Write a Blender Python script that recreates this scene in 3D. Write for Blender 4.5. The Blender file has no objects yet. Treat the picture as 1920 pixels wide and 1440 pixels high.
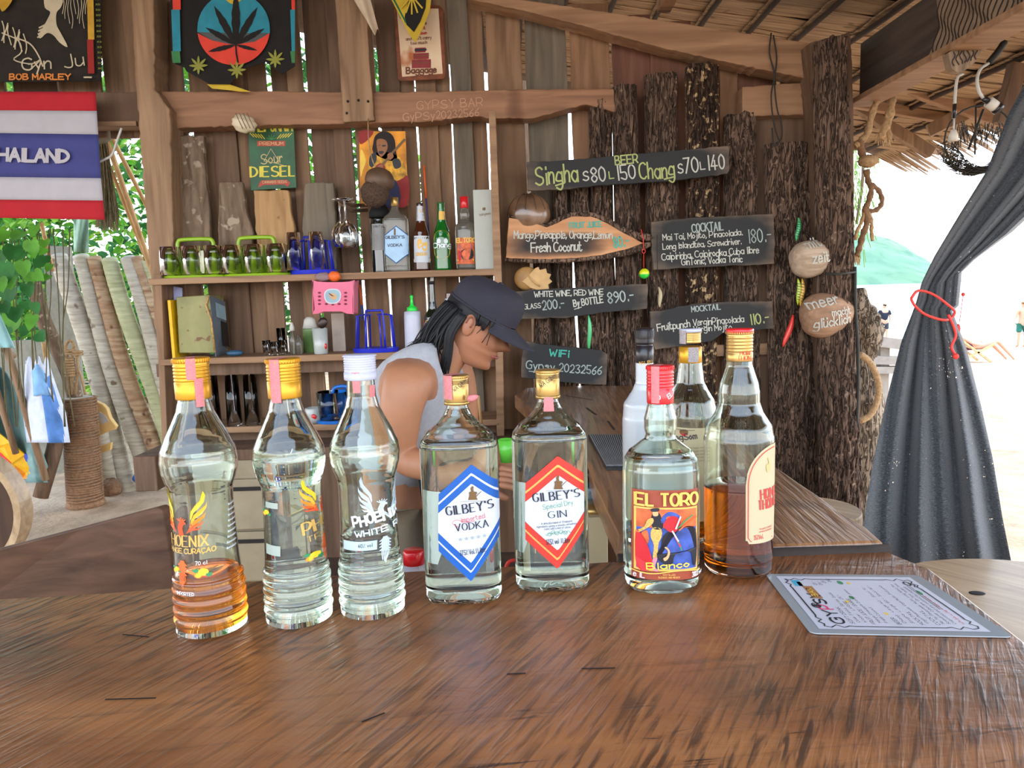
import bpy, math, random
from mathutils import Vector, Matrix, noise
random.seed(7)
SC = bpy.context.scene
COL = SC.collection
# ------------------------------------------------------------------ camera
ZC = 1.43
PITCH, ROLL, FPX = math.radians(7.1), math.radians(1.7), 1400.0
_f = Vector((0, math.cos(PITCH), -math.sin(PITCH)))
_r0 = Vector((1, 0, 0)); _u0 = Vector((0, math.sin(PITCH), math.cos(PITCH)))
_r = _r0 * math.cos(ROLL) - _u0 * math.sin(ROLL)
_u = _u0 * math.cos(ROLL) + _r0 * math.sin(ROLL)
CAM = Vector((0, 0, ZC))
cd = bpy.data.cameras.new('camera'); cam = bpy.data.objects.new('camera', cd); COL.objects.link(cam)
cd.sensor_width = 36; cd.lens = 36 * FPX / 1920; cd.clip_start = .02; cd.clip_end = 4000
cam.matrix_world = Matrix(((_r.x, _u.x, -_f.x, 0), (_r.y, _u.y, -_f.y, 0), (_r.z, _u.z, -_f.z, ZC), (0, 0, 0, 1)))
SC.camera = cam
# ------------------------------------------------------------------ sky, sun, exposure
W = bpy.data.worlds.new('sky'); SC.world = W; W.use_nodes = True
nt = W.node_tree; nt.nodes.clear()
wo = nt.nodes.new('ShaderNodeOutputWorld'); bg = nt.nodes.new('ShaderNodeBackground')
tc = nt.nodes.new('ShaderNodeTexCoord'); sx = nt.nodes.new('ShaderNodeSeparateXYZ'); rp = nt.nodes.new('ShaderNodeValToRGB')
nt.links.new(tc.outputs['Generated'], sx.inputs[0]); nt.links.new(sx.outputs['Z'], rp.inputs[0])
rp.color_ramp.elements[0].position = 0.0; rp.color_ramp.elements[0].color = (1.0, .99, .97, 1)
rp.color_ramp.elements[1].position = 1.0; rp.color_ramp.elements[1].color = (.16, .30, .60, 1)
e_ = rp.color_ramp.elements.new(.32); e_.color = (.66, .78, .95, 1)
nt.links.new(rp.outputs[0], bg.inputs[0]); bg.inputs[1].default_value = 3.6
nt.links.new(bg.outputs[0], wo.inputs[0])
sd = bpy.data.lights.new('sun', 'SUN'); sd.energy = 3.4; sd.angle = math.radians(2.0); sd.color = (1, .95, .86)
sun = bpy.data.objects.new('sun', sd); COL.objects.link(sun)
sun.rotation_euler = Vector((-.62, -.42, -1.0)).to_track_quat('-Z', 'Y').to_euler()
SC.view_settings.view_transform = 'Standard'; SC.view_settings.look = 'None'
SC.view_settings.gamma = 1.0; SC.view_settings.use_curve_mapping = False
SC.view_settings.exposure = 0.80
cy = SC.cycles
cy.max_bounces = 12; cy.diffuse_bounces = 4; cy.glossy_bounces = 4; cy.transmission_bounces = 12; cy.transparent_max_bounces = 12
cy.caustics_refractive = True; cy.caustics_reflective = True; cy.blur_glossy = .5; cy.sample_clamp_indirect = 6
cy.use_adaptive_sampling = True; cy.adaptive_threshold = .02; cy.use_denoising = True
# ------------------------------------------------------------------ pixel rays to world points
def RAY(x, y): return _f + _r * ((x - 960) / FPX) - _u * ((y - 720) / FPX)
def PY(x, y, Y):
    d = RAY(x, y); return CAM + d * (Y / d.y)
def PZ(x, y, z):
    d = RAY(x, y); return CAM + d * ((z - ZC) / d.z)
def PROJ(p):
    v = Vector(p) - CAM; z = v.dot(_f)
    return (960 + FPX * v.dot(_r) / z, 720 - FPX * v.dot(_u) / z) if z > .01 else (-9999, -9999)
def nz(x, y=0, z=0): return noise.noise(Vector((x, y, z)))
def lerp(a, b, t): return a + (b - a) * t
# ------------------------------------------------------------------ materials
MATS = {}
def srgb(c): return tuple(((v / 255) / 12.92 if v / 255 <= .04045 else ((v / 255 + .055) / 1.055) ** 2.4) for v in c)
def _new(name):
    m = bpy.data.materials.new(name); m.use_nodes = True
    n = m.node_tree.nodes; b = n['Principled BSDF']; MATS[name] = m
    return m, m.node_tree, b
def mat(name, c, rough=.6, metal=0., trans=0., ior=1.45, var=.12, vs=20., bump=0., bs=60., coat=0., sheen=0., spec=.5, sub=0.):
    """plain procedural material: base colour with a little noise, optional bump"""
    if name in MATS: return MATS[name]
    m, t, b = _new(name); c = srgb(c)
    b.inputs['Roughness'].default_value = rough; b.inputs['Metallic'].default_value = metal
    b.inputs['IOR'].default_value = ior; b.inputs['Transmission Weight'].default_value = trans
    b.inputs['Coat Weight'].default_value = coat; b.inputs['Coat Roughness'].default_value = .12
    b.inputs['Sheen Weight'].default_value = sheen; b.inputs['Specular IOR Level'].default_value = spec
    b.inputs['Subsurface Weight'].default_value = sub; b.inputs['Subsurface Scale'].default_value = .01
    if trans > 0 and var == 0:
        b.inputs['Base Color'].default_value = (*c, 1); return m
    co = t.nodes.new('ShaderNodeTexCoord'); nn = t.nodes.new('ShaderNodeTexNoise'); nn.inputs['Scale'].default_value = vs
    nn.inputs['Detail'].default_value = 4
    mx = t.nodes.new('ShaderNodeMix'); mx.data_type = 'RGBA'
    t.links.new(co.outputs['Object'], nn.inputs['Vector'])
    mr = t.nodes.new('ShaderNodeMapRange'); mr.inputs[1].default_value = .3; mr.inputs[2].default_value = .7
    t.links.new(nn.outputs['Fac'], mr.inputs[0]); t.links.new(mr.outputs[0], mx.inputs['Factor'])
    mx.inputs['A'].default_value = (*[v * (1 - var) for v in c], 1); mx.inputs['B'].default_value = (*[min(1, v * (1 + var)) for v in c], 1)
    t.links.new(mx.outputs['Result'], b.inputs['Base Color'])
    if bump:
        n2 = t.nodes.new('ShaderNodeTexNoise'); n2.inputs['Scale'].default_value = bs; n2.inputs['Detail'].default_value = 5
        bp = t.nodes.new('ShaderNodeBump'); bp.inputs['Strength'].default_value = bump; bp.inputs['Distance'].default_value = .01
        t.links.new(co.outputs['Object'], n2.inputs['Vector']); t.links.new(n2.outputs['Fac'], bp.inputs['Height'])
        t.links.new(bp.outputs[0], b.inputs['Normal'])
    return m
def wood(name, c1, c2, c3=None, scale=(30, 30, 2.5), rough=.7, bump=.25, rot=(0, 0, 0), coat=0., spots=None, big=3., spec=.4):
    """grain stretched along one axis of the object, plus large patches"""
    if name in MATS: return MATS[name]
    m, t, b = _new(name); L = t.links
    co = t.nodes.new('ShaderNodeTexCoord'); oi = t.nodes.new('ShaderNodeObjectInfo')
    ad = t.nodes.new('ShaderNodeVectorMath'); ad.operation = 'ADD'
    L.new(co.outputs['Object'], ad.inputs[0]); L.new(oi.outputs['Random'], ad.inputs[1])
    mp0 = t.nodes.new('ShaderNodeMapping'); mp0.inputs['Rotation'].default_value = rot
    L.new(ad.outputs[0], mp0.inputs[0])
    mp = t.nodes.new('ShaderNodeMapping'); mp.inputs['Scale'].default_value = scale
    L.new(mp0.outputs[0], mp.inputs[0])
    n1 = t.nodes.new('ShaderNodeTexNoise'); n1.inputs['Scale'].default_value = 1; n1.inputs['Detail'].default_value = 6; n1.inputs['Distortion'].default_value = .6
    L.new(mp.outputs[0], n1.inputs['Vector'])
    r1 = t.nodes.new('ShaderNodeValToRGB'); e = r1.color_ramp.elements
    e[0].position = .32; e[0].color = (*srgb(c1), 1); e[1].position = .68; e[1].color = (*srgb(c2), 1)
    L.new(n1.outputs['Fac'], r1.inputs[0])
    n2 = t.nodes.new('ShaderNodeTexNoise'); n2.inputs['Scale'].default_value = big; n2.inputs['Detail'].default_value = 3
    L.new(ad.outputs[0], n2.inputs['Vector'])
    mr = t.nodes.new('ShaderNodeMapRange'); mr.inputs[1].default_value = .42; mr.inputs[2].default_value = .68; mr.inputs[4].default_value = .55
    L.new(n2.outputs['Fac'], mr.inputs[0])
    mx = t.nodes.new('ShaderNodeMix'); mx.data_type = 'RGBA'; L.new(mr.outputs[0], mx.inputs['Factor'])
    L.new(r1.outputs[0], mx.inputs['A']); mx.inputs['B'].default_value = (*srgb(c3 or c1), 1)
    out = mx.outputs['Result']
    if spots:
        n3 = t.nodes.new('ShaderNodeTexNoise'); n3.inputs['Scale'].default_value = spots[1]; n3.inputs['Detail'].default_value = 2
        L.new(ad.outputs[0], n3.inputs['Vector'])
        m3 = t.nodes.new('ShaderNodeMapRange'); m3.inputs[1].default_value = spots[2]; m3.inputs[2].default_value = spots[2] + .06
        L.new(n3.outputs['Fac'], m3.inputs[0])
        x3 = t.nodes.new('ShaderNodeMix'); x3.data_type = 'RGBA'; L.new(m3.outputs[0], x3.inputs['Factor'])
        L.new(out, x3.inputs['A']); x3.inputs['B'].default_value = (*srgb(spots[0]), 1); out = x3.outputs['Result']
    L.new(out, b.inputs['Base Color']); b.inputs['Roughness'].default_value = rough
    b.inputs['Coat Weight'].default_value = coat; b.inputs['Coat Roughness'].default_value = .2; b.inputs['Specular IOR Level'].default_value = spec
    bp = t.nodes.new('ShaderNodeBump'); bp.inputs['Strength'].default_value = bump; bp.inputs['Distance'].default_value = .006
    L.new(n1.outputs['Fac'], bp.inputs['Height']); L.new(bp.outputs[0], b.inputs['Normal'])
    return m
def glass(name, c=(255, 255, 255), rough=0., ior=1.5):
    return mat(name, c, rough=rough, trans=1., ior=ior, var=0)
# ------------------------------------------------------------------ mesh builder
def catmull(P, n=5, closed=False):
    if len(P) < 3: return list(P)
    P = [Vector(p) for p in P]; out = []; N = len(P)
    rng = range(N if closed else N - 1)
    for i in rng:
        p0 = P[i - 1] if (i > 0 or closed) else P[0] * 2 - P[1]
        p1, p2 = P[i], P[(i + 1) % N]
        p3 = P[(i + 2) % N] if (i + 2 < N or closed) else p2 * 2 - p1
        for k in range(n):
            s = k / n; s2 = s * s; s3 = s2 * s
            out.append(.5 * ((2 * p1) + (p2 - p0) * s + (2 * p0 - 5 * p1 + 4 * p2 - p3) * s2 + (3 * p1 - p0 - 3 * p2 + p3) * s3))
    if not closed: out.append(P[-1])
    return out
class MB:
    def __init__(s, m=None, T=None):
        s.v = []; s.f = []; s.mi = []; s.mats = []; s.sm = []; s.T = T
        s.cur = 0
        if m: s.use(m)
    def use(s, m):
        if isinstance(m, str): m = MATS[m]
        if m not in s.mats: s.mats.append(m)
        s.cur = s.mats.index(m); return s
    def pt(s, p):
        p = Vector(p)
        if s.T: p = s.T @ p
        s.v.append(p); return len(s.v) - 1
    def face(s, ids, smooth=False): s.f.append(ids); s.mi.append(s.cur); s.sm.append(smooth)
    def box(s, c, d, R=None):
        c = Vector(c); ids = []
        for z in (-.5, .5):
            for y in (-.5, .5):
                for x in (-.5, .5):
                    q = Vector((x * d[0], y * d[1], z * d[2]))
                    if R: q = R @ q
                    ids.append(s.pt(c + q))
        for q in ((0, 2, 3, 1), (4, 5, 7, 6), (0, 1, 5, 4), (2, 6, 7, 3), (0, 4, 6, 2), (1, 3, 7, 5)): s.face([ids[k] for k in q])
        return s
    def beam(s, a, b, w, h, up=(0, 0, 1), seg=1, wob=0.):
        """rectangular bar from a to b; w across, h along up"""
        a, b = Vector(a), Vector(b); d = (b - a).normalized(); up = Vector(up)
        sd_ = d.cross(up).normalized(); u2 = sd_.cross(d).normalized(); rings = []
        for k in range(seg + 1):
            p = a.lerp(b, k / seg); wb = wob * nz(k * .7 + a.x * 3, a.y * 5, a.z * 3); wc = wob * nz(k * .7, 9 + a.x, 3)
            rings.append([s.pt(p + sd_ * (i * w / 2) + u2 * (j * h / 2 + (wb if j > 0 else wc))) for i, j in ((-1, -1), (1, -1), (1, 1), (-1, 1))])
        for A, B in zip(rings, rings[1:]):
            for k in range(4): s.face([A[k], A[(k + 1) % 4], B[(k + 1) % 4], B[k]])
        s.face(rings[0][::-1]); s.face(rings[-1]); return s
    def prism(s, poly, ext):
        """closed polygon of 3-D points pushed along ext"""
        ext = Vector(ext); A = [s.pt(p) for p in poly]; B = [s.pt(Vector(p) + ext) for p in poly]; n = len(A)
        s.face(A); s.face(B[::-1])
        for k in range(n): s.face([A[k], B[k], B[(k + 1) % n], A[(k + 1) % n]])
        return s
    def tube(s, pts, r, n=8, cap=True, smooth=True, rfun=None):
        pts = [Vector(p) for p in pts]; N = len(pts)
        rr = r if isinstance(r, (list, tuple)) else [r] * N
        nrm = None; rings = []
        for i, p in enumerate(pts):
            d = (pts[min(i + 1, N - 1)] - pts[max(i - 1, 0)])
            if d.length < 1e-9: d = Vector((0, 0, 1))
            d.normalize()
            if nrm is None:
                nrm = d.orthogonal().normalized()
            else:
                nrm = (nrm - d * nrm.dot(d))
                nrm = nrm.normalized() if nrm.length > 1e-6 else d.orthogonal().normalized()
            bi = d.cross(nrm); ring = []
            for k in range(n):
                a = 2 * math.pi * k / n; R = rr[i] * (rfun(i, k) if rfun else 1)
                ring.append(s.pt(p + nrm * (math.cos(a) * R) + bi * (math.sin(a) * R)))
            rings.append(ring)
        for A, B in zip(rings, rings[1:]):
            for k in range(n): s.face([A[k], A[(k + 1) % n], B[(k + 1) % n], B[k]], smooth)
        if cap: s.face(rings[0][::-1]); s.face(rings[-1])
        return s
    def lathe(s, prof, n=32, sect=None, smooth=True, c=(0, 0, 0)):
        """prof: (z, rx[, ry]); sect: superellipse power"""
        c = Vector(c); rings = []
        for q in prof:
            z, rx = q[0], q[1]; ry = q[2] if len(q) > 2 else rx; pw = q[3] if len(q) > 3 else (sect or 2)
            if rx < 1e-6: rings.append([s.pt(c + Vector((0, 0, z)))]); continue
            ring = []
            for k in range(n):
                a = 2 * math.pi * k / n; ca, sa = math.cos(a), math.sin(a)
                x = math.copysign(abs(ca) ** (2 / pw), ca) * rx; y = math.copysign(abs(sa) ** (2 / pw), sa) * ry
                ring.append(s.pt(c + Vector((x, y, z))))
            rings.append(ring)
        for A, B in zip(rings, rings[1:]):
            if len(A) == 1 and len(B) == 1: continue
            for k in range(n):
                k2 = (k + 1) % n
                if len(A) == 1: s.face([A[0], B[k2], B[k]], smooth)
                elif len(B) == 1: s.face([A[k], A[k2], B[0]], smooth)
                else: s.face([A[k], A[k2], B[k2], B[k]], smooth)
        if len(rings[0]) > 1: s.face(rings[0][::-1])
        if len(rings[-1]) > 1: s.face(rings[-1])
        return s
    def ball(s, c, r, n=16, m=10, R=None, fn=None):
        c = Vector(c); r = (r, r, r) if not isinstance(r, (tuple, list)) else r; rings = []
        for j in range(m + 1):
            b = math.pi * j / m; ring = []
            for k in (range(n) if 0 < j < m else range(1)):
                a = 2 * math.pi * k / n
                q = Vector((math.sin(b) * math.cos(a) * r[0], math.sin(b) * math.sin(a) * r[1], math.cos(b) * r[2]))
                if fn: q = q * fn(a, b)
                if R: q = R @ q
                ring.append(s.pt(c + q))
            rings.append(ring)
        for A, B in zip(rings, rings[1:]):
            for k in range(n):
                k2 = (k + 1) % n
                if len(A) == 1: s.face([A[0], B[k], B[k2]], True)
                elif len(B) == 1: s.face([A[k], B[0], A[k2]], True)
                else: s.face([A[k], B[k], B[k2], A[k2]], True)
        return s
    def grid(s, fn, nu, nv, smooth=True, th=None):
        """fn(u,v) for u,v in 0..1; th = thickness vector for a closed sheet"""
        G = [[s.pt(fn(i / nu, j / nv)) for i in range(nu + 1)] for j in range(nv + 1)]
        for j in range(nv):
            for i in range(nu): s.face([G[j][i], G[j][i + 1], G[j + 1][i + 1], G[j + 1][i]], smooth)
        if th is not None:
            th = Vector(th)
            H = [[s.pt(Vector(fn(i / nu, j / nv)) + th) for i in range(nu + 1)] for j in range(nv + 1)]
            for j in range(nv):
                for i in range(nu): s.face([H[j][i], H[j + 1][i], H[j + 1][i + 1], H[j][i + 1]], smooth)
            for i in range(nu):
                s.face([G[0][i], H[0][i], H[0][i + 1], G[0][i + 1]]); s.face([G[nv][i], G[nv][i + 1], H[nv][i + 1], H[nv][i]])
            for j in range(nv):
                s.face([G[j][0], G[j + 1][0], H[j + 1][0], H[j][0]]); s.face([G[j][nu], H[j][nu], H[j + 1][nu], G[j + 1][nu]])
        return s
    def poly(s, pts): s.face([s.pt(p) for p in pts]); return s
    def build(s, name, parent=None, world=True, bevel=0., label=None, kind=None, solid=0., sub=0, auto=None):
        me = bpy.data.meshes.new(name)
        if parent is not None:
            off = LOC.get(parent.name, Vector((0, 0, 0))) if world else Vector((0, 0, 0))
        else:
            xs = [p.x for p in s.v]; ys = [p.y for p in s.v]; zs = [p.z for p in s.v]
            off = Vector(((min(xs) + max(xs)) / 2, (min(ys) + max(ys)) / 2, min(zs)))
        me.from_pydata([p - off for p in s.v], [], s.f)
        for m in s.mats: me.materials.append(m)
        me.polygons.foreach_set('material_index', s.mi); me.polygons.foreach_set('use_smooth', s.sm); me.update()
        o = bpy.data.objects.new(name, me); COL.objects.link(o)
        if parent is not None:
            o.parent = parent
            LOC[o.name] = off
        else:
            o.location = off; LOC[o.name] = off
        if solid:
            md = o.modifiers.new('solid', 'SOLIDIFY'); md.thickness = solid; md.offset = 0
        if bevel:
            md = o.modifiers.new('bevel', 'BEVEL'); md.width = bevel; md.segments = 2; md.limit_method = 'ANGLE'; md.angle_limit = .6
        if sub:
            md = o.modifiers.new('sub', 'SUBSURF'); md.levels = sub; md.render_levels = sub
        if label: o['label'] = label
        if kind: o['kind'] = kind
        return o
LOC = {}
def tag(o, label, cat, group=None):
    o['label'] = label; o['category'] = cat
    if group: o['group'] = group
    return o
def thing(name, label, cat, loc=(0, 0, 0), group=None, rotz=0):
    """an Empty at the base of a thing; its parts are its children"""
    o = bpy.data.objects.new(name, None); COL.objects.link(o); o.location = loc; o.rotation_euler = (0, 0, rotz)
    o.empty_display_size = .05; LOC[o.name] = Vector(loc); tag(o, label, cat, group); return o
def setting(name, loc=(0, 0, 0)):
    o = bpy.data.objects.new(name, None); COL.objects.link(o); o.location = loc; LOC[o.name] = Vector(loc); o['kind'] = 'structure'; return o
def dup(root, loc, rotz=0, label=None, group=None):
    r = root.copy(); COL.objects.link(r); r.location = loc; r.rotation_euler = (0, 0, rotz)
    if label: r['label'] = label
    if group: r['group'] = group
    for ch in list(root.children):
        c = ch.copy(); COL.objects.link(c); c.parent = r
        for g in ch.children:
            d = g.copy(); COL.objects.link(d); d.parent = c
    return r
# ------------------------------------------------------------------ stroke lettering (flat ribbons)
GL = {'A': '03 3b 63|16 56', 'B': '03 0b|~0b 4b 59 37 07|~07 47 65 43 03', 'C': '~6a 4b 1a 07 14 43 64', 'D': '03 0b|~0b 4a 67 44 03',
      'E': '6b 0b 03 63|07 57', 'F': '6b 0b 03|07 57', 'G': '~6a 4b 1a 07 14 43 64|64 67 47', 'H': '03 0b|63 6b|07 67', 'I': '13 1b',
      'J': '~4b 44 23 04', 'K': '03 0b|5b 06|27 63', 'L': '0b 03 53', 'M': '03 0b 36 6b 63', 'N': '03 0b 63 6b',
      'O': '~3b 1a 07 14 33 54 67 5a 3b', 'P': '03 0b|~0b 4b 69 46 06', 'Q': '~3b 1a 07 14 33 54 67 5a 3b|45 62', 'R': '03 0b|~0b 4b 69 46 06|36 63',
      'S': '~6a 4b 1a 18 37 66 64 33 04', 'T': '0b 6b|33 3b', 'U': '~0b 05 13 33 53 65 6b', 'V': '0b 33 6b', 'W': '0b 23 48 63 8b',
      'X': '0b 63|03 6b', 'Y': '0b 37 6b|37 33', 'Z': '0b 6b 03 63',
      'a': '~57 28 06 14 33 55|58 53', 'b': '0b 03|~07 38 55 33 04', 'c': '~47 28 06 05 23 44', 'd': '5b 53|~57 28 05 13 54',
      'e': '~06 46 38 18 05 13 44', 'f': '~4b 2b 19 13|08 38', 'g': '~57 28 05 14 54|~58 52 30 01', 'h': '0b 03|~06 28 47 43',
      'i': '13 18|1a 1b', 'j': '~28 22 10 00|2a 2b', 'k': '0b 03|48 05|16 43', 'l': '1b 13', 'm': '08 03|~07 18 37 33|~37 58 67 63',
      'n': '08 03|~06 28 47 43', 'o': '~28 06 05 23 45 46 28', 'p': '08 00|~07 38 55 33 04', 'q': '58 50|~57 28 05 13 54', 'r': '08 03|~06 28 37',
      's': '~47 28 07 36 44 23 04', 't': '~1b 14 33 44|08 38', 'u': '~08 04 23 45|48 43', 'v': '08 23 48', 'w': '08 13 36 53 68', 'x': '08 43|03 48',
      'y': '08 24|48 10', 'z': '08 48 03 43', '0': '~2b 09 05 23 45 49 2b', '1': '1b 13', '2': '~09 2b 49 36 03|03 43', '3': '~0a 2b 4a 27|~27 46 44 23 04',
      '4': '3b 05 55|38 33', '5': '4b 0b 07|~07 37 45 33 04', '6': '~4b 18 05 23 45 37 06', '7': '0b 4b 13', '8': '~27 09 2b 49 27 05 23 45 27',
      '9': '~48 27 09 2b 49 46 13', '.': '13 14', ',': '14 02', '-': '07 37', '/': '03 4b', "'": '1b 19', '%': '03 5b|0a 1b|54 43', 'ç': '~47 28 06 05 23 44|23 10',
      'Ç': '~6a 4b 1a 07 14 43 64|33 21', 'ü': '~08 04 23 45|48 43|0a 0b|4a 4b', '"': '1b 19|3b 39', '+': '07 47|25 29', '*': '07 47|19 35|39 15', '&': '~63 1a 2b 39 05 23 56'}
def strokes(ch):
    out = []
    for st in GL.get(ch, '').split('|'):
        if not st: continue
        sm = st[0] == '~'; pts = [Vector((int(q[0], 16), int(q[1], 16), 0)) for q in st.lstrip('~').split()]
        out.append((catmull(pts, 4) if sm else pts, sm))
    return out
def textwidth(t, sp=1.8):
    x = 0
    for ch in t:
        if ch == ' ': x += 3.5; continue
        ss = strokes(ch); x += (max((p.x for s_, _ in ss for p in s_), default=2)) + sp
    return x - sp
RC = [0]
def ribbon(mb, pts, w, fn, contrast=None):
    """pts 2-D list, w width; fn maps (x,y) to 3-D"""
    P = [Vector((p[0], p[1])) for p in pts]; L_ = []
    for i, p in enumerate(P):
        d = P[min(i + 1, len(P) - 1)] - P[max(i - 1, 0)]
        if d.length < 1e-9: d = Vector((1, 0))
        d.normalize(); n = Vector((-d.y, d.x)); ww = w
        if contrast is not None: ww = w * (contrast + (1 - contrast) * abs(d.y) ** 1.3)
        e = d * (w * .4) * (-1 if i == 0 else (1 if i == len(P) - 1 else 0)) if contrast is None else d * 0
        L_.append((p + e + n * ww / 2, p + e - n * ww / 2))
    RC[0] += 1; e_ = (RC[0] % 9) * .00005; e_ = Vector((0, -e_, e_ * .6))   # overlapping strokes never share one plane
    ids = [(mb.pt(Vector(fn(a.x, a.y)) + e_), mb.pt(Vector(fn(b.x, b.y)) + e_)) for a, b in L_]
    for a, b in zip(ids, ids[1:]): mb.face([a[0], b[0], b[1], a[1]])
def text(mb, t, fn, x0, y0, x1, y1, h, w=.09, serif=0., contrast=None, jit=0., sp=1.8, arc=0.):
    """lettering in a 2-D frame from baseline (x0,y0) to (x1,y1); cap height h; y grows upward after fn"""
    tw = textwidth(t, sp); d = Vector((x1 - x0, y1 - y0)); L_ = d.length; d.normalize(); n = Vector((d.y, -d.x))
    if h < 0: n = -n
    sx_ = L_ / tw; sy_ = abs(h) / 8; x = 0
    wpx = w * abs(h)
    for ch in t:
        if ch == ' ': x += 3.5; continue
        ss = strokes(ch); mxx = max((p.x for s_, _ in ss for p in s_), default=2)
        jy = random.uniform(-jit, jit) * abs(h)
        def cv(p, x=x, jy=jy):
            X = (x + p.x) * sx_; Y = (p.y - 3) * sy_ + jy - arc * abs(h) * 4 * (X / L_ - .5) ** 2
            q = Vector((x0, y0)) + d * X + n * Y
            return (q.x, q.y)
        for s_, sm in ss:
            if not sm and len(s_) > 2:
                for a, b in zip(s_, s_[1:]): ribbon(mb, [cv(a), cv(b)], wpx, fn, contrast)
            else:
                ribbon(mb, [cv(p) for p in s_], wpx, fn, contrast)
            if serif:
                E_ = list(zip(s_, s_[1:])) if not sm else []
                for a, b in E_:
                    if abs(a.y - b.y) > 2:
                        for e in (a, b):
                            if e.y in (3, 11, 8): 
                                q1, q2 = cv(Vector((e.x - serif, e.y, 0))), cv(Vector((e.x + serif, e.y, 0)))
                                ribbon(mb, [q1, q2], wpx * .35, fn)
        x += mxx + sp
def planefn(Y, off=0.): return lambda x, y: PY(x, y, Y - off)
def pxpoly(mb, pts, Y, smooth=0):
    if smooth: pts = [(p.x, p.y) for p in catmull([Vector((a, b, 0)) for a, b in pts], smooth, True)]
    mb.poly([PY(x, y, Y) for x, y in pts]); return mb
def pxslab(mb, pts, Y, th, smooth=0, rough=0.):
    """outline at depth Y (front face), pushed th away from the viewer"""
    if smooth: pts = [(p.x, p.y) for p in catmull([Vector((a, b, 0)) for a, b in pts], smooth, True)]
    if rough:
        q = []
        for i, (a, b) in enumerate(pts):
            c, d = pts[(i + 1) % len(pts)]; n = max(1, int(math.hypot(c - a, d - b) / 9))
            for k in range(n):
                X, Y_ = lerp(a, c, k / n), lerp(b, d, k / n)
                q.append((X + rough * nz(X * .13, Y_ * .11, 5), Y_ + rough * nz(X * .12, Y_ * .13, 1)))
        pts = q
    mb.prism([PY(x, y, Y) for x, y in pts], (0, th, 0)); return mb
def barkmat(name, crack, c1, c2, spot, st=.66):
    """cracked bark: dark vertical fissures between lighter ridges"""
    m, t, b = _new(name); L = t.links; N = t.nodes.new
    co = N('ShaderNodeTexCoord'); mp = N('ShaderNodeMapping'); mp.inputs['Scale'].default_value = (1, 1, .16); L.new(co.outputs['Object'], mp.inputs[0])
    def noi(sc, det, dist, vec): 
        n = N('ShaderNodeTexNoise'); n.inputs['Scale'].default_value = sc; n.inputs['Detail'].default_value = det; n.inputs['Distortion'].default_value = dist; L.new(vec, n.inputs['Vector']); return n.outputs['Fac']
    f = noi(70, 3, .8, mp.outputs[0])
    a = N('ShaderNodeMath'); a.operation = 'SUBTRACT'; L.new(f, a.inputs[0]); a.inputs[1].default_value = .5
    a2 = N('ShaderNodeMath'); a2.operation = 'ABSOLUTE'; L.new(a.outputs[0], a2.inputs[0])
    mr = N('ShaderNodeMapRange'); mr.inputs[1].default_value = .0; mr.inputs[2].default_value = .075; L.new(a2.outputs[0], mr.inputs[0])
    r = N('ShaderNodeValToRGB'); r.color_ramp.elements[0].position = .35; r.color_ramp.elements[0].color = (*srgb(c2), 1); r.color_ramp.elements[1].position = .65; r.color_ramp.elements[1].color = (*srgb(c1), 1); L.new(noi(26, 5, .3, mp.outputs[0]), r.inputs[0])
    x = N('ShaderNodeMix'); x.data_type = 'RGBA'; L.new(mr.outputs[0], x.inputs['Factor']); x.inputs['A'].default_value = (*srgb(crack), 1); L.new(r.outputs[0], x.inputs['B'])
    m3 = N('ShaderNodeMapRange'); m3.inputs[1].default_value = st; m3.inputs[2].default_value = st + .05; L.new(noi(45, 2, .2, co.outputs['Object']), m3.inputs[0])
    y = N('ShaderNodeMix'); y.data_type = 'RGBA'; L.new(m3.outputs[0], y.inputs['Factor']); L.new(x.outputs['Result'], y.inputs['A']); y.inputs['B'].default_value = (*srgb(spot), 1)
    L.new(y.outputs['Result'], b.inputs['Base Color']); b.inputs['Roughness'].default_value = .95; b.inputs['Specular IOR Level'].default_value = .2
    bp = N('ShaderNodeBump'); bp.inputs['Strength'].default_value = .9; bp.inputs['Distance'].default_value = .008; L.new(mr.outputs[0], bp.inputs['Height']); L.new(bp.outputs[0], b.inputs['Normal'])
# ------------------------------------------------------------------ shared materials
wood('plank_brown', (112, 84, 62), (156, 122, 92), (134, 102, 76), rough=.8)
wood('plank_grey', (96, 86, 74), (132, 118, 100), (110, 98, 84), rough=.85)
wood('plank_orange', (124, 90, 64), (160, 120, 88), (138, 102, 74), rough=.75)
wood('plank_red', (96, 60, 44), (130, 88, 66), (112, 72, 54), rough=.7, spots=((160, 128, 108), 14, .68))
wood('plank_dark', (88, 66, 50), (124, 96, 74), (104, 78, 60), rough=.8)
wood('beam_wood', (134, 98, 70), (176, 136, 102), (152, 112, 82), scale=(2.5, 26, 26), rough=.7, spots=((92, 58, 36), 5, .7))
wood('post_wood', (118, 90, 66), (166, 132, 100), (138, 106, 78), rough=.75)
wood('shelf_wood', (124, 92, 66), (168, 132, 98), (146, 110, 80), scale=(2.5, 30, 30), rough=.7)
wood('dark_beam', (66, 54, 46), (92, 78, 68), (76, 62, 52), scale=(30, 2.5, 30), rough=.8)
barkmat('bark', (50, 40, 34), (126, 101, 84), (98, 78, 65), (152, 126, 106))
barkmat('bark_spotted', (38, 29, 24), (96, 74, 58), (72, 54, 44), (196, 166, 124), .60)
wood('bark_pale', (92, 74, 58), (138, 116, 94), (112, 92, 74), scale=(40, 40, 8), rough=.95, bump=.6, spots=((166, 148, 126), 22, .62))
wood('bark_yellow', (150, 112, 72), (196, 156, 108), (170, 130, 86), scale=(34, 34, 3), rough=.85, bump=.4, spots=((110, 76, 48), 16, .68))
mat('nail', (52, 40, 34), .5, metal=.6)
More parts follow.
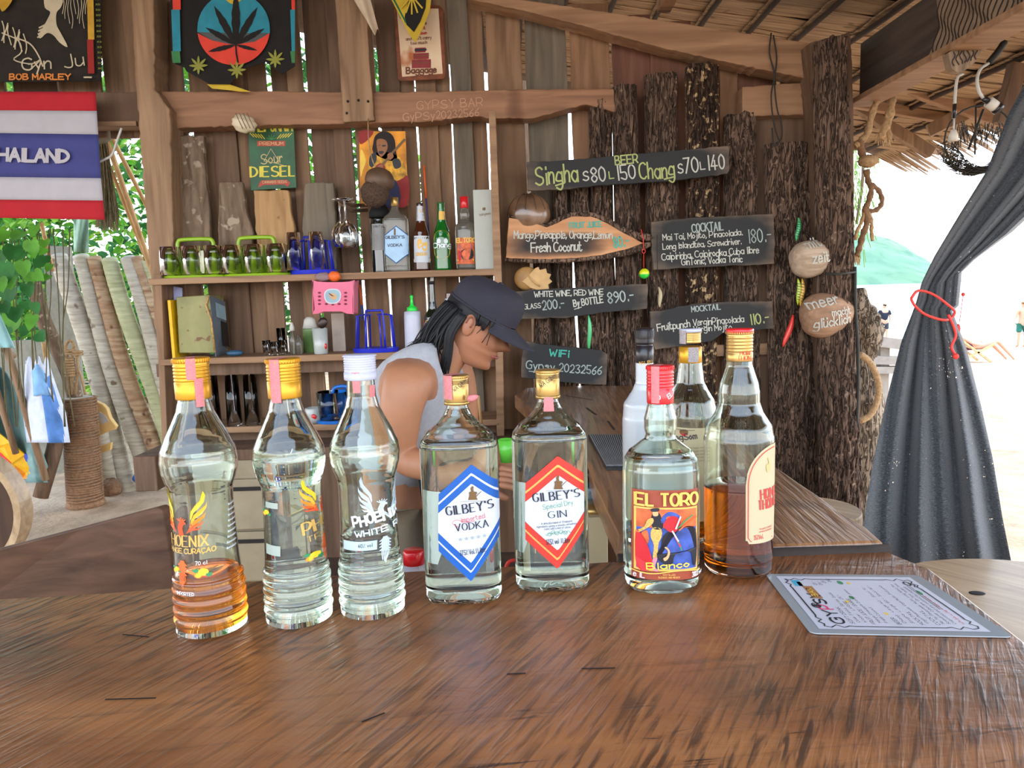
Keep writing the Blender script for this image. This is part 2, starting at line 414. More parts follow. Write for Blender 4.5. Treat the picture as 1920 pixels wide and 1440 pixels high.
mat('rope', (176, 142, 102), .9, var=.25, vs=90, bump=.5, bs=200)
mat('cord_dark', (46, 44, 38), .7)
mat('white_paint', (196, 192, 182), .55)
# ------------------------------------------------------------------ ground, sea, hill
def ss(a, b, x):
    t = max(0, min(1, (x - a) / (b - a))); return t * t * (3 - 2 * t)
def gz(x, y):
    d = math.hypot(x, y)
    h = -1.38 * min(1.25, max(0, (d - 4) / 34)) ** .75 * ss(0, 4, x)
    a = min(1, d / 6)
    return h + (.05 * nz(x * .8, y * .8) + .022 * nz(x * 3.1, y * 3.1, 4) + .012 * nz(x * 9, y * 9, 8)) * (1 if d < 14 else .7) * a
m, t, b = _new('sand'); L = t.links
co = t.nodes.new('ShaderNodeTexCoord'); n1 = t.nodes.new('ShaderNodeTexNoise'); n1.inputs['Scale'].default_value = 2.2; n1.inputs['Detail'].default_value = 8; n1.inputs['Roughness'].default_value = .7
rr = t.nodes.new('ShaderNodeValToRGB'); e = rr.color_ramp.elements
e[0].position = .3; e[0].color = (*srgb((132, 106, 80)), 1); e[1].position = .62; e[1].color = (*srgb((188, 160, 128)), 1)
n2 = t.nodes.new('ShaderNodeTexNoise'); n2.inputs['Scale'].default_value = 30; n2.inputs['Detail'].default_value = 6
bp = t.nodes.new('ShaderNodeBump'); bp.inputs['Strength'].default_value = .6; bp.inputs['Distance'].default_value = .03
L.new(co.outputs['Object'], n1.inputs[0]); L.new(co.outputs['Object'], n2.inputs[0]); L.new(n1.outputs[0], rr.inputs[0]); L.new(rr.outputs[0], b.inputs[0])
L.new(n2.outputs[0], bp.inputs['Height']); L.new(bp.outputs[0], b.inputs['Normal']); b.inputs['Roughness'].default_value = .95
def radial_ground(name, material, zf, radii, n=128):
    mb = MB(material); rings = [[mb.pt((0, 0, zf(0, 0)))]]
    for r in radii: rings.append([mb.pt((r * math.cos(2 * math.pi * k / n), r * math.sin(2 * math.pi * k / n), zf(r * math.cos(2 * math.pi * k / n), r * math.sin(2 * math.pi * k / n)))) for k in range(n)])
    for A, B in zip(rings, rings[1:]):
        for k in range(n):
            k2 = (k + 1) % n
            if len(A) == 1: mb.face([A[0], B[k], B[k2]], True)
            else: mb.face([A[k], B[k], B[k2], A[k2]], True)
    o = mb.build(name); o['kind'] = 'structure'; return o
rad = []; r_ = .3
while r_ < 3000: rad.append(r_); r_ *= 1.045 if r_ < 16 else 1.16
def land(x, y):
    d = math.hypot(x, y)
    if d < 44: return gz(x, y)
    sea = ss(-.25, .25, x / d)
    return lerp(0, -6, sea * ss(44, 80, d)) + (-1.7) * sea + (0 if d > 200 else .2 * nz(x * .1, y * .1))
radial_ground('floor', 'sand', land, rad, 220)
m, t, b = _new('sea_water'); b.inputs['Base Color'].default_value = (*srgb((150, 205, 215)), 1); b.inputs['Roughness'].default_value = .25
n2 = t.nodes.new('ShaderNodeTexNoise'); n2.inputs['Scale'].default_value = .8; n2.inputs['Detail'].default_value = 5
co = t.nodes.new('ShaderNodeTexCoord'); bp = t.nodes.new('ShaderNodeBump'); bp.inputs['Distance'].default_value = .1
t.links.new(co.outputs['Object'], n2.inputs[0]); t.links.new(n2.outputs[0], bp.inputs['Height']); t.links.new(bp.outputs[0], b.inputs['Normal'])
mb = MB('sea_water')
G = [(-10, 44), (60, -3000), (3000, -3000), (3000, 3000), (-700, 3000)]
mb.poly([(x, y, -1.62) for x, y in ((30, -3000), (3000, -3000), (3000, 3000), (-300, 3000), (3, 46))]); o = mb.build('sea'); tag(o, 'pale glittering sea at the far edge of the beach', 'sea'); o['kind'] = 'structure'
# hill across the bay
m = wood('hill_hazy_green', (62, 96, 74), (110, 142, 104), (84, 120, 98), scale=(.05, .05, .05), rough=1, bump=0, big=.01)  # bluish cast in the green puts distance haze into the base colour
def hill(name, pts, Y, depth, label):
    mb = MB('hill_hazy_green'); nu = 90; nv = 26
    def fn(u, v):
        x = lerp(pts[0][0], pts[-1][0], u)
        for (a, ya), (b_, yb) in zip(pts, pts[1:]):
            if a <= x <= b_: y = lerp(ya, yb, (x - a) / (b_ - a)); break
        top = PY(x, y, Y + depth); h = top.z + 1.7; vv = v
        hh = math.sin(min(1, vv * 1.25) * math.pi / 2) if vv < .8 else math.cos((vv - .8) / .2 * math.pi / 2)
        base = PY(x, 520, Y); xx = lerp(base.x, top.x, v)
        q = Vector((xx, Y + depth * v * 1.25, -1.7 + h * hh))
        q.z += h * hh * .05 * nz(q.x * .03, q.y * .03, q.z * .05) + 3.0 * hh * nz(q.x * .12, q.y * .1, q.z * .15)
        return q
    mb.grid(fn, nu, nv); o = mb.build(name); tag(o, label, 'hill'); o['kind'] = 'structure'; return o
hill('headland', [(1180, 452), (1300, 430), (1450, 415), (1560, 418), (1605, 425), (1640, 436), (1680, 446), (1720, 458), (1760, 480), (1800, 512), (1815, 521)], 520, 160, 'green wooded headland across the bay')
# ------------------------------------------------------------------ back wall of upright planks (each a piece)
YW = 3.06
wall = setting('wall_back', (0, YW, 0))
def roofz(x): return (2.63 - .235 * x) if x > -1.9 else (2.63 + .235 * 1.9 + .235 * (x + 1.9))
edges = [(-330, 'g', 8), (-250, 'd', 8), (-170, 'b', 8), (-90, 'd', 10), (-40, 'b', 10), (12, 'd', 12), (105, 'b', 10), (190, 'b', 5), (243, 'b', 2), (286, 'b', 3), (313, 'b', 2), (347, 'b', 9), (391, 'd', 2), (432, 'b', 2), (466, 'b', 2), (503, 'd', 9), (540, 'b', 2), (571, 'd', 7),
         (620, 'd', 3), (655, 'b', 5), (706, 'd', 10), (748, 'b', 3), (777, 'b', 5), (815, 'b', 2), (843, 'g', 4), (880, 'b', 3), (912, 'b', 8), (984, 'g', 10), (1067, 'o', 9), (1148, 'r', 8), (1222, 'r', 2), (1300, 'o', 9), (1352, 'o', 3), (1384, 'r', 4), (1462, 'd', 6), (1540, 'd', 3), (1600, 'd', 3)]
pm = {'b': 'plank_brown', 'g': 'plank_grey', 'o': 'plank_orange', 'r': 'plank_red', 'd': 'plank_dark'}
names_m = {0: 'b'}
for i in range(len(edges) - 1):
    a, c, g = edges[i]; b_, _, g2 = edges[i + 1]
    G_ = lambda q: -1.5 if q < 4 else q * .42
    xa = PY(a + G_(g), 150, YW).x; xb = PY(b_ - G_(g2), 150, YW).x
    left = xb < -1.36
    z0 = 2.08 if left else .05
    z1 = roofz((xa + xb) / 2) - .02
    lean = -.012 + .01 * math.sin(i * 7)
    mb = MB(pm[c]); n = 6 if left else 20; L_, R_ = [], []
    for k in range(n + 1):
        z = lerp(z0, z1, k / n); s_ = (2.2 - z) * .012
        wv = .007 if c in 'go' else .004
        L_.append(Vector((xa + s_ + wv * nz(z * 4, i * 3.1) + .0025 * nz(z * 17, i), YW, z)))
        R_.append(Vector((xb + s_ + wv * nz(z * 4, i * 3.1 + 40) + .0025 * nz(z * 17, i + 60), YW, z)))
    dy = .02 * (i % 2)
    poly = [p + Vector((0, dy, 0)) for p in L_ + R_[::-1]]
    mb.prism(poly, (0, .018, 0)); mb.build('plank', wall, bevel=.002)
# horizontal rails fixed to the planks
def beam_thing(name, label, m, pa, pb, w, h, cat='beam', up=(0, 0, 1), seg=10, wob=.008, group=None, y=None):
    mb = MB(m); mb.beam(pa, pb, w, h, up, seg, wob); return tag(mb.build(name, bevel=.004), label, cat, group)
# long tie beam (wavy underside, dark knot at the right)
m = wood('tie_beam_wood', (126, 88, 62), (170, 124, 90), (146, 102, 74), scale=(3, 30, 30), rough=.65, bump=.2, spots=((90, 52, 32), 2.6, .66))
mb = MB(m)
out = [(262, 172), (480, 170), (700, 173), (860, 170), (1000, 167), (1160, 166), (1172, 166), (1172, 215), (1100, 196), (1060, 206), (1000, 222), (925, 222), (890, 218), (800, 228), (640, 232), (450, 236), (330, 240), (262, 236)]
pxslab(mb, out, 2.96, .09, rough=2.5); tb = tag(mb.build('tie_beam', bevel=.004), 'long rough brown tie beam carved with chalk writing across the plank wall', 'beam')
mb = MB(mat('carving', (196, 150, 116), .9)); fn = planefn(2.96, .0008)
text(mb, 'GYPSY BAR', fn, 782, 205, 905, 198, 15, w=.09, jit=.06); text(mb, 'GyPSy20232566', fn, 756, 226, 898, 218, 14, w=.09, jit=.06)
mb.build('lettering', tb)
mb = MB('beam_wood'); pxslab(mb, [(1392, 163), (1535, 152), (1535, 214), (1392, 218)], 2.96, .08, rough=2); tag(mb.build('short_tie_beam', bevel=.004), 'short brown tie beam between the bark slabs and the corner post', 'beam')
mb = MB('beam_wood'); pxslab(mb, [(880, -8), (960, -4), (1180, 28), (1400, 62), (1540, 84), (1592, 90), (1592, 160), (1536, 152), (1420, 128), (1250, 92), (1100, 50), (990, 22), (880, -2)], 2.93, .1, rough=2)
tag(mb.build('gable_rafter', bevel=.004), 'long sloping rafter under the thatch along the top of the plank wall', 'beam')
mb = MB('plank_dark'); pxslab(mb, [(-260, 172), (262, 172), (262, 236), (-260, 232)], 2.97, .08, rough=2); tag(mb.build('lintel_beam', bevel=.004), 'dark lintel beam above the left opening behind the striped flag', 'beam')
mb = MB('shelf_wood'); mb.beam(PY(-200, 240, 3.0), PY(266, 236, 3.0), .09, .018, seg=4); tag(mb.build('window_sill_batten', bevel=.002), 'thin batten nailed under the lintel over the left opening', 'batten')
# left post: bark edged upright timber
mb = MB('post_wood'); pxslab(mb, [(243, -30), (287, -30), (290, 168), (318, 205), (324, 420), (326, 508), (302, 516), (304, 668), (318, 680), (326, 860), (345, 1200), (330, 1200), (312, 860), (304, 780), (290, 600), (278, 480), (260, 240), (251, 120)], 2.9, .12, rough=2.5)
tag(mb.build('left_post', bevel=.006), 'tall brown upright post at the left end of the shelves', 'post')
# board over the tie beam
mb = MB('post_wood'); pxslab(mb, [(627, -20), (686, -20), (692, 110), (702, 226), (643, 229), (636, 110)], 2.93, .03, rough=1.5); o = tag(mb.build('hanging_board', bevel=.003), 'grey brown board nailed upright over the tie beam', 'board')
mb = MB('nail')
for q in ((652, 190), (672, 188), (690, 190), (650, 212)): mb.ball(PY(*q, 2.928), .005, 8, 5)
mb.build('nail', o)
mb = MB(mat('cloth_cream', (206, 186, 160), .9, var=.1))
mb.grid(lambda u, v: PY(lerp(lerp(655, 700, v), lerp(692, 712, v), u), lerp(lerp(-14, 60, v), lerp(-14, 60, v), u) + 6 * math.sin(u * 7), 2.86 + .012 * math.sin(u * 9 + v * 3)), 10, 10, th=(0, .002, 0))
tag(mb.build('cream_rag', ), 'cream twisted rag hanging beside the upright board at the top', 'cloth')
# ------------------------------------------------------------------ roof of palm thatch
roof = setting('ceiling', (0, 1.5, 2.7))
wood('thatch', (126, 98, 72), (182, 150, 116), (154, 122, 92), scale=(3, 55, 20), rough=.9, bump=.6, spots=((104, 84, 52), 9, .66))
mat('thatch_dark', (88, 62, 42), .9); mat('batten_dark', (58, 40, 30), .9)
def slopept(x, y, dz=0.): return Vector((x, y, roofz(x) + .10 + dz))
nleaf = 0; rest = MB('thatch')
rr_ = random.Random(3)
xs_ = [-.1 + .19 * k for k in range(13)]
def leafpiece(mb, x0, x1, y, w, dz0, dz1, sk):
    P = [];
    for k in range(3):
        x = lerp(x0, x1, k / 2); P.append((slopept(x, y - w / 2 + sk * k / 2, lerp(dz0, dz1, k / 2) + rr_.uniform(-.003, .003)), slopept(x, y + w / 2 + sk * k / 2, lerp(dz0, dz1, k / 2) + rr_.uniform(-.003, .003))))
    poly = [a for a, _ in P] + [b_ for _, b_ in P[::-1]]
    mb.prism(poly, (0, 0, .004))
cand = []
for xi, x in enumerate(xs_):
    y = .2
    while y < 4.6:
        w = rr_.uniform(.045, .075)
        cand.append((x, y, w, rr_.uniform(-.02, .02), rr_.uniform(0, .02))); y += w * .9
cand2 = []
for c in cand:
    q = PROJ(slopept(c[0] + .1, c[1])); vis = -20 < q[0] < 1940 and -20 < q[1] < 260 and (c[1] < 2.95 or c[0] > 1.2)
    (cand2 if vis else cand2).append((0 if vis else 1, c))
cand2.sort(key=lambda t: (t[0], t[1][1]))
for k, (vv, c) in enumerate(cand2):
    tgt = MB('thatch') if (k < 290 and vv == 0) else rest
    leafpiece(tgt, c[0] - .02, c[0] + .2, c[1], c[2], c[4] * .3, .016 + c[4] * .4, c[3])
    if tgt is not rest: tgt.build('thatch_leaf', roof)
rest.build('thatch_leaf_mass', roof, kind='stuff')
mb = MB('thatch_dark')   # outer skin of the roof above the leaves
mb.grid(lambda u, v: (lerp(-5.2, 2.45, u), lerp(-.6, 5.0, v), roofz(lerp(-5.2, 2.45, u)) + .17 + .02 * nz(u * 30, v * 30)), 60, 50, th=(0, 0, .08)); mb.build('thatch_cover', roof)
mb = MB('thatch')
for k in range(330):     # ragged eave fringe over the beach side
    y = lerp(-.3, 4.9, k / 330); l = rr_.uniform(.03, .20)
    mb.prism([(2.35, y, roofz(2.35) + .14), (2.35, y + .014, roofz(2.35) + .14), (2.5 + l * .5, y + .02 + rr_.uniform(-.02, .02), roofz(2.35) + .10 - l * .6)], (0, 0, .01))
mb.build('eave_fringe', roof, kind='stuff')
for x in xs_:
    mb = MB('batten_dark'); mb.tube([slopept(x, .1 + k * .35, -.004 + .004 * math.sin(k * 2.2 + x * 9)) for k in range(14)], .011, 6); mb.build('batten', roof)
# rafters crossing under the thatch
def rafter(y, x0, x1, label, w=.07, h=.1):
    mb = MB('beam_wood'); mb.beam((x0, y, roofz(x0) + .03), (x1, y, roofz(x1) + .03), w, h, seg=6, wob=.006); return tag(mb.build('rafter', bevel=.004), label, 'beam')
rafter(2.02, -.4, 1.36, 'thick pale rafter crossing the thatch at the top right', .06, .10)
mb = MB('beam_wood'); mb.beam((.62, 2.15, roofz(.62) + .02), (.62, 3.0, roofz(.62) + .02), .05, .08); tag(mb.build('purlin', bevel=.003), 'short brown purlin under the thatch above the bark slabs', 'beam')
mb = MB('beam_wood'); mb.beam(PY(1600, 96, 3.7), PY(1990, 238, 3.5), .05, .19, seg=5, wob=.006); tag(mb.build('eave_beam', bevel=.004), 'broad pinkish eave beam above the rolled black net', 'beam')
mb = MB('beam_wood'); mb.beam(PY(1600, 193, 3.8), PY(1770, 222, 3.8), .04, .045, seg=3); tag(mb.build('eave_batten', bevel=.003), 'thin pale batten under the eave behind the hanging rope', 'batten')
mb = MB('plank_brown'); mb.beam(PY(1600, 196, 3.9), PY(1745, 288, 3.9), .05, .055, seg=4, wob=.01); tag(mb.build('broken_rail', bevel=.003), 'broken reddish rail sloping down under the eave against the sky', 'rail')
mb = MB('plank_brown'); mb.beam(PY(1740, 246, 3.7), PY(1850, 196, 3.6), .05, .06, seg=4, wob=.01); tag(mb.build('eave_brace', bevel=.003), 'short brace rising under the eave beside the hanging white light', 'brace')
mb = MB('plank_dark'); mb.beam(PY(1908, 120, 3.0), PY(1880, 232, 3.0), .045, .06, seg=3, wob=.01); tag(mb.build('eave_post', bevel=.003), 'short reddish upright at the head of the black curtain', 'post')
# dark beam running towards the viewer, with carved pale panel
db = thing('dark_side_beam', 'dark grey side beam running from the corner post towards the top right', 'beam', (1.36, 1.9, 2.1))
mb = MB('dark_beam'); mb.beam((1.40, 3.0, 2.215), (1.40, .3, 2.225), .05, .235, seg=8, wob=.004); mb.build('timber', db, bevel=.004)
mb = MB('beam_wood'); mb.beam((1.37, 2.98, 2.102), (1.37, .3, 2.112), .11, .022, seg=8, wob=.003); mb.build('edge_strip', db, bevel=.003)
wood('carved_pale', (112, 92, 74), (164, 138, 110), (136, 112, 90), scale=(60, 12, 12), rough=.8)
mb = MB('carved_pale'); Yc0, Yc1 = 2.05, .9
mb.prism([(1.372, y, z) for y, z in ((2.50, 2.125), (2.43, 2.2), (2.47, 2.33), (1.2, 2.34), (1.2, 2.12))], (-.012, 0, 0)); mb.build('carved_panel', db, bevel=.002)
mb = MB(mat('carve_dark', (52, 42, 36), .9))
for k in range(46):
    y = 2.46 - k * .0225; pts = [(y + .012 * math.sin(j * 1.3 + k) - j * .004, 2.13 + j * .021) for j in range(10)]
    ribbon(mb, [(p[0], p[1]) for p in pts], .006, lambda a, b_: Vector((1.3585, a, b_)))
mb.build('carved_groove', db)
# ------------------------------------------------------------------ bark slabs of the right wall
wr = setting('wall_right', (.8, 2.95, 0))
def bark(parent, name, top, bot, Y, m='bark', bulge=.035, lab=None, rings=None, flat=2., amp=1.):
    """half-log slab; top=(x0,x1,y), bot=(x0,x1,y) in picture pixels on the plane Y"""
    a0, a1 = PY(top[0], top[2], Y), PY(top[1], top[2], Y); b0, b1 = PY(bot[0], bot[2], Y), PY(bot[1], bot[2], Y)
    H = a0.z - b0.z; nu = 30; nv = max(10, int(H / .0095)); sd_ = top[0] * .37; mb = MB(m)
    def fn(u, v):
        l = b0.lerp(a0, v); r = b1.lerp(a1, v); z = l.z
        wl = .007 * nz(z * 7, sd_) + .004 * nz(z * 30, sd_); wr_ = .007 * nz(z * 7, sd_ + 50) + .004 * nz(z * 30, sd_ + 9)
        x = lerp(l.x + wl, r.x + wr_, u); q = 2 * u - 1
        bl = bulge * (1 - abs(q) ** flat) ** .5 if abs(q) < 1 else 0
        n_ = nz((x + .012 * nz(x * 9, z * 11, 7)) * 62 + sd_, z * 8.5, 1); rid = min(1, abs(n_) * 3.4); n2 = nz(x * 120, z * 34 + sd_, 2)
        d = (.013 * rid + .007 * n2 + .006 * nz(x * 20, z * 5, 6)) * amp * min(1, (1 - abs(q)) * 6 + .25)
        zz = z + (.012 * nz(x * 60, sd_) if v > .999 else 0)
        return Vector((x, Y + .03 - bl - d, zz))
    G = [[mb.pt(fn(i / nu, j / nv)) for i in range(nu + 1)] for j in range(nv + 1)]
    for j in range(nv):
        for i in range(nu): mb.face([G[j][i], G[j][i + 1], G[j + 1][i + 1], G[j + 1][i]], amp < .6)
    B = [[mb.pt(Vector((p.x, Y + .045, p.z))) for p in (mb.v[G[j][0]], mb.v[G[j][nu]])] for j in (0, nv)]
    mb.face([B[0][0], B[0][1], B[1][1], B[1][0]]); mb.face([G[j][0] for j in range(nv + 1)] + [B[1][0], B[0][0]]); mb.face([G[j][nu] for j in range(nv, -1, -1)] + [B[0][1], B[1][1]])
    mb.face(G[nv] + [B[1][1], B[1][0]]); mb.face(G[0][::-1] + [B[0][0], B[0][1]])
    return mb.build(name, parent)
for tp, bt, Y, m_ in (((1000, 1032, 440), (1006, 1040, 900), 2.98, 'bark'), ((1036, 1062, 350), (1048, 1098, 900), 2.97, 'bark'), ((1066, 1104, 352), (1108, 1156, 900), 2.98, 'bark'),
                      ((1106, 1146, 188), (1116, 1160, 900), 2.975, 'bark'), ((1150, 1198, 160), (1166, 1214, 900), 2.95, 'bark'), ((1210, 1271, 138), (1222, 1282, 960), 2.96, 'bark'),
                      ((1288, 1353, 122), (1290, 1345, 960), 2.93, 'bark_spotted'), ((1361, 1419, 214), (1362, 1436, 980), 2.96, 'bark'), ((1438, 1525, 268), (1452, 1548, 1010), 2.93, 'bark')):
    bark(wr, 'bark_slab', tp, bt, Y, m_)
mb = MB('shelf_wood'); mb.beam(PY(1205, 662, 3.0), PY(1545, 650, 3.0), .02, .045, seg=4); mb.build('back_rail', wr)
mb = MB('plank_dark'); pxslab(mb, [(1384, 214), (1540, 210), (1560, 1010), (1410, 1010)], 3.02, .02); mb.build('backing_board', wr)
cp = thing('corner_post', 'thick rough bark corner post at the right end of the bar, signs left of it', 'post', (1.25, 2.8, 0))
bark(cp, 'bark_front', (1534, 1590, 74), (1546, 1625, 1080), 2.78, 'bark', bulge=.06)
mb = MB('plank_dark'); pxslab(mb, [(1520, 80), (1594, 60), (1600, 200), (1606, 1080), (1556, 1080), (1530, 200)], 2.84, .12, rough=2); mb.build('trunk', cp)
mb = MB('cord_dark'); mb.tube([PY(1548, 513, 2.72), PY(1575, 514, 2.70), PY(1604, 510, 2.74)], .004, 6); mb.build('wire_tie', cp)
mb = MB('cord_dark'); mb.tube(catmull([PY(x, y, 2.75) for x, y in ((1603, 500), (1604, 580), (1608, 640), (1609, 720), (1606, 800))], 4), .006, 6); mb.build('wire_strand', cp)
# ------------------------------------------------------------------ bar counter
TZ = 1.05
m, t, b = _new('bar_wood'); L = t.links; N = t.nodes.new
co = N('ShaderNodeTexCoord')
def _tex(scale, rot, sc, det, dist, src=None):
    m0 = N('ShaderNodeMapping'); m0.inputs['Rotation'].default_value = (0, 0, rot); L.new(co.outputs['Object'], m0.inputs[0])
    m1 = N('ShaderNodeMapping'); m1.inputs['Scale'].default_value = scale; L.new(m0.outputs[0], m1.inputs[0])
    n_ = N('ShaderNodeTexNoise'); n_.inputs['Scale'].default_value = sc; n_.inputs['Detail'].default_value = det; n_.inputs['Distortion'].default_value = dist
    L.new(m1.outputs[0], n_.inputs['Vector']); return n_.outputs['Fac']
def _ramp(fac, stops):
    r = N('ShaderNodeValToRGB'); L.new(fac, r.inputs[0]); e = r.color_ramp.elements
    e[0].position = stops[0][0]; e[0].color = (*srgb(stops[0][1]), 1); e[1].position = stops[-1][0]; e[1].color = (*srgb(stops[-1][1]), 1)
    for p_, c_ in stops[1:-1]:
        q = e.new(p_); q.color = (*srgb(c_), 1)
    return r.outputs[0]
big = _tex((1.2, 3.2, 1), .25, 1.6, 3, .8)
base = _ramp(big, [(.3, (96, 62, 36)), (.45, (132, 80, 43)), (.6, (158, 101, 56)), (.78, (116, 72, 40))])
# saw marks: dark slanting streaks across the board
saw = _tex((150, 13, 1), .52, 1, 4, .6); saw2 = _tex((3, 60, 1), -.12, 1, 4, 1.2)
def _mr(fac, a, b_, lo=0, hi=1):
    r = N('ShaderNodeMapRange'); L.new(fac, r.inputs[0]); r.inputs[1].default_value = a; r.inputs[2].default_value = b_; r.inputs[3].default_value = lo; r.inputs[4].default_value = hi; return r.outputs[0]
def _mix(fac, A, B, bt='MIX'):
    x = N('ShaderNodeMix'); x.data_type = 'RGBA'; x.blend_type = bt
    if isinstance(fac, float): x.inputs['Factor'].default_value = fac
    else: L.new(fac, x.inputs['Factor'])
    for k, q in (('A', A), ('B', B)):
        if isinstance(q, tuple): x.inputs[k].default_value = (*srgb(q), 1)
        else: L.new(q, x.inputs[k])
    return x.outputs['Result']
def _mul(a, b_):
    x = N('ShaderNodeMath'); x.operation = 'MULTIPLY'; L.new(a, x.inputs[0]); L.new(b_, x.inputs[1]); return x.outputs[0]
amask = _mr(_tex((1, 1, 1), 0, 3.4, 3, .5), .36, .6, .25, 1)
c1 = _mix(_mul(_mr(saw, .48, .62, 0, .85), amask), base, (50, 30, 19))
c2 = _mix(_mr(saw2, .54, .72, 0, .45), c1, (58, 32, 20))
c3 = _mix(_mul(_mr(_tex((8, 60, 1), -.12, 1, 3, 2.), .62, .7, 0, .8), _mr(_tex((1, 1, 1), 0, 1.8, 2, 0), .5, .6, 0, 1)), c2, (30, 16, 10))
lite = _mix(_mr(_tex((120, 9, 1), .52, 1.7, 2, .5), .6, .72, 0, .35), c3, (170, 116, 70))
L.new(lite, b.inputs['Base Color']); b.inputs['Roughness'].default_value = .42
b.inputs['Coat Weight'].default_value = .55; b.inputs['Coat Roughness'].default_value = .2
bp = N('ShaderNodeBump'); bp.inputs['Strength'].default_value = .35; bp.inputs['Distance'].default_value = .004; L.new(saw, bp.inputs['Height'])
bp2 = N('ShaderNodeBump'); bp2.inputs['Strength'].default_value = .25; bp2.inputs['Distance'].default_value = .006; L.new(_tex((9, 22, 1), .1, 1, 4, 1), bp2.inputs['Height']); L.new(bp.outputs[0], bp2.inputs['Normal'])
L.new(bp2.outputs[0], b.inputs['Normal']); L.new(bp2.outputs[0], b.inputs['Coat Normal'])
wood('wing_wood', (96, 64, 42), (166, 120, 80), (138, 96, 62), scale=(95, 6, 40), rough=.38, bump=.7, coat=.55, rot=(0, 0, .05), spots=((74, 46, 30), 3.2, .64))
wood('stool_wood', (150, 120, 86), (196, 166, 126), (172, 142, 104), scale=(34, 3, 20), rough=.55, bump=.2, coat=.2, rot=(0, 0, -.7), spots=((140, 90, 48), 4, .62))
bar = thing('bar_counter', 'wide varnished dark brown slab bar counter in the foreground', 'bar counter', (0, .75, TZ - .07))
def slab(mb, outline, ztop, th, wob=.004, ch=.006):
    """thick board with a softened edge; outline counter clockwise (x,y)"""
    P = []
    for i, (a, c) in enumerate(outline):
        a2, c2 = outline[(i + 1) % len(outline)]; n = max(1, int(math.hypot(a2 - a, c2 - c) / .03))
        for k in range(n):
            x, y = lerp(a, a2, k / n), lerp(c, c2, k / n); P.append((x + wob * nz(x * 9, y * 9), y + wob * nz(x * 8, y * 11, 5)))
    cx = sum(p[0] for p in P) / len(P); cyy = sum(p[1] for p in P) / len(P)
    def ring(z, ins): 
        out = []
        for i, p in enumerate(P):
            q0, q1 = P[i - 1], P[(i + 1) % len(P)]; d = Vector((q1[0] - q0[0], q1[1] - q0[1])).normalized(); nrm = Vector((-d.y, d.x))
            out.append(mb.pt((p[0] + nrm.x * ins, p[1] + nrm.y * ins, z)))
        return out
    R = [ring(ztop, ch), ring(ztop - ch * .4, ch * .3), ring(ztop - ch, 0), ring(ztop - th, 0)]
    mb.face(R[0]); mb.face(R[3][::-1]); n = len(P)
    for A, B in zip(R, R[1:]):
        for k in range(n): mb.face([A[k], B[k], B[(k + 1) % n], A[(k + 1) % n]])
mb = MB('bar_wood'); slab(mb, [(-1.5, .3), (.40, .3), (.47, .5), (.53, .74), (.548, .95), (.524, 1.018), (.354, 1.016), (.127, 1.010), (-.08, 1.0), (-.272, .99), (-.45, .962), (-.68, .94), (-1.5, .80)], TZ, .07)
mb.build('top', bar)
wood('bar_front', (60, 42, 30), (88, 62, 44), rough=.8)
for x in (-1.35, -.55, .3): MB('bar_front').box((x, .62, (TZ - .07) / 2), (.1, .1, TZ - .07)).build('leg', bar, bevel=.004)
MB('bar_front').box((-.52, .62, .62), (1.7, .03, .68)).build('front_panel', bar, bevel=.002)
mb = MB(mat('scar', (22, 13, 9), .8))
for (x, y, l, a) in ((1122, 1253, 30, .02), (968, 1263, 16, .05), (245, 1310, 46, .03), (255, 1192, 24, -.1), (700, 1345, 20, .4)):
    P_ = [PZ(x + l * (k / 4 - .5) * 2, y - a * l * (k / 4 - .5) * 2, TZ + .0006) for k in range(5)]
    ribbon(mb, [(p.x, p.y) for p in P_], .0022, lambda u, v: Vector((u, v, TZ + .0006)))
mb.build('scar', bar, kind='stuff')
WZ = 1.060
wing = thing('bar_wing', 'side slab of the bar running back to the signs on the bark wall', 'bar counter', (.32, 1.9, 1.0))
def wz(x, y): p = PZ(x, y, WZ); return (p.x, p.y)
mb = MB('wing_wood'); slab(mb, [(.140, 1.017), (.30, 1.020), (.44, 1.024), (.524, 1.026), (.532, 1.10), wz(1580, 960), wz(1480, 890), wz(1390, 830), wz(1330, 790), (.53, 2.35), (.46, 2.80), (.3, 2.86), (.05, 2.84), wz(965, 740), wz(1030, 800), wz(1100, 868), wz(1135, 950), wz(1160, 1000)], WZ, .045)
mb.build('top', wing)
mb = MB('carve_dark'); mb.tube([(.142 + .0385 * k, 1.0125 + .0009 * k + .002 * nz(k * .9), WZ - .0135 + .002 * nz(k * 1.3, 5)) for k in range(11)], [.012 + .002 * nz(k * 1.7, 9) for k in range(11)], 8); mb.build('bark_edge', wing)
mb = MB(mat('scar2', (38, 24, 16), .8))
for pts in ([(1180, 735), (1230, 752), (1300, 790)], [(1100, 765), (1118, 778)], [(1140, 790), (1152, 806)], [(1060, 742), (1110, 750)]):
    P_ = catmull([PZ(x, y, WZ) for x, y in pts], 4); ribbon(mb, [(p.x, p.y) for p in P_], .006, lambda u, v: Vector((u, v, WZ + .0006)))
mb.build('crack', wing, kind='stuff')
for x, y in ((.12, 2.7), (.42, 2.7), (.26, 1.6), (.3, 1.12)): MB('bar_front').box((x, y, (WZ - .045) / 2), (.09, .09, WZ - .045)).build('leg', wing, bevel=.004)
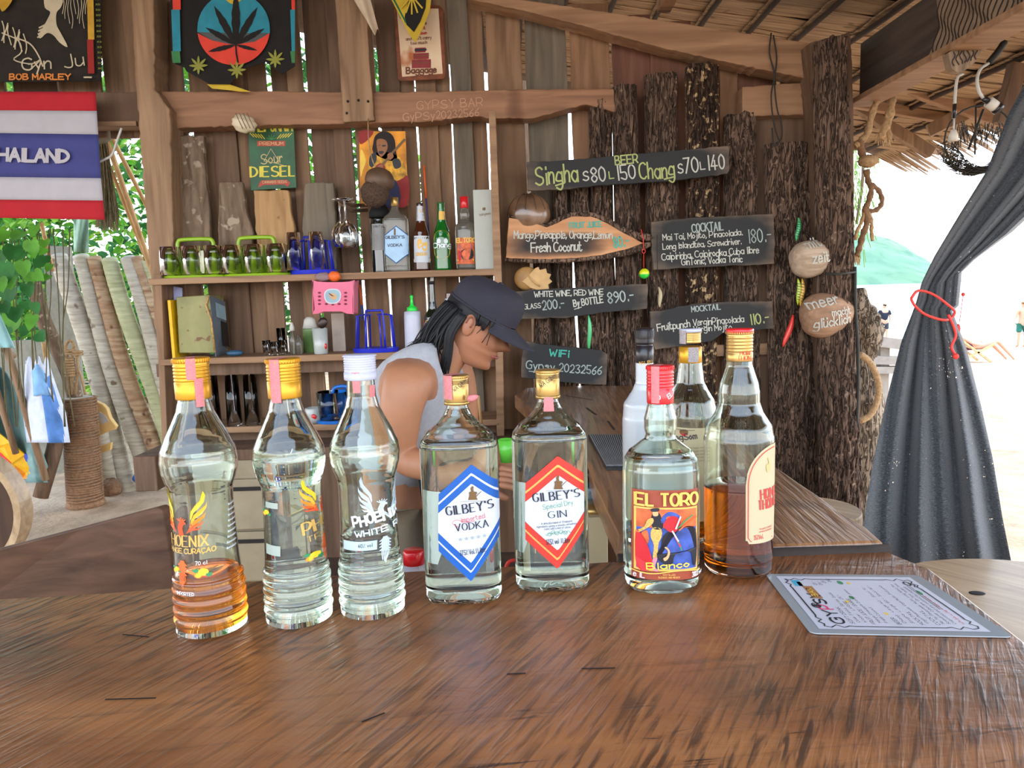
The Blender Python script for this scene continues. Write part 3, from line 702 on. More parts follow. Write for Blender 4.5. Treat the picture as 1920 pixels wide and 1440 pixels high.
# stools
def stool(label, x, y, z, r):
    s = thing('round_stool', label, 'stool', (x, y, 0))
    mb = MB('stool_wood'); mb.lathe([(z - .045, r * .96), (z - .04, r), (z - .006, r), (z, r * .985), (z, 0)], 40, smooth=False, c=(x, y, 0)); mb.build('seat', s)
    for k in range(3):
        a = k * 2.094 + .4; mb = MB('stool_wood'); mb.tube([(x + .6 * r * math.cos(a), y + .6 * r * math.sin(a), z - .04), (x + 1.0 * r * math.cos(a), y + 1.0 * r * math.sin(a), .0)], [.022, .018], 8); mb.build('leg', s)
    return s
s = stool('pale round wooden stool beside the right edge of the bar, knot hole in its seat', 1.06, 1.40, .76, .33)
mb = MB('scar'); q = PZ(1832, 1112, .7605); mb.ball(q, (.017, .012, .0012), 14, 6); mb.build('knot_hole', s)
stool('round wooden stool top behind the side slab at the foot of the corner post', .885, 2.16, .76, .135)
# drip mat
dm = thing('drip_mat', 'black ribbed rubber bar mat lying on the side slab', 'bar mat', (.24, 1.6, WZ))
c_ = [PZ(1103, 815, WZ + .006), PZ(1206, 815, WZ + .006), PZ(1212, 876, WZ + .006), PZ(1138, 877, WZ + .006)]
m_ = mat('rubber', (30, 31, 34), .45, var=.1)
mb = MB(m_); mb.prism([Vector((p.x, p.y, WZ + .0005)) for p in c_[::-1]], (0, 0, .006)); mb.build('base', dm)
mb = MB(mat('rubber_rib', (120, 122, 124), .35))
for k in range(26):
    a = c_[0].lerp(c_[1], (k + .5) / 26); b_ = c_[3].lerp(c_[2], (k + .5) / 26); mb.beam((a.x, a.y - .008, WZ + .0080), (b_.x, b_.y + .012, WZ + .0080), .0025, .003)
mb.build('rib', dm, kind='stuff')
# laminated menu
mn = thing('laminated_menu', 'white laminated drinks menu with black ornate border lying on the bar', 'menu', (.42, .85, TZ))
A_, B_, C__, D_ = [PZ(x, y, TZ + .002) for x, y in ((1435, 1076), (1722, 1078), (1902, 1194), (1520, 1187))]
def mfn(z):
    # u along the long side (A->B side is the page's left edge); frame 0..100
    def fn(u, v):
        p = A_.lerp(B_, u / 100).lerp(D_.lerp(C__, u / 100), v / 100); return Vector((p.x, p.y, z))
    return fn
def rrect(fn, a, b_, c, d, r, n=5):
    out = []
    for cx, cy2, a0 in ((c - r, b_ + r, -90), (c - r, d - r, 0), (a + r, d - r, 90), (a + r, b_ + r, 180)):
        for k in range(n + 1):
            t_ = math.radians(a0 + 90 * k / n); out.append(fn(cx + r * math.cos(t_), cy2 + r * math.sin(t_)))
    return out
mb = MB(mat('laminate', (150, 155, 156), .12, var=.03, coat=.6)); mb.prism(rrect(mfn(TZ + .0008), 0, 0, 100, 100, 4)[::-1], (0, 0, .0012)); mb.build('film', mn)
mb = MB(mat('paper_white', (196, 196, 204), .4, var=.02, coat=.5)); mb.poly(rrect(mfn(TZ + .0023), 6, 5, 92, 94, .5)[::-1]); mb.build('paper', mn)
mb = MB(mat('ink', (24, 24, 30), .5)); fn = mfn(TZ + .0026)
def border(a, b_, c, d):
    P_ = []
    for (x0, y0), (x1, y1) in zip(((a, b_), (c, b_), (c, d), (a, d)), ((c, b_), (c, d), (a, d), (a, b_))):
        for k in range(24):
            t_ = k / 24; e_ = min(t_, 1 - t_); o_ = 1.4 * math.sin(t_ * 60) * (1 if e_ < .2 else 0)
            x, y = lerp(x0, x1, t_), lerp(y0, y1, t_); P_.append((x + (o_ if x0 == x1 else 0), y + (o_ * 1.4 if y0 == y1 else 0)))
    P_.append(P_[0]); return P_
ribbon(mb, border(10, 11, 88, 90), .9, fn)
T_ = lambda s_, x, y0, y1, h, w=.12: text(mb, s_, fn, x, y0, x, y1, h, w=w)
# the page reads with its top towards the left of the picture; lines run from the near side upward
def line(s_, u, v0, v1, h, w=.12): text(mb, s_, fn, u, v0, u, v1, h, w=w)
line('GY', 22.5, 86, 66, 6.5, .2); line('SY', 22.5, 55, 38, 6.5, .2)
for u, s_, a, b_ in ((27, 'SOFT DRINK', 86, 60), (30.5, 'Coke  Fanta  Sprite  Soda', 84, 36), (34, 'Water   LARGE  25.-', 84, 40), (38, 'FRUIT JUICE / SHAKE', 86, 46), (41.5, 'Mango Pineapple Orange Lemon', 84, 30), (45, 'Fresh Coconut', 84, 60), (51, 'BEER', 86, 76),
                     (54.5, 'Chang   Large 140.-  Small 70.-', 84, 24), (58.5, 'Singha  Large 150.-  Small 80.-', 84, 22), (63, 'MOCKTAIL', 86, 66), (66, 'Virgin Pinacolada  Virgin Mojito  Fruit punch', 84, 22), (71, 'COCKTAIL', 86, 64),
                     (74, 'Mai Tai  Pinacolada  Mojito  Long Island Tea', 84, 20), (77, 'Screwdriver  Cuba Libre  Gin Tonic  Vodka Tonic', 84, 18), (80, 'Caipirinha and any cocktail by request', 84, 24)):
    line(s_, u, a, b_, 1.9 if s_[:3].isupper() else 1.6, .12)
for u, v in ((27, 22), (30.5, 22), (34, 18), (38, 16)): line('25.-', u, v, v - 8, 1.8)
ribbon(mb, [(82, 22), (82, 62)], .35, fn); ribbon(mb, [(83.4, 22), (83.4, 62)], .35, fn)
mb.use(mat('ink_pink', (214, 60, 110), .5)); line('P', 22.5, 64, 57, 6.5, .22); mb.use(mat('ink_red', (200, 50, 40), .5)); line('White wine / Red Wine', 84.5, 84, 40, 1.8)
mb.use(mat('ink_tan', (150, 104, 62), .5)); mb.poly([fn(*q) for q in ((17, 24), (23, 24), (23, 46), (17, 46))]); mb.use(mat('ink_yellow', (232, 190, 60), .5)); line('BAR', 21, 42, 28, 3, .18)
mb.use(mat('ink_blue', (60, 160, 190), .5)); mb.poly([fn(*q) for q in ((13, 13), (18, 13), (18, 24), (13, 24))]); mb.use('ink_tan'); mb.poly([fn(*q) for q in ((15.5, 16), (18, 16), (18, 24), (15.5, 24))])
mb.use(mat('ink_green', (50, 130, 80), .5)); 
for u, v, a, b_ in ((43, 17, 1.7, 3.4), (40, 44, 1.2, 3), (84, 34, 1.2, 4)): mb.poly([fn(u + a * math.cos(k * .628), v + b_ * math.sin(k * .628)) for k in range(10)])
mb.use('ink_yellow'); 
for u, v in ((48, 18), (35, 51), (49.5, 70)): mb.poly([fn(u + 1.1 * math.cos(k * .9), v + 2.2 * math.sin(k * .9)) for k in range(7)])
mb.use('ink'); ribbon(mb, [(15 + 2.2 * math.cos(k * .7), 58 + 4 * math.sin(k * .7)) for k in range(10)], .8, fn); ribbon(mb, [(13 + .3 * k, 54 + math.sin(k * 2.3) * 3 + 4) for k in range(16)], .6, fn); ribbon(mb, [(84 + 1.8 * math.cos(k * .7), 18 + 3.4 * math.sin(k * .7)) for k in range(10)], 1.1, fn)
ribbon(mb, [(85, 18), (87.5, 20), (86, 24)], .8, fn)
mb.build('print', mn)
# ------------------------------------------------------------------ bottles
glass('bottle_glass', (247, 255, 247), ior=1.48); glass('clear_liquid', (252, 254, 252), ior=1.33); glass('amber_liquid', (232, 120, 16), ior=1.35); glass('orange_liquid', (246, 150, 44), ior=1.35)
mat('cap_yellow', (206, 148, 36), .35, metal=.55, var=.05, spec=.6); mat('cap_gold', (184, 148, 86), .32, metal=.75, var=.06); mat('cap_white', (178, 178, 192), .4, var=.03)
mat('cap_red', (206, 28, 34), .3, var=.05, coat=.4); mat('cap_black', (30, 24, 26), .35, var=.1, coat=.3); mat('stamp_pink', (198, 118, 118), .7, var=.12, vs=400); mat('stamp_grey', (150, 140, 138), .7, var=.35, vs=700)
mat('print_gold', (214, 170, 90), .35, metal=.4); mat('print_orange', (224, 98, 40), .45); mat('print_yellow', (232, 196, 40), .45); mat('print_white', (222, 228, 230), .45); mat('print_silver', (190, 204, 214), .35, metal=.3)
mat('label_white', (196, 199, 205), .5, var=.02); mat('label_back', (158, 166, 152), .6, var=.05); mat('blue', (12, 82, 158), .45, var=.05); mat('red_label', (196, 48, 34), .45, var=.05)
mat('label_cream', (188, 172, 136), .6, var=.03); mat('ink_brown', (110, 78, 40), .5); mat('ink_dark', (34, 30, 40), .5)
class Bottle:
    def __init__(s, name, label, x, y, z, prof, sect=2., ryk=1., neck=None, rot=0., n=56):
        s.o = thing(name, label, 'bottle', (x, y, z)); s.x, s.y, s.z = x, y, z; s.pw = sect; s.rot = rot
        P_ = catmull([Vector((a, b_, 0)) for a, b_ in prof], 5); s.P = [(p.x, max(p.y, .003)) for p in P_]; s.ryk = ryk; s.neck = neck or .9; s.n = n
    def r(s, z):
        for (z0, r0), (z1, r1) in zip(s.P, s.P[1:]):
            if z0 <= z <= z1: return lerp(r0, r1, (z - z0) / max(1e-6, z1 - z0))
        return s.P[0][1] if z < s.P[0][0] else s.P[-1][1]
    def blend(s, r):   # square body, round neck
        k = ss(s.neck * .45, s.neck, r); return k
    def sec(s, z, off=0.):
        r = s.r(z); k = s.blend(r) if s.ryk != 1 or s.pw != 2 else 0
        ry = r * lerp(1, s.ryk, k)
        if s.ryk != 1: ry = max(ry, min(r, .0165))
        return (z, max(1e-4, r + off), max(1e-4, ry + off), lerp(2, s.pw, k))
    def glass_body(s, z0, z1, wall=.0025, ribs=None, m='bottle_glass'):
        zs = [p[0] for p in s.P if z0 <= p[0] <= z1]
        out = [s.sec(z, (ribs(z) if ribs else 0)) for z in zs]
        inn = [s.sec(z, -wall + (ribs(z) * .3 if ribs else 0)) for z in zs if z > .007]
        zi = inn[0][0]
        prof = [(out[0][0] + .002, 0)] + out + inn[::-1] + [(zi, 0)]
        mb = MB(m); mb.lathe(prof, s.n); mb.v = [s._rot(p) for p in mb.v]; mb.build('glass_body', s.o, world=False)
    def _rot(s, p):
        if not s.rot: return p
        c, q = math.cos(s.rot), math.sin(s.rot); return Vector((p.x * c - p.y * q, p.x * q + p.y * c, p.z))
    def liquid(s, z1, m, wall=.0025, z0=.0075, ribs=None):
        zs = [z0] + [p[0] for p in s.P if z0 < p[0] < z1 - .001] + [z1]
        pr = [s.sec(z, -wall + .0003 + (ribs(z) * .3 if ribs else 0)) for z in zs]
        mb = MB(m); mb.lathe([(z0, 0)] + pr + [(z1, 0)], s.n); mb.v = [s._rot(p) for p in mb.v]; mb.build('liquid', s.o, world=False)
    def ring(s, name, prof, m, knurl=0, parent=None, label=None):
        mb = MB(m); 
        mb.lathe(prof, 64, smooth=True)
        if knurl:
            z0, z1, rr0 = knurl
            for k in range(40):
                a = k * math.pi / 20; mb.box((rr0 * math.cos(a), rr0 * math.sin(a), (z0 + z1) / 2), (.0012, .0012, z1 - z0), Matrix.Rotation(a, 3, 'Z'))
        return mb.build(name, parent or s.o, world=False, label=label)
    def front(s, off=.0003):
        """picture pixel -> point on the front of the bottle"""
        def fn(px, py):
            z = 0.; X = 0.
            for _ in range(3):
                sec = s.sec(max(0, z)); p = PY(px, py, s.y - sec[2] * .8); X = p.x - s.x; z = p.z - s.z
            sec = s.sec(max(.0, z)); return s.at(X / sec[1], z, off)
        return fn
    def at(s, t_, z, off=.0003):
        sec = s.sec(z); n_ = sec[3]; lim = .93
        if abs(t_) < lim: a = math.asin(t_)
        else: a = math.copysign(math.asin(lim) + (abs(t_) - lim) * 1.6, t_)
        if n_ > 2.05 and s.ryk != 1:
            tt = max(-.985, min(.985, t_)); y = -(1 - abs(tt) ** n_) ** (1 / n_) * (sec[2] + off); return Vector((tt * (sec[1] + off), y - off, z))
        return Vector((math.sin(a) * (sec[1] + off), -math.cos(a) * (sec[2] + off), z))
    def patch(s, mb, fn, xl, xr, ytop, ybot, nu=14, nv=14):
        """px patch; ytop/ybot functions of px"""
        G = [[mb.pt(fn(lerp(xl, xr, i / nu), lerp(ytop(lerp(xl, xr, i / nu)), ybot(lerp(xl, xr, i / nu)), j / nv))) for i in range(nu + 1)] for j in range(nv + 1)]
        for j in range(nv):
            for i in range(nu): mb.face([G[j][i], G[j][i + 1], G[j + 1][i + 1], G[j + 1][i]], True)
    def stamp(s, z0, z1, a0, a1, r, m='stamp_pink', r2=None, top=None):
        """paper strip on the cap side, optionally folding over the top"""
        mb = MB(m); n = 10
        def f(u, v):
            a = lerp(a0, a1, u); rr = lerp(r2 if r2 else r, r, v) + .0007 + .0004 * nz(u * 5, v * 9); return (math.sin(a) * rr, -math.cos(a) * rr, lerp(z0, z1, v))
        mb.grid(f, 6, 10)
        if top:
            am = (a0 + a1) / 2; w = (a1 - a0) / 2 * r
            mb.grid(lambda u, v: (math.sin(am) * lerp(r, -r * .2, v) + math.cos(am) * (u - .5) * 2 * w, -math.cos(am) * lerp(r, -r * .2, v) + math.sin(am) * (u - .5) * 2 * w, z1 + .0008), 3, 3)
        mb.build('tax_stamp', s.o, world=False)
def screwcap(B, m, r, z0, z1, skirt, name='cap'):
    """threaded closure z0..z1 with a knurled top and grooves"""
    h = z1 - z0; P_ = [(z0, r * .98), (z0 + .001, r)]
    for k in range(6): 
        z = lerp(z0 + skirt, z1 - h * .16, k / 5.); P_ += [(z - .0009, r * 1.01), (z, r * .955), (z + .0009, r * 1.01)]
    P_ += [(z1 - h * .13, r * .97), (z1 - h * .11, r * 1.03), (z1 - .001, r * 1.03), (z1, r * .98), (z1, 0)]
    return B.ring(name, P_, m, knurl=(z1 - h * .1, z1 - .0012, r * 1.03))
FEATH = [[(1445, 830), (1450, 780), (1475, 740), (1510, 700), (1528, 632), (1543, 665), (1535, 715), (1505, 755), (1470, 790), (1450, 845)],
         [(1448, 862), (1470, 806), (1510, 772), (1545, 740), (1555, 712), (1552, 755), (1525, 800), (1480, 834), (1455, 876)],
         [(1443, 890), (1470, 848), (1520, 822), (1550, 790), (1540, 828), (1500, 864), (1452, 900)],
         [(1436, 912), (1470, 878), (1510, 868), (1540, 850), (1520, 884), (1480, 900), (1440, 922)],
         [(1418, 944), (1436, 906), (1452, 850), (1462, 900), (1500, 906), (1528, 893), (1505, 916), (1460, 922), (1440, 932)]]
FCOL = ['print_yellow', 'fe2', 'fe3', 'print_orange', 'fe5']
mat('fe2', (236, 172, 44), .45); mat('fe3', (232, 134, 42), .45); mat('fe5', (214, 76, 36), .45)
def wing_mark(mb, fn, cx, cy2, s_, silver=False):
    """bird emblem: two wings of curved feathers, a crowned neck"""
    for sd_ in (-1, 1):
        for f_, c_ in zip(FEATH, FCOL):
            mb.use('print_silver' if silver else c_); q = [(cx + sd_ * (x - 1375) / 310 * s_, cy2 + (y - 940) / 310 * s_) for x, y in f_]
            mb.poly([fn(*p) for p in q])
    mb.use('print_silver' if silver else 'fe5'); ribbon(mb, [(cx, cy2 + .02 * s_), (cx - .03 * s_, cy2 - .12 * s_), (cx + .02 * s_, cy2 - .24 * s_)], s_ * .13, fn); ribbon(mb, [(cx, cy2 - .235 * s_), (cx + .1 * s_, cy2 - .225 * s_)], s_ * .05, fn)
    mb.use('print_silver' if silver else 'print_orange')
    for k in range(5): ribbon(mb, [(cx + (k - 2) * .025 * s_, cy2 - .28 * s_), (cx + (k - 2) * .055 * s_, cy2 - (.36 - .02 * abs(k - 2)) * s_)], s_ * .022, fn)
def tail_mark(mb, fn, cx, cy2, s_, m):
    mb.use(m)
    mb.poly([fn(cx + .17 * s_ * a, cy2 + b_ * s_) for a, b_ in ((-.6, 0), (.6, 0), (1.1, .25), (1.1, .55), (.8, .8), (-.8, .8), (-1.1, .55), (-1.1, .25))][::-1])
    for k in range(5):
        x = (k - 2) * .075 * s_; ribbon(mb, [(cx + x, cy2 + .7 * s_), (cx + x * 1.1 + .02 * s_, cy2 + 1.0 * s_), (cx + x * .7 + .05 * s_ * math.sin(k), cy2 + (1.45 - .09 * abs(k - 2)) * s_)], s_ * .055, fn)
    for sd_ in (-1, 1):
        for k in range(4): ribbon(mb, [(cx + sd_ * .14 * s_, cy2 + (.15 + .17 * k) * s_), (cx + sd_ * .25 * s_, cy2 + (.24 + .17 * k) * s_)], s_ * .06, fn)
def lemons(mb, fn, cx, cy2, r):
    for q, m_, dx, dy, rr in ((0, 'ink_green', -1.2, -.6, .6), (0, 'ink_green', 1.3, .3, .6), (1, 'print_yellow', .25, -.3, 1.0), (2, 'ink_orange', -.7, .35, .8), (2, 'print_yellow', -.7, .35, .55)):
        mb.use(m_); mb.poly([fn(cx + (dx + rr * math.cos(k * .628)) * r, cy2 + (dy + rr * .75 * math.sin(k * .628)) * r) for k in range(10)])
mat('ink_orange', (240, 140, 30), .5)
RIBZ = lambda z: (.0016 * (.5 + .5 * math.cos((z - .016) / .0115 * 2 * math.pi)) if .010 < z < .064 else 0)
PH = [(0, .036), (.002, .0385), (.010, .0388), (.030, .0385), (.055, .0380), (.066, .0362), (.08, .0350), (.11, .0338), (.15, .0332), (.164, .0338), (.174, .0375), (.184, .0404), (.195, .0414), (.207, .0400), (.222, .0338), (.238, .0258), (.250, .0202), (.262, .0172), (.275, .0165), (.300, .0150)]
def dense(P_, n=3): return [tuple(a + (b_ - a) * k / n for a, b_ in zip(p, q)) for p, q in zip(P_, P_[1:]) for k in range(n)] + [P_[-1]]
def phoenix(name, label, x, y, level, liq, sc=1., tr=0):
    B = Bottle(name, label, x, y, TZ, dense([(z * sc, r * sc) for z, r in PH]))
    rb = lambda z: RIBZ(z / sc) * sc
    B.glass_body(0, .299 * sc, ribs=rb); B.liquid(level, liq, ribs=rb); return B
b1 = phoenix('orange_liqueur_bottle', 'leftmost curvy bottle with yellow cap and a little orange liqueur left', -.361, .839, .070, 'orange_liquid', 1.02)
screwcap(b1, 'cap_yellow', .0192, .270, .3165, .020); b1.stamp(.293, .3165, .12, .62, .0198, top=True); b1.stamp(.262, .294, .50, .98, .0194)
mb = MB('print_gold'); fn = b1.front()
fn = b1.front(.0009); wing_mark(mb, fn, 344, 996, 78); mb.use('print_gold')
text(mb, 'PHOENIX', fn, 304, 1023, 392, 1020, 20, w=.17, contrast=.4, serif=.7); text(mb, 'ORANGE CURAÇAO', fn, 300, 1036, 404, 1032, 8.5, w=.2)
mb.use('print_white'); text(mb, '70 cl', fn, 372, 1055, 391, 1054, 6.5, w=.13); text(mb, 'IMPORTED', fn, 334, 1113, 370, 1112, 6, w=.18)
tail_mark(mb, fn, 346, 1048, 36, 'print_orange'); lemons(mb, fn, 383, 1071, 9); lemons(mb, fn, 332, 1068, 6)
mb.use('print_white')
for k in range(9): text(mb, 'ilunnemlumten', b1.front(), 418, 956 + k * 10, 436, 955 + k * 10, 4, w=.12)
mb.build('print', b1.o, world=False)
b2 = phoenix('triple_sec_bottle', 'curvy full bottle with yellow cap and gold wing print, second from left', -.263, .857, .197, 'clear_liquid')
screwcap(b2, 'cap_yellow', .0190, .2655, .311, .020); b2.stamp(.262, .311, -.55, .08, .0195, top=True)
mb = MB('print_gold'); fn = b2.front(.0009); wing_mark(mb, fn, 601, 966, 68)
mb.use('print_gold'); text(mb, 'PHOENIX', fn, 570, 1003, 668, 985, 22, w=.2, contrast=.4, serif=.7); text(mb, 'TRIPLE SEC', fn, 576, 1018, 668, 1003, 10, w=.14, contrast=.5, serif=.5)
tail_mark(mb, fn, 606, 1012, 34, 'print_orange'); lemons(mb, fn, 585, 1046, 8); lemons(mb, fn, 499, 962, 6)
mb.build('print', b2.o, world=False)
mb = MB('label_back'); b2.patch(mb, b2.front(), 497, 529, lambda x: 1021, lambda x: 1040, 4, 3); mb.build('back_panel', b2.o, world=False); mb = MB('label_back'); b2.patch(mb, b2.front(), 497, 524, lambda x: 941, lambda x: 952, 4, 3); mb.build('back_panel', b2.o, world=False)
b3 = phoenix('white_rum_bottle', 'curvy bottle with white cap and silver wing print, third from left', -.178, .874, .098, 'clear_liquid')
screwcap(b3, 'cap_white', .0186, .2905, .3115, .004); b3.stamp(.268, .292, -.35, .15, .0186, r2=.017); b3.stamp(.262, .276, .75, 1.25, .0178, r2=.0170)
B = b3; B.ring('sleeve', [(.282, .0186), (.283, .0193), (.291, .0193), (.2915, .018)], 'cap_white')
mb = MB('print_silver'); fn = b3.front(.0009); wing_mark(mb, fn, 715, 962, 72, True)
mb.use('print_white'); text(mb, 'PHOENIX', fn, 666, 985, 747, 968, 17, w=.24, jit=.12); text(mb, 'WHITE RUM', fn, 669, 1004, 770, 989, 10, w=.22)
tail_mark(mb, fn, 721, 1006, 33, 'print_silver'); mb.build('print', b3.o, world=False)
mb = MB(mat('label_pale', (176, 194, 198), .5)); b3.patch(mb, b3.front(.0002), 643, 708, lambda x: 1014 - (x - 643) * .05, lambda x: 1031 - (x - 643) * .05, 8, 3); mb.use('ink_dark'); text(mb, '40% vol', b3.front(), 674, 1024, 700, 1022, 6.5, w=.12); mb.build('strip_label', b3.o, world=False)
# square-shouldered clear litre bottles
GP = [(0, .036), (.0015, .0445), (.006, .0472), (.03, .0478), (.19, .0478), (.2005, .0462), (.211, .0385), (.2205, .0262), (.231, .0178), (.240, .0135), (.247, .0125), (.27, .0122)]
def litre(name, label, x, y, level, main, edge, word1, word2, px, hx, tx, rot=0.):
    B = Bottle(name, label, x, y, TZ, dense(GP), sect=3.0, ryk=.72, neck=.042)
    B.glass_body(0, .27); B.liquid(level, 'clear_liquid')
    screwcap(B, 'cap_gold', .0150, .2475, .2805, .022); B.ring('collar', [(.244, .0135), (.2445, .0158), (.2485, .0158), (.249, .014)], 'cap_gold')
    xl, xm, xr, yt, yl0, yl1, yr0, yr1, yb = hx
    def hexy(ins, k=1.3):
        a, c = xl + ins * 0, xr - ins * 0
        top = lambda x: (lerp(yt, yl0, (xm - x) / (xm - xl)) if x < xm else lerp(yt, yr0, (x - xm) / (xr - xm))) + ins * k
        bot = lambda x: (lerp(yb, yl1, (xm - x) / (xm - xl)) if x < xm else lerp(yb, yr1, (x - xm) / (xr - xm))) - ins * k
        return a, c, top, bot
    mb = MB('label_back'); 
    B.patch(mb, B.front(.0001), B_px(B, -.97), xm + 6, lambda x: yt + 52, lambda x: yl1 + 26 if x < xl else yl1 - 4, 10, 6)
    mb.build('back_label', B.o, world=False)
    mb = MB(main); nu = 28
    for ins, m_, off in ((0, main, .0003), (12, edge, .0006), (15.5, main, .0009), (27, 'label_white', .0012)):
        mb.use(m_); a, c, tp, bt = hexy(ins); B.patch(mb, B.front(off), a, c, tp, bt, nu, 16)
    fn = B.front(.0020)
    mb.use('ink_dark'); text(mb, word1, fn, *tx[0], w=.19, contrast=.3, serif=.7, sp=2.6); text(mb, word2, fn, *tx[1], w=.16, contrast=.3, serif=.7, sp=2.4)
    mb.use('ink_brown'); cx, cyy = tx[2]
    mb.poly([fn(cx + a, cyy + b_) for a, b_ in ((-8, 12), (9, 12), (7, 8), (6, 2), (8, 0), (7, -3), (2, -3), (1, -8), (2, -12), (-1, -14), (-4, -10), (-3, -4), (-7, -2), (-6, 2), (-7, 8))]); ribbon(mb, [(cx + 6, cyy + 6), (cx + 11, cyy + 1), (cx + 15, cyy - 3)], 1.2, fn)
    ribbon(mb, [(cx - 22, cyy + 15), (cx + 22, cyy + 15)], .5, fn)
    return B, mb, fn
def B_px(B, t_): return PROJ((B.x + t_ * B.r(.1), B.y - .02, B.z + .1))[0]
B, mb, fn = litre('clear_vodka_bottle', 'square shouldered clear bottle with blue and white hexagon label', -.068, .906, .2, 'blue', 'label_white', "GILBEY'S", 'VODKA', 0, (823.5, 884, 935, 868, 924, 1030, 905, 1010, 1086), ((840, 962, 923, 950, 16), (856, 991, 914, 984, 13), (886, 921)))
mb.use('ink_red'); ribbon(mb, [(p.x, p.y) for p in catmull([Vector((x, y, 0)) for x, y in ((862, 984), (850, 976), (858, 970), (872, 974), (890, 972))], 4)], .7, fn); text(mb, 'Imported', fn, 866, 975, 908, 967, 9, w=.09)
mb.use(mat('star_grey', (160, 160, 164), .5))
for k in range(5):
    cx, cyy = 864 + 10.8 * k, 1006 - 1.4 * k; mb.poly([fn(cx + (4.4 if j % 2 == 0 else 1.8) * math.sin(j * .628), cyy - (4.4 if j % 2 == 0 else 1.8) * math.cos(j * .628)) for j in range(10)])
mb.use('ink_dark'); text(mb, '37.5% Vol. 1 Litre', fn, 864, 1036, 909, 1030, 9, w=.1, sp=1.2)
mb.build('front_label', B.o, world=False); B.stamp(.252, .281, -1.25, -.25, .0155, top=True); vod = B
mb = MB('ink_dark'); text(mb, 'WA Gilbey', lambda x, y: Vector((math.sin((x - 860) / 24 * 1.0) * .0157, -math.cos((x - 860) / 24 * 1.0) * .0157, PY(860, y, .891).z - TZ)), 858, 735, 884, 716, 8, w=.08); mb.build('signature', B.o, world=False)
MB('stamp_pink').tube(catmull([(.013, -.012, .252), (.020, -.016, .2535), (.027, -.016, .256)], 3), [.001, .004, .0045, .0045, .004, .003, .001], 8).build('loose_tax_stamp', B.o, world=False)
B, mb, fn = litre('dry_gin_bottle', 'square shouldered clear bottle with red and white hexagon label', .045, .936, .2, 'red_label', 'print_gold', "GILBEY'S", 'GIN', 0, (985.5, 1045, 1094, 852, 904, 1010, 887, 993, 1063), ((1001, 937, 1084, 928, 15), (1028, 967, 1060, 964, 12), (1045, 901)))
mb.use('ink_green'); text(mb, 'Special Dry', fn, 1018, 951, 1072, 942, 9, w=.08)
ribbon(mb, [(1022 + k * 2.6, 997 - k * .3 + 3 * math.sin(k * 1.9)) for k in range(19)], .8, fn)
for q in ((1043, 995), (1036, 993), (1050, 992), (1030, 997), (1058, 994)): ribbon(mb, [(q[0] + 3.4 * math.cos(k * .7), q[1] + 3.2 * math.sin(k * .7)) for k in range(10)], .7, fn)
mb.use('ink_dark'); text(mb, 'A delicate blend of 12 natural', fn, 1015, 979, 1070, 974, 3.6, w=.12); text(mb, 'ingredients giving a smooth, refreshing', fn, 1007, 985, 1078, 979, 3.4, w=.12); text(mb, 'taste with a hint of citrus.', fn, 1020, 989, 1068, 985, 3.4, w=.12)
text(mb, '37.5% vol  1 Litre', fn, 1024, 1016, 1066, 1012, 9, w=.1, sp=1.2)
mb.build('front_label', B.o, world=False); B.stamp(.230, .2475, -.35, .35, .0155, r2=.0185)
mb = MB('ink_dark'); text(mb, 'WA Gilbey', lambda x, y: Vector((math.sin((x - 1031) / 24 * 1.0) * .0157, -math.cos((x - 1031) / 24 * 1.0) * .0157, PY(1031, y, .921).z - TZ)), 1016, 728, 1050, 706, 9, w=.08); mb.build('signature', B.o, world=False)
# pot-bellied neck bottle with red cap
TP = [(0, .030), (.0015, .040), (.008, .0455), (.03, .0472), (.10, .0475), (.152, .0470), (.166, .0450), (.176, .0390), (.186, .0270), (.1915, .0200), (.197, .0182), (.205, .0200), (.217, .0202), (.226, .0178), (.2345, .0160), (.262, .0150)]
B = Bottle('white_tequila_bottle', 'bulb necked clear bottle with red cap and bullfight label', .184, .92, TZ, dense(TP), sect=2.6, ryk=.8, neck=.044)
def flute(z): return 0
B.glass_body(0, .262); B.liquid(.170, 'clear_liquid')
screwcap(B, 'cap_red', .0166, .2365, .2835, .020); B.stamp(.238, .2835, -.85, -.25, .0172, top=True)
mb = MB('print_white'); cfn = lambda x, y: Vector((math.sin((x - 1238) / 26 * 1.0) * .0172, -math.cos((x - 1238) / 26) * .0172, PY(1238, y, .904).z - TZ)); text(mb, 'O', cfn, 1228, 750, 1234, 748, 9, w=.18); text(mb, 'EL TORO', cfn, 1250, 749, 1284, 728, 9, w=.15); mb.build('cap_lettering', B.o, world=False)
mb = MB(mat('label_rust', (150, 66, 44), .5, var=.06)); fn = B.front(.0003); B.patch(mb, fn, 1186, 1309, lambda x: 917 - (x - 1186) * .01, lambda x: 1083, 22, 16)
f2 = B.front(.0010); mb.use(mat('label_gold', (226, 178, 84), .45)); B.patch(mb, f2, 1190, 1306, lambda x: 948, lambda x: 1066, 22, 14)
f3 = B.front(.0012); mb.use(mat('pic_blue', (60, 80, 150), .5, var=.5, vs=60)); B.patch(mb, f3, 1194, 1303, lambda x: 951, lambda x: 1062, 22, 14)
f4 = B.front(.0008)
def blob(mb, fn, m_, pts, sm=3):
    mb.use(m_); q = catmull([Vector((a, b_, 0)) for a, b_ in pts], sm, True) if sm else [Vector((a, b_, 0)) for a, b_ in pts]
    mb.poly([fn(p.x, p.y) for p in q])
mat('pic_orange', (206, 96, 50), .5, var=.4, vs=70); mat('pic_red', (196, 34, 40), .5, var=.15); mat('pic_black', (26, 22, 30), .5); mat('pic_skin', (206, 160, 110), .5); mat('pic_gold', (196, 158, 80), .5, var=.3, vs=500); mat('pic_pink', (220, 130, 140), .5)
def rpts(a, b_, c, d): return [(a, b_), (c, b_), (c, d), (a, d)]
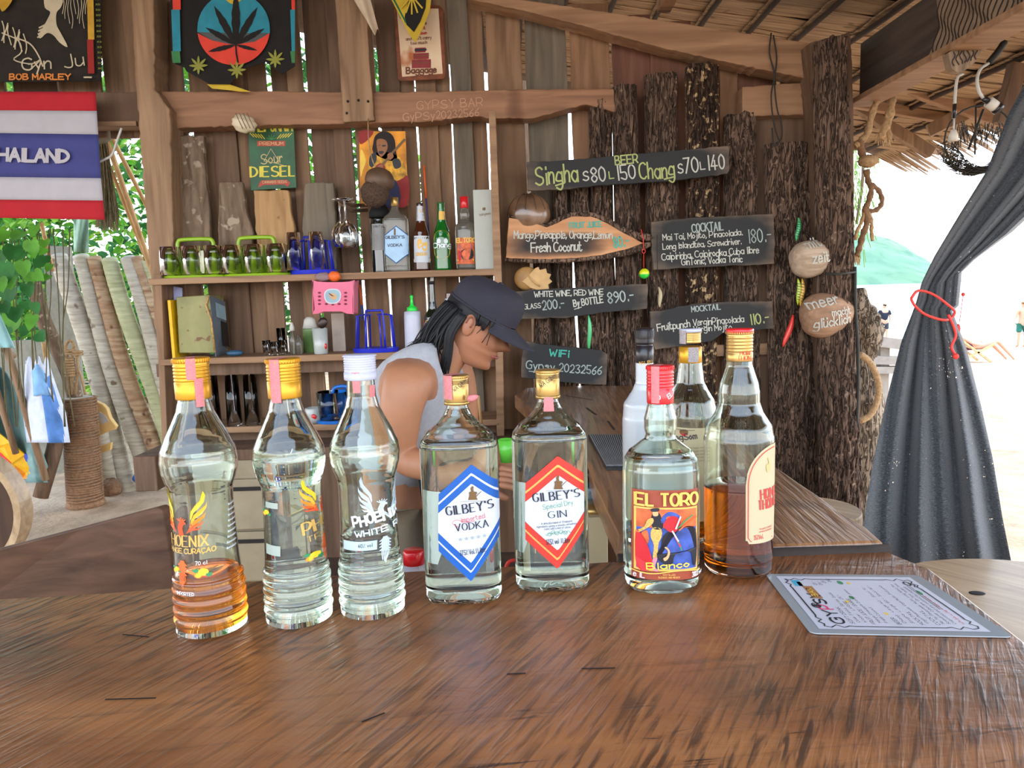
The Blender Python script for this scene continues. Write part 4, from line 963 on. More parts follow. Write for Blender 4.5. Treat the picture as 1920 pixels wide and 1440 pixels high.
def zpatch(m_, a, b_, c, d, off): mb.use(m_); B.patch(mb, B.front(off), a, c, lambda x: b_, lambda x: d, 10, 8)
zpatch('pic_orange', 1194, 951, 1303, 985, .0015)
blob(mb, B.front(.0016), 'pic_blue', [(1250, 955), (1270, 962), (1268, 980), (1248, 985), (1236, 970)]); blob(mb, B.front(.0016), 'pic_orange', [(1200, 1000), (1212, 990), (1215, 1012), (1203, 1020)]); 
blob(mb, B.front(.0026), 'pic_red', [(1194, 992), (1206, 1003), (1216, 1025), (1222, 1058), (1196, 1060)]); blob(mb, B.front(.0020), 'pic_black', [(1236, 1020), (1240, 1000), (1262, 986), (1296, 984), (1303, 1010), (1302, 1050), (1296, 1056), (1290, 1030), (1262, 1034), (1256, 1052), (1236, 1048), (1229, 1034)])
blob(mb, B.front(.0022), 'pic_red', [(1240, 978), (1256, 962), (1272, 972), (1264, 990), (1252, 992)]); blob(mb, B.front(.0016), 'pic_gold', [(1222, 985), (1236, 986), (1238, 1000), (1232, 1015), (1230, 1040), (1222, 1042), (1224, 1018), (1218, 1000)])
blob(mb, B.front(.0016), 'pic_black', [(1221, 960), (1230, 956), (1236, 962), (1240, 985), (1224, 987), (1219, 974)]); blob(mb, B.front(.0026), 'pic_skin', [(1222, 953), (1230, 953), (1231, 961), (1223, 962)]); blob(mb, B.front(.0028), 'ink_dark', [(1219, 949), (1232, 947), (1232, 953), (1220, 954)])
blob(mb, B.front(.0026), 'pic_gold', [(1213, 970), (1222, 966), (1222, 976), (1206, 990), (1197, 995), (1196, 991), (1208, 982)]); blob(mb, B.front(.0026), 'pic_pink', [(1222, 1042), (1230, 1040), (1226, 1056), (1232, 1064), (1222, 1062)])
blob(mb, B.front(.0028), 'pic_skin', [(1240, 1040), (1246, 1036), (1248, 1026), (1242, 1020), (1246, 1019), (1252, 1028), (1249, 1040), (1243, 1045)])
f5 = B.front(.0030)
for m_, pts in (('print_white', [(1262, 985), (1270, 964)]), ('ink_green', [(1266, 984), (1280, 970), (1292, 962)]), ('print_orange', [(1268, 988), (1300, 966)]), ('print_white', [(1256, 990), (1266, 1008)]), ('ink_green', [(1266, 1008), (1272, 1024)]), ('ink_red', [(1260, 999), (1270, 1018)])):
    mb.use(m_); ribbon(mb, pts, 2.6, f5)
f2 = B.front(.0020); mb.use('label_gold'); text(mb, 'EL TORO', f2, 1193, 944, 1305, 943, 22, w=.24, contrast=.75, serif=.9, sp=1.4); mb.use('ink_yellow'); text(mb, 'Blanco', f5, 1212, 1061, 1286, 1056, 11, w=.2)
mb.use('label_gold'); ribbon(mb, [(1186 + k * 6.2, 1067 + 2 * math.sin(k * .33) * 1.5) for k in range(21)], 2, f2)
mb.use('print_white'); text(mb, 'e 1L', f2, 1190, 1079, 1208, 1079, 10, w=.12); text(mb, '38% vol', f2, 1294, 1078, 1318, 1077, 9, w=.14); mb.use('label_gold'); text(mb, 'DISTILLED', f2, 1240, 1073, 1262, 1073, 3, w=.14); text(mb, 'BLENDED AND MEXICO', f2, 1232, 1078, 1270, 1078, 3, w=.14)
mb.build('front_label', B.o, world=False)
# amber rum bottle
HP = [(0, .030), (.0015, .040), (.006, .0435), (.02, .0440), (.022, .0450), (.045, .0447), (.118, .0450), (.178, .0452), (.196, .0418), (.2125, .0315), (.226, .0266), (.240, .0262), (.2515, .0243), (.266, .0195), (.275, .0168), (.300, .0158)]
B = Bottle('amber_rum_bottle', 'tall clear bottle half full of amber spirit with red topped gold cap', .2965, .966, TZ, dense(HP))
B.glass_body(0, .30, wall=.0028); B.liquid(.117, 'amber_liquid', wall=.0028)
screwcap(B, 'cap_gold', .0166, .281, .3205, .012); B.ring('cap_top', [(.3175, .0168), (.3178, .0175), (.3222, .0175), (.3235, .016), (.3235, 0)], 'cap_red', label='red disc on the cap')
mb = MB('ink_red'); cfn = lambda x, y: Vector((math.sin((x - 1391) / 25) * .0170, -math.cos((x - 1391) / 25) * .0170, PY(1391, y, .966).z - TZ)); text(mb, 'HONG', cfn, 1384, 664, 1411, 664, 7.5, w=.14, contrast=.5, serif=.5); text(mb, 'THONG', cfn, 1380, 673, 1413, 673, 7.5, w=.14, contrast=.5, serif=.5); mb.build('cap_lettering', B.o, world=False)
mb = MB('label_cream'); xl_, xr_ = 1394, 1462
tp = lambda x: 908 - 74 * math.sqrt(max(0, 1 - (1 - max(0, min(1, (x - 1394) / 62))) ** 2)); bt = lambda x: 1010 + (6 if x > 1399 else 0) - (x - 1394) * .02
B.patch(mb, B.front(.0003), xl_, xr_, tp, bt, 22, 14)
mb.use(mat('rim_red', (196, 60, 50), .5)); fn = B.front(.0010)
ribbon(mb, [(1398.5 + 57 * (k / 24) ** 2, 908 - 68 * math.sqrt(1 - (1 - (k / 24) ** 2) ** 2)) for k in range(25)], 1.6, fn); ribbon(mb, [(1398.5, 906), (1398, 1004)], 1.6, fn); ribbon(mb, [(1398, 1004), (1403, 1011), (1450, 1009)], 1.6, fn)
text(mb, 'HONG', fn, 1423, 934, 1464, 932, 18, w=.2, contrast=.45, serif=.7); text(mb, 'THONG', fn, 1418, 953, 1464, 951, 17, w=.2, contrast=.45, serif=.7)
mb.use(mat('ink_tan2', (196, 170, 110), .5)); blob(mb, fn, 'ink_tan2', [(1437, 885), (1444, 878), (1443, 866), (1437, 856), (1440, 868), (1434, 872)])
mb.use('ink_red'); text(mb, '35%Vol.', fn, 1409, 1008, 1428, 1007, 8, w=.1); text(mb, 'the spirit of thailand', fn, 1420, 990, 1448, 989, 3, w=.12); text(mb, 'produced and bottled', fn, 1420, 995, 1448, 994, 3, w=.12)
mb.build('front_label', B.o, world=False)
# two bottles further back, on the side slab
SP = [(0, .030), (.003, .0375), (.02, .038), (.135, .038), (.170, .0378), (.190, .0330), (.204, .0245), (.214, .0195), (.232, .0170), (.250, .0152), (.265, .0145)]
B = Bottle('pale_label_rum_bottle', 'clear bottle with cream label behind the red capped bottle, nearly empty', .258, 1.072, WZ, dense([(z * 1.08, r * 1.04) for z, r in SP])); B.glass_body(0, .285); B.liquid(.025, 'amber_liquid')
screwcap(B, 'cap_gold', .0150, .2885, .304, .004); B.ring('cap_top', [(.304, .0154), (.3085, .0154), (.309, .0)], 'cap_white'); B.ring('neck_band', [(.260, .0163), (.2605, .0168), (.283, .0160), (.2835, .015)], 'cap_yellow'); B.stamp(.262, .283, -.4, .5, .0168, 'stamp_grey'); B.stamp(.288, .307, -1.4, -.6, .0157, 'stamp_grey')
mb = MB('label_cream'); B.patch(mb, B.front(.0003), B_px(B, -.7), B_px(B, .72), lambda x: 801, lambda x: 975, 14, 12)
fn = B.front(.0010); mb.use('ink_dark'); text(mb, 'SangSom', fn, 1252, 828, 1304, 820, 11, w=.14); ribbon(mb, [(1300 - 1.2 * k, 805 + .1 * k - .004 * k * k) for k in range(40)], .8, fn)
blob(mb, fn, 'ink_brown', [(1276, 805), (1287, 805), (1288, 812), (1282, 817), (1275, 812)]); blob(mb, fn, 'ink_red', [(1276, 812), (1288, 812), (1282, 817)])
mb.use('ink_brown')
for k in range(5): text(mb, 'distilled from sugar cane', fn, 1272, 840 + 6 * k, 1317, 838 + 6 * k, 3, w=.1)
mb.build('front_label', B.o, world=False)
MP = [(0, .030), (.002, .0335), (.15, .0335), (.178, .031), (.198, .018), (.21, .0135), (.27, .0125)]
wm = mat('white_bottle', (190, 193, 195), .25, var=.02, coat=.5)
B = Bottle('white_coconut_rum_bottle', 'opaque white bottle with black cap, furthest back in the group', .206, 1.15, WZ, dense([(z * 1.07, r * 1.05) for z, r in MP]))
mb = MB(wm); mb.lathe([(0, 0)] + [s_ for s_ in [B.sec(p[0]) for p in B.P if p[0] < .275]] + [(.275, 0)], 40); mb.build('body', B.o, world=False)
B.ring('cap', [(z + .018, r * 1.03) for z, r in ((.236, .0133), (.2365, .0138), (.262, .0134), (.2625, .0125), (.2655, .0125), (.266, .0140), (.268, .0134), (.270, .0140), (.272, .0134), (.274, .0140), (.2885, .0138), (.2895, .0125), (.2895, 0))], 'cap_black', knurl=(.293, .304, .0144))
mb = MB('print_gold'); cfn = lambda x, y: Vector((math.sin((x - 1267) / 20) * .0142, -math.cos((x - 1267) / 20) * .0142, PY(1267, y, 1.135).z - WZ)); text(mb, 'MALIBU', cfn, 1252, 683, 1282, 680, 6, w=.12); mb.build('cap_lettering', B.o, world=False)
# ------------------------------------------------------------------ shelf unit
su = thing('shelf_unit', 'rough plank shelves fixed to the wall, holding glasses and bottles', 'shelf', (-.7, 2.92, .5))
SH = [(1.515, -1.345, -.055), (1.212, -1.33, -.05), (.945, -1.32, -.05)]
for z, x0, x1 in SH:
    mb = MB('shelf_wood'); mb.beam((x0, 2.92, z - .012), (x1, 2.92, z - .012), .20, .024, seg=6, wob=.002); mb.build('shelf_board', su, bevel=.002)
for z in (1.188, .921): MB('plank_dark').beam((-1.38, 2.90, z - .025), (-.06, 2.90, z - .025), .02, .05).build('shelf_rail', su, bevel=.002)
mb = MB('shelf_wood'); pxslab(mb, [(916, 207), (929, 206), (941, 520), (946, 830), (932, 830), (926, 520)], 2.82, .23, rough=.8); mb.build('side_board', su, bevel=.002)
mb = MB('plank_brown'); pxslab(mb, [(289, 514), (302, 514), (315, 860), (305, 860)], 2.83, .2); mb.build('side_board', su, bevel=.002)
sz = lambda k: SH[k][0] + .0003
def onshelf(px, k, Y=2.9): return PY(px, 500, Y).x, Y, SH[k][0]
# counter with cream drawers under the shelves
ct = thing('drawer_cabinet', 'cream drawer cabinet with dark slots on a dark base below the shelves', 'cabinet', (-.95, 2.75, 0))
cr = mat("cream_paint", (166, 150, 120), .6, var=.06); dk = mat('slot_dark', (40, 34, 28), .7)
MB('plank_dark').box((-.62, 2.83, .86), (1.3, .26, .04)).build('top', ct, bevel=.003)
for a, b_ in ((.58, .77), (.38, .57), (.18, .37)):
    d = MB(cr).box((-.98, 2.70, (a + b_) / 2), (.44, .02, b_ - a)).build('drawer', ct, bevel=.003); MB(dk).box((-.98, 2.688, b_ - .035), (.2, .006, .014)).build('handle', d)
MB(cr).box((-.98, 2.84, .42), (.46, .26, .84)).build('carcass', ct, bevel=.003)
mb = MB('plank_dark'); mb.box((-.36, 2.82, .42), (.78, .24, .84)); mb.build('side_cabinet_shade_fill', ct, bevel=.003)  # cabinet stretched as a dark filler where the gap is only in shadow
MB('plank_dark').box(PY(298, 876, 2.55), (.075, .20, .12)).build('beam_end', None, bevel=.004); tag(bpy.data.objects['beam_end'], 'dark square beam end sticking out left of the first bottle', 'beam')
# ------------------------------------------------------------------ glasses and racks
glass('tumbler_glass', (250, 252, 250), ior=1.45)
def tumbler(r0, r1, h, wall=.0025, base=.008, n=20, flip=False):
    P_ = [(0, 0), (0, r0), (h, r1), (h, r1 - wall), (base, r0 - wall), (base, 0)]
    mb = MB('tumbler_glass')
    if flip: P_ = [(h - z, r) for z, r in P_]
    mb.lathe(P_, n); return mb
def simple(name, label, cat, mb, loc, group=None, world=False):
    for i, p in enumerate(mb.v): mb.v[i] = p + Vector(loc)
    return tag(mb.build(name), label, cat, group)
gm = mat('lime_plastic', (136, 170, 24), .4, var=.05, coat=.3); bm_ = mat('blue_plastic', (30, 44, 190), .4, var=.06, coat=.3)
def lime_rack(px, label, glabels, seeds):
    x, Y, z = onshelf(px, 0, 2.9); x0 = x
    t_ = thing('glass_rack', label, 'rack', (x, Y, z))
    mb = MB(gm); mb.lathe([(0, 0), (0, .128, .075), (.008, .13, .077), (.009, .128, .075), (.009, 0)], 32, sect=2.6, smooth=False); mb.build('tray', t_, world=False)
    mb = MB(gm); mb.tube(catmull([(-.07, .0, .10), (-.066, 0, .137), (-.045, 0, .146), (.045, 0, .146), (.066, 0, .137), (.07, 0, .10)], 4), .008, 8); mb.build('handle', t_, world=False)
    mb = MB(gm); mb.prism([(-.072, -.003, .008), (.072, -.003, .008), (.076, -.003, .11), (-.076, -.003, .11)], (0, .006, 0)); mb.build('centre_panel', t_, world=False)
    k = 0
    for sy in (-.042, .042):
        for sx_ in (-.083, 0, .083):
            m2 = MB(gm); m2.tube([(sx_, sy, .008), (sx_, sy, .09)], [.016, .007], 8); m2.build('peg', t_, world=False)
            m3 = MB('white_paint'); m3.box((sx_, sy, .094), (.022, .022, .008)); m3.build('peg_cap', t_, world=False)
    for sx_, lb in zip((-.083, 0, .083), glabels):
        g = tumbler(.036, .039, .105, flip=True); simple('drinking_glass', lb, 'glass', g, (x + sx_, Y - .042, z + .012), 'upturned glasses on the lime green racks')
        g = tumbler(.036, .039, .105, flip=True); simple('drinking_glass', lb.replace('upturned glass', 'rear upturned glass, behind the one').replace(' holding white paper', ' with paper').replace(' beside the blue rack', ''), 'glass', g, (x + sx_, Y + .042, z + .012), 'rear glasses on the lime green racks')
lime_rack(370, 'lime green plastic glass rack at the left end of the top shelf', ('upturned glass at the left end of the left lime rack', 'upturned glass holding white paper in the middle of the left lime rack', 'upturned glass at the right end of the left lime rack'), 0)
lime_rack(484, 'lime green plastic glass rack beside the blue rack on the top shelf', ('upturned glass at the left end of the right lime rack', 'upturned glass in the middle of the right lime rack', 'upturned glass at the right end of the right lime rack beside the blue rack'), 1)
simple('paper_roll', 'rolled white and yellow paper standing inside the left lime rack glass', 'paper', MB(mat('paper_soft', (226, 222, 190), .7)).tube([(0, 0, 0), (.004, 0, .085)], .010, 8), (PY(372, 500, 2.86).x + .02, 2.858, 1.53))
def wire_rack(name, label, x, y, z, w, h, m, bars=5):
    t_ = thing(name, label, 'rack', (x, y, z))
    mb = MB(m); mb.lathe([(0, 0), (0, w * .52, w * .36), (.016, w * .54, w * .38), (.017, w * .50, w * .34), (.01, 0)], 32, smooth=False); mb.build('tray', t_, world=False)
    for k in range(bars * 2):
        a = math.pi * (k + .5) / bars; c, q = math.cos(a), math.sin(a)
        mb = MB(m); mb.tube([(c * w * .47, q * w * .32, .012), (c * w * .42, q * w * .28, h), (c * w * .25, q * w * .12, h + .004)], .0035, 6); mb.build('bar', t_, world=False)
    mb = MB(m); mb.tube(catmull([(-w * .22, 0, h * .1), (-w * .2, 0, h * 1.05), (-w * .12, 0, h * 1.13), (w * .12, 0, h * 1.13), (w * .2, 0, h * 1.05), (w * .22, 0, h * .1)], 3), .0045, 6); mb.build('handle', t_, world=False)
    return t_
x, Y, z = onshelf(588, 0); wire_rack('blue_glass_rack', 'blue plastic wire glass rack on the top shelf beside the hanging glasses', x, Y, z, .165, .125, bm_)
for dx, lb in ((-.062, 'tall clear glass leaning at the left side of the blue rack'), (.025, 'tall clear glass standing at the right inside the blue rack')):
    simple('tall_glass', lb, 'glass', tumbler(.026, .032, .14, flip=True), (x + dx, Y - .035, z + .017), 'tall glasses in the blue rack')
x, Y, z = onshelf(699, 1); wire_rack('blue_basket_rack', 'empty blue plastic rack on the middle shelf behind the white capped bottle', x - .002, 2.89, z, .165, .14, bm_, 4)
# hanging stemmed glasses
hw = thing('wall_peg', 'dark forked twig peg holding the hanging wine glasses', 'peg', PY(655, 378, 2.98))
mb = MB('plank_dark'); mb.tube([PY(690, 384, 3.05), PY(660, 386, 2.95), PY(628, 372, 2.84)], [.007, .006, .004], 6); mb.build('twig', hw); mb = MB('plank_dark'); mb.tube([PY(688, 394, 3.05), PY(660, 396, 2.95), PY(636, 382, 2.84)], [.007, .006, .004], 6); mb.build('twig', hw)
def wineglass(sc=1.):
    mb = MB('tumbler_glass'); P_ = [(0, 0), (0, .032), (-.003, .032), (-.007, .006), (-.012, .0035), (-.075, .0035), (-.085, .010), (-.105, .030), (-.13, .037), (-.155, .035), (-.178, .029), (-.178, .0275), (-.155, .0335), (-.13, .0355), (-.105, .0285), (-.088, .008), (-.082, 0)]
    mb.lathe([(z * sc, r * sc) for z, r in P_], 24); return mb
for k, (px, py, Y_, tl, lb) in enumerate(((636, 374, 2.90, .0, 'upside down stemmed glass hanging from the twig peg, nearest one'), (648, 376, 2.95, .14, 'upside down stemmed glass hanging at the right of the twig peg'), (645, 372, 2.83, -.05, 'upside down stemmed glass hanging in front of the twig peg'))):
    g = wineglass(); R_ = Matrix.Rotation(tl, 3, 'Y'); g.v = [R_ @ p for p in g.v]; simple('wine_glass', lb, 'glass', g, PY(px, py, Y_), 'stemmed glasses hanging beside the blue rack')
# bottles on the top shelf
def shelfbottle(name, label, px, k, prof, glassm, sect=2., ryk=1., Y=2.9, n=24, liq=None):
    x, _, z = onshelf(px, k, Y); x = PY(px, 450 if k == 0 else 600, Y).x
    B = Bottle(name, label, x, Y, z, prof, sect=sect, ryk=ryk, neck=.04, n=n)
    mb = MB(glassm); mb.lathe([(0, 0)] + [B.sec(p[0]) for p in B.P] + [(B.P[-1][0], 0)], n); mb.build('glass_body', B.o, world=False); return B
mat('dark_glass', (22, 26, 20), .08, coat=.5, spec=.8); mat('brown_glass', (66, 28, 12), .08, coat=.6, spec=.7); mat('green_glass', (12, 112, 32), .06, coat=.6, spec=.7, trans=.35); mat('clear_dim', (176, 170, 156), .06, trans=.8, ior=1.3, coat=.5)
WP = [(0, .034), (.003, .038), (.18, .038), (.205, .034), (.225, .018), (.24, .014), (.29, .0135)]
B = shelfbottle('red_wine_bottle', 'dark wine bottle with grey label and a black cloth over its top', 714, 0, dense(WP), 'dark_glass', Y=2.94)
mb = MB(mat('label_grey', (150, 148, 146), .6)); B.patch(mb, B.front(.0006), 697, 731, lambda x: 420, lambda x: 469, 8, 6); mb.use('ink_dark'); text(mb, 'VINTAGE', B.front(.0014), 700, 427, 728, 427, 4, w=.14); blob(mb, B.front(.0014), 'stamp_grey', [(706, 440), (722, 438), (722, 448), (707, 450)]); mb.build('label', B.o, world=False)
mb = MB(mat('black_cloth', (22, 21, 22), .85)); mb.lathe([(.21, .041), (.232, .040), (.25, .030), (.27, .020), (.298, .016), (.302, 0)], 16); mb.build('cloth_cover', B.o, world=False)
def hexlabel(B, cols, x0, x1, yt, ys0, ys1, yb):
    xm = (x0 + x1) / 2
    for c, ins in zip(cols, (0, 2.5)):
        mb = MB(c); tp = lambda x: yt + ins + (ys0 - yt) * abs(x - xm) / (x1 - xm); bt = lambda x: yb - ins - (yb - ys1) * abs(x - xm) / (x1 - xm)
        B.patch(mb, B.front(.0005 + ins * .0004), x0 + ins * .6, x1 - ins * .6, tp, bt, 16, 8); mb.build('label_back' if not ins else 'label', B.o, world=False)
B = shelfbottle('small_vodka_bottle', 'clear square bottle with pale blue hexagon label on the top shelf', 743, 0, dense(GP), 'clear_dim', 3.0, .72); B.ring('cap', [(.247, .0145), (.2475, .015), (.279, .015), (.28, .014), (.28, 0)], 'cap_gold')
hexlabel(B, (mat('blue_dk', (30, 78, 130), .5), mat('label_ice', (168, 200, 228), .5)), 721, 766, 423, 441, 477, 495)
mb = MB('ink_dark'); fn = B.front(.0022); text(mb, "GILBEY'S", fn, 724, 448, 758, 447, 5, w=.2); text(mb, 'VODKA', fn, 728, 463, 754, 462, 5, w=.18); mb.use('ink_brown'); ribbon(mb, [(741, 440), (741, 430)], 3, fn); mb.build('lettering', B.o, world=False)
BP = [(0, .028), (.003, .0315), (.12, .0315), (.15, .028), (.18, .0175), (.22, .0135), (.252, .0125)]
B = shelfbottle('brown_beer_bottle', 'brown beer bottle with white and gold lion label on the top shelf', 790, 0, dense(BP), 'brown_glass')
mb = MB('label_white'); B.patch(mb, B.front(.0006), 776, 806, lambda x: 442, lambda x: 492, 8, 6); m2 = MB('label_white'); B.patch(m2, B.front(.0006), 780, 797, lambda x: 386, lambda x: 414, 6, 5); m2.build('neck_label', B.o, world=False); fn = B.front(.0016)
blob(mb, fn, 'label_gold', [(784, 450), (790, 448), (792, 456), (800, 454), (800, 468), (794, 470), (790, 462), (786, 468), (783, 460)]); mb.use('label_gold'); text(mb, 'SINGHA', fn, 780, 480, 800, 479, 6, w=.2); ribbon(mb, [(777, 488), (805, 487)], 5, fn); text(mb, 'V', fn, 786, 398, 791, 398, 5, w=.2); mb.build('label', B.o, world=False); B.ring('cap', [(.25, .0128), (.251, .0138), (.256, .0132), (.257, 0)], 'cap_black')
B = shelfbottle('green_beer_bottle', 'green beer bottle with oval elephant label on the top shelf', 829, 0, dense(BP), 'green_glass')
mb = MB(mat('oval_green', (30, 130, 60), .4)); f1, f2_, f3_ = B.front(.0008), B.front(.0016), B.front(.0024)
blob(mb, f1, 'label_gold', [(813, 445), (820, 434), (830, 432), (840, 436), (843, 450), (843, 475), (834, 486), (820, 484), (813, 472)]); blob(mb, f2_, 'oval_green', [(815, 446), (821, 437), (830, 435), (839, 439), (841, 450), (841, 466), (815, 466)])
mb.use('print_white'); text(mb, 'Chang', f3_, 813, 465, 845, 463, 9, w=.2); blob(mb, f3_, 'print_white', [(820, 450), (824, 447), (827, 451), (826, 456), (821, 456)]); blob(mb, f3_, 'print_white', [(832, 450), (836, 447), (839, 451), (838, 456), (833, 456)]); mb.use('label_gold'); B.patch(mb, f1, 823, 833, lambda x: 396, lambda x: 412, 4, 3); mb.build('label', B.o, world=False); B.ring('cap', [(.25, .0128), (.251, .0138), (.256, .0132), (.257, 0)], 'green_glass')
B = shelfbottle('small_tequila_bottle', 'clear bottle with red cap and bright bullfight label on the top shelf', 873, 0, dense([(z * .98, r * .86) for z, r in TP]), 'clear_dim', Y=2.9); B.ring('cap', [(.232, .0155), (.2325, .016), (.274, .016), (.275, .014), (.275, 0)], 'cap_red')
mb = MB('pic_orange'); f1, f2_ = B.front(.0008), B.front(.0018); B.patch(mb, f1, 857, 889, lambda x: 446, lambda x: 495, 8, 6)
blob(mb, f2_, 'pic_blue', [(862, 458), (884, 457), (884, 468), (862, 468)], 0); blob(mb, f2_, 'pic_black', [(866, 470), (884, 466), (886, 484), (868, 486)]); blob(mb, f2_, 'pic_red', [(860, 470), (866, 474), (864, 488), (860, 488)]); mb.use('label_gold'); text(mb, 'EL TORO', B.front(.0024), 857, 455, 890, 454, 8, w=.26); mb.use('ink_yellow'); ribbon(mb, [(860, 488), (886, 487)], 3, B.front(.0024)); mb.build('label', B.o, world=False)
x, Y, z = onshelf(909, 0, 2.9); cb = thing('bottle_carton', 'tall narrow white bottle carton at the right end of the top shelf', 'carton', (PY(908, 440, 2.9).x, 2.9, z))
MB(mat('carton_white', (178, 179, 168), .6, var=.04)).box((0, 0, .1475), (.072, .07, .295)).build('body', cb, world=False, bevel=.002)
mb = MB('ink_brown'); fn = lambda x, y: PY(x, y, 2.8645); text(mb, 'sangsom', lambda x, y: PY(x, y, 2.8642), 899, 405, 920, 402, 5, w=.12); blob(mb, lambda x, y: PY(x, y, 2.8642), 'ink_brown', [(905, 390), (910, 389), (910, 394), (905, 394)]); mb.build('lettering', cb)
# ------------------------------------------------------------------ middle shelf
z1 = SH[1][0]
t_ = thing('clear_folder', 'pale lilac clear plastic stand upright at the left end of the middle shelf', 'folder', (PY(322, 600, 2.9).x, 2.9, z1))
m_ = mat('lilac_plastic', (168, 170, 206), .3, var=.05, coat=.3); mb = MB(m_); pxslab(mb, [(303, 533), (341, 540), (345, 664), (310, 664)], 2.93, .006); mb.build('sheet', t_); mb = MB(mat('lilac_frame', (120, 122, 170), .35))
mb.tube([PY(305, 533, 2.925), PY(312, 664, 2.925)], .004, 6); mb.tube([PY(311, 536, 2.92), PY(317, 664, 2.92)], .004, 6); mb.build('frame', t_, kind='stuff')
mb = MB(mat('yellow_plastic', (232, 180, 20), .45)); mb.box(PY(328, 608, 2.88) + Vector((0, .03, .0)), (.012, .13, .222)); o = tag(mb.build('yellow_folder', bevel=.002), 'yellow folder standing between the lilac stand and the rusty tin', 'folder'); o.location.z = z1
tb_ = thing('biscuit_tin', 'dented olive and blue grey square tin with rust on the middle shelf', 'tin', (PY(372, 660, 2.88).x, 2.88, z1))
wood('tin_olive', (120, 116, 66), (160, 154, 96), (132, 126, 76), scale=(6, 6, 6), rough=.4, bump=.1, spots=((110, 74, 34), 26, .60)); mat('tin_blue', (104, 116, 126), .45, var=.15); mat('rust_edge', (178, 140, 80), .5, var=.4, vs=80)
mb = MB('tin_olive'); q = [PY(*p, 2.86) for p in ((330, 557), (392, 553), (397, 590), (403, 662), (336, 662))]; dz_ = z1 - q[-1].z
mb.prism([p + Vector((0, 0, max(0, dz_))) if k > 2 else p for k, p in enumerate(q)], (0, .14, 0)); mb.build('front', tb_, bevel=.003)
mb = MB('tin_blue'); A0, A1, A2, A3 = PY(392, 553, 2.86), PY(421, 566, 2.98), PY(423, 656, 2.98), PY(403, 662, 2.86); mb.prism([A0, A1, Vector((A2.x, A2.y, z1 + .002)), Vector((A3.x, A3.y, z1 + .002))], (.004, -.004, 0)); mb.build('side', tb_)
mb = MB(mat('tin_paper', (150, 176, 186), .6)); mb.prism([A0.lerp(A1, .3) + Vector((.006, -.006, -.02)), A0.lerp(A1, .95) + Vector((.006, -.006, -.02)), A0.lerp(A1, .95) + Vector((.006, -.006, -.075)), A0.lerp(A1, .3) + Vector((.006, -.006, -.075))], (.001, -.001, 0)); mb.use('slot_dark'); mb.prism([A0.lerp(A1, .55) + Vector((.008, -.006, -.085)), A0.lerp(A1, .97) + Vector((.008, -.006, -.085)), A0.lerp(A1, .97) + Vector((.01, -.006, -.18)), A0.lerp(A1, .55) + Vector((.01, -.006, -.18))], (.001, -.001, 0)); mb.build('sticker', tb_, kind='stuff')
mb = MB('rust_edge'); mb.tube([PY(392, 553, 2.855), PY(386, 572, 2.853), PY(396, 600, 2.855), PY(403, 660, 2.855)], .004, 6); mb.build('rusty_seam', tb_)
mb = MB(mat('blue_small', (50, 84, 110), .4)); mb.ball((0, 0, .012), (.035, .02, .012), 12, 6); simple('sponge_holder', 'small dark blue plastic holder lying beside the rusty tin', 'holder', mb, (PY(440, 655, 2.88).x, 2.88, z1))
for k, (px, Y_, h, r, lb) in enumerate(((499, 2.90, .056, .016, 'leftmost small shot glass on the middle shelf'), (514, 2.86, .052, .017, 'small shot glass second from the left on the middle shelf'), (530, 2.89, .056, .018, 'small shot glass standing before the bright gap in the planks'), (528, 2.95, .10, .018, 'stacked taller shot glass behind the others on the middle shelf'))):
    simple('shot_glass', lb, 'glass', tumbler(r * .8, r, h, n=14), (PY(px, 640, Y_).x, Y_, z1), 'shot glasses on the middle shelf')
for px, lb, hh in ((549, 'small clear dropper bottle with white tip beside the shot glasses', .09), (561, 'small clear bottle right of the white tipped dropper bottle', .07)):
    mb = MB('clear_dim'); mb.lathe([(0, 0), (0, .016), (hh * .7, .016), (hh * .85, .008), (hh, .008), (hh, 0)], 14); t2 = thing('dropper_bottle', lb, 'bottle', (PY(px, 640, 2.9).x, 2.9, z1)); mb.build('glass_body', t2, world=False)
    if hh > .08: MB('white_paint').lathe([(hh, .010), (hh + .012, .010), (hh + .03, .005), (hh + .034, 0)], 12).build('tip', t2, world=False)
t2 = thing('green_soap_bottle', 'bottle of green liquid with white top behind the mug', 'bottle', (PY(583, 640, 2.95).x, 2.95, z1)); m_ = mat('soap_green', (96, 124, 70), .25, var=.2)
mb = MB(m_); mb.lathe([(0, 0), (0, .03, .02), (.09, .031, .02), (.095, .03, .02), (.095, 0)], 16); mb.build('liquid_body', t2, world=False); mb = MB('white_paint'); mb.lathe([(.095, .03, .02), (.13, .022, .016), (.14, .012, .01), (.14, 0)], 16); mb.build('shoulder', t2, world=False)
mg = thing('spoon_mug', 'white flowered mug holding a dark spoon below the pink basket', 'mug', (PY(601, 640, 2.86).x, 2.86, z1)); mat('mug_white', (176, 180, 174), .3, var=.03, coat=.4)
MB('mug_white').lathe([(0, 0), (0, .024), (.003, .026), (.098, .029), (.098, .0265), (.006, .024), (.006, 0)], 20).build('body', mg, world=False)
mb = MB('cap_red'); mb.ball((.022, -.015, .03), (.006, .005, .012), 8, 5); mb.build('flower', mg, world=False)
mb = MB(mat('spoon_dark', (52, 36, 30), .3, metal=.3)); mb.ball((.012, 0, .118), (.018, .006, .022), 12, 8, Matrix.Rotation(.5, 3, 'Y')); mb.tube([(.0, 0, .01), (.006, 0, .1)], .003, 6); mb.build('spoon', None); o = bpy.data.objects['spoon']; o.location += Vector((PY(601, 640, 2.86).x, 2.86, z1)); tag(o, 'dark spoon standing in the white flowered mug', 'spoon')
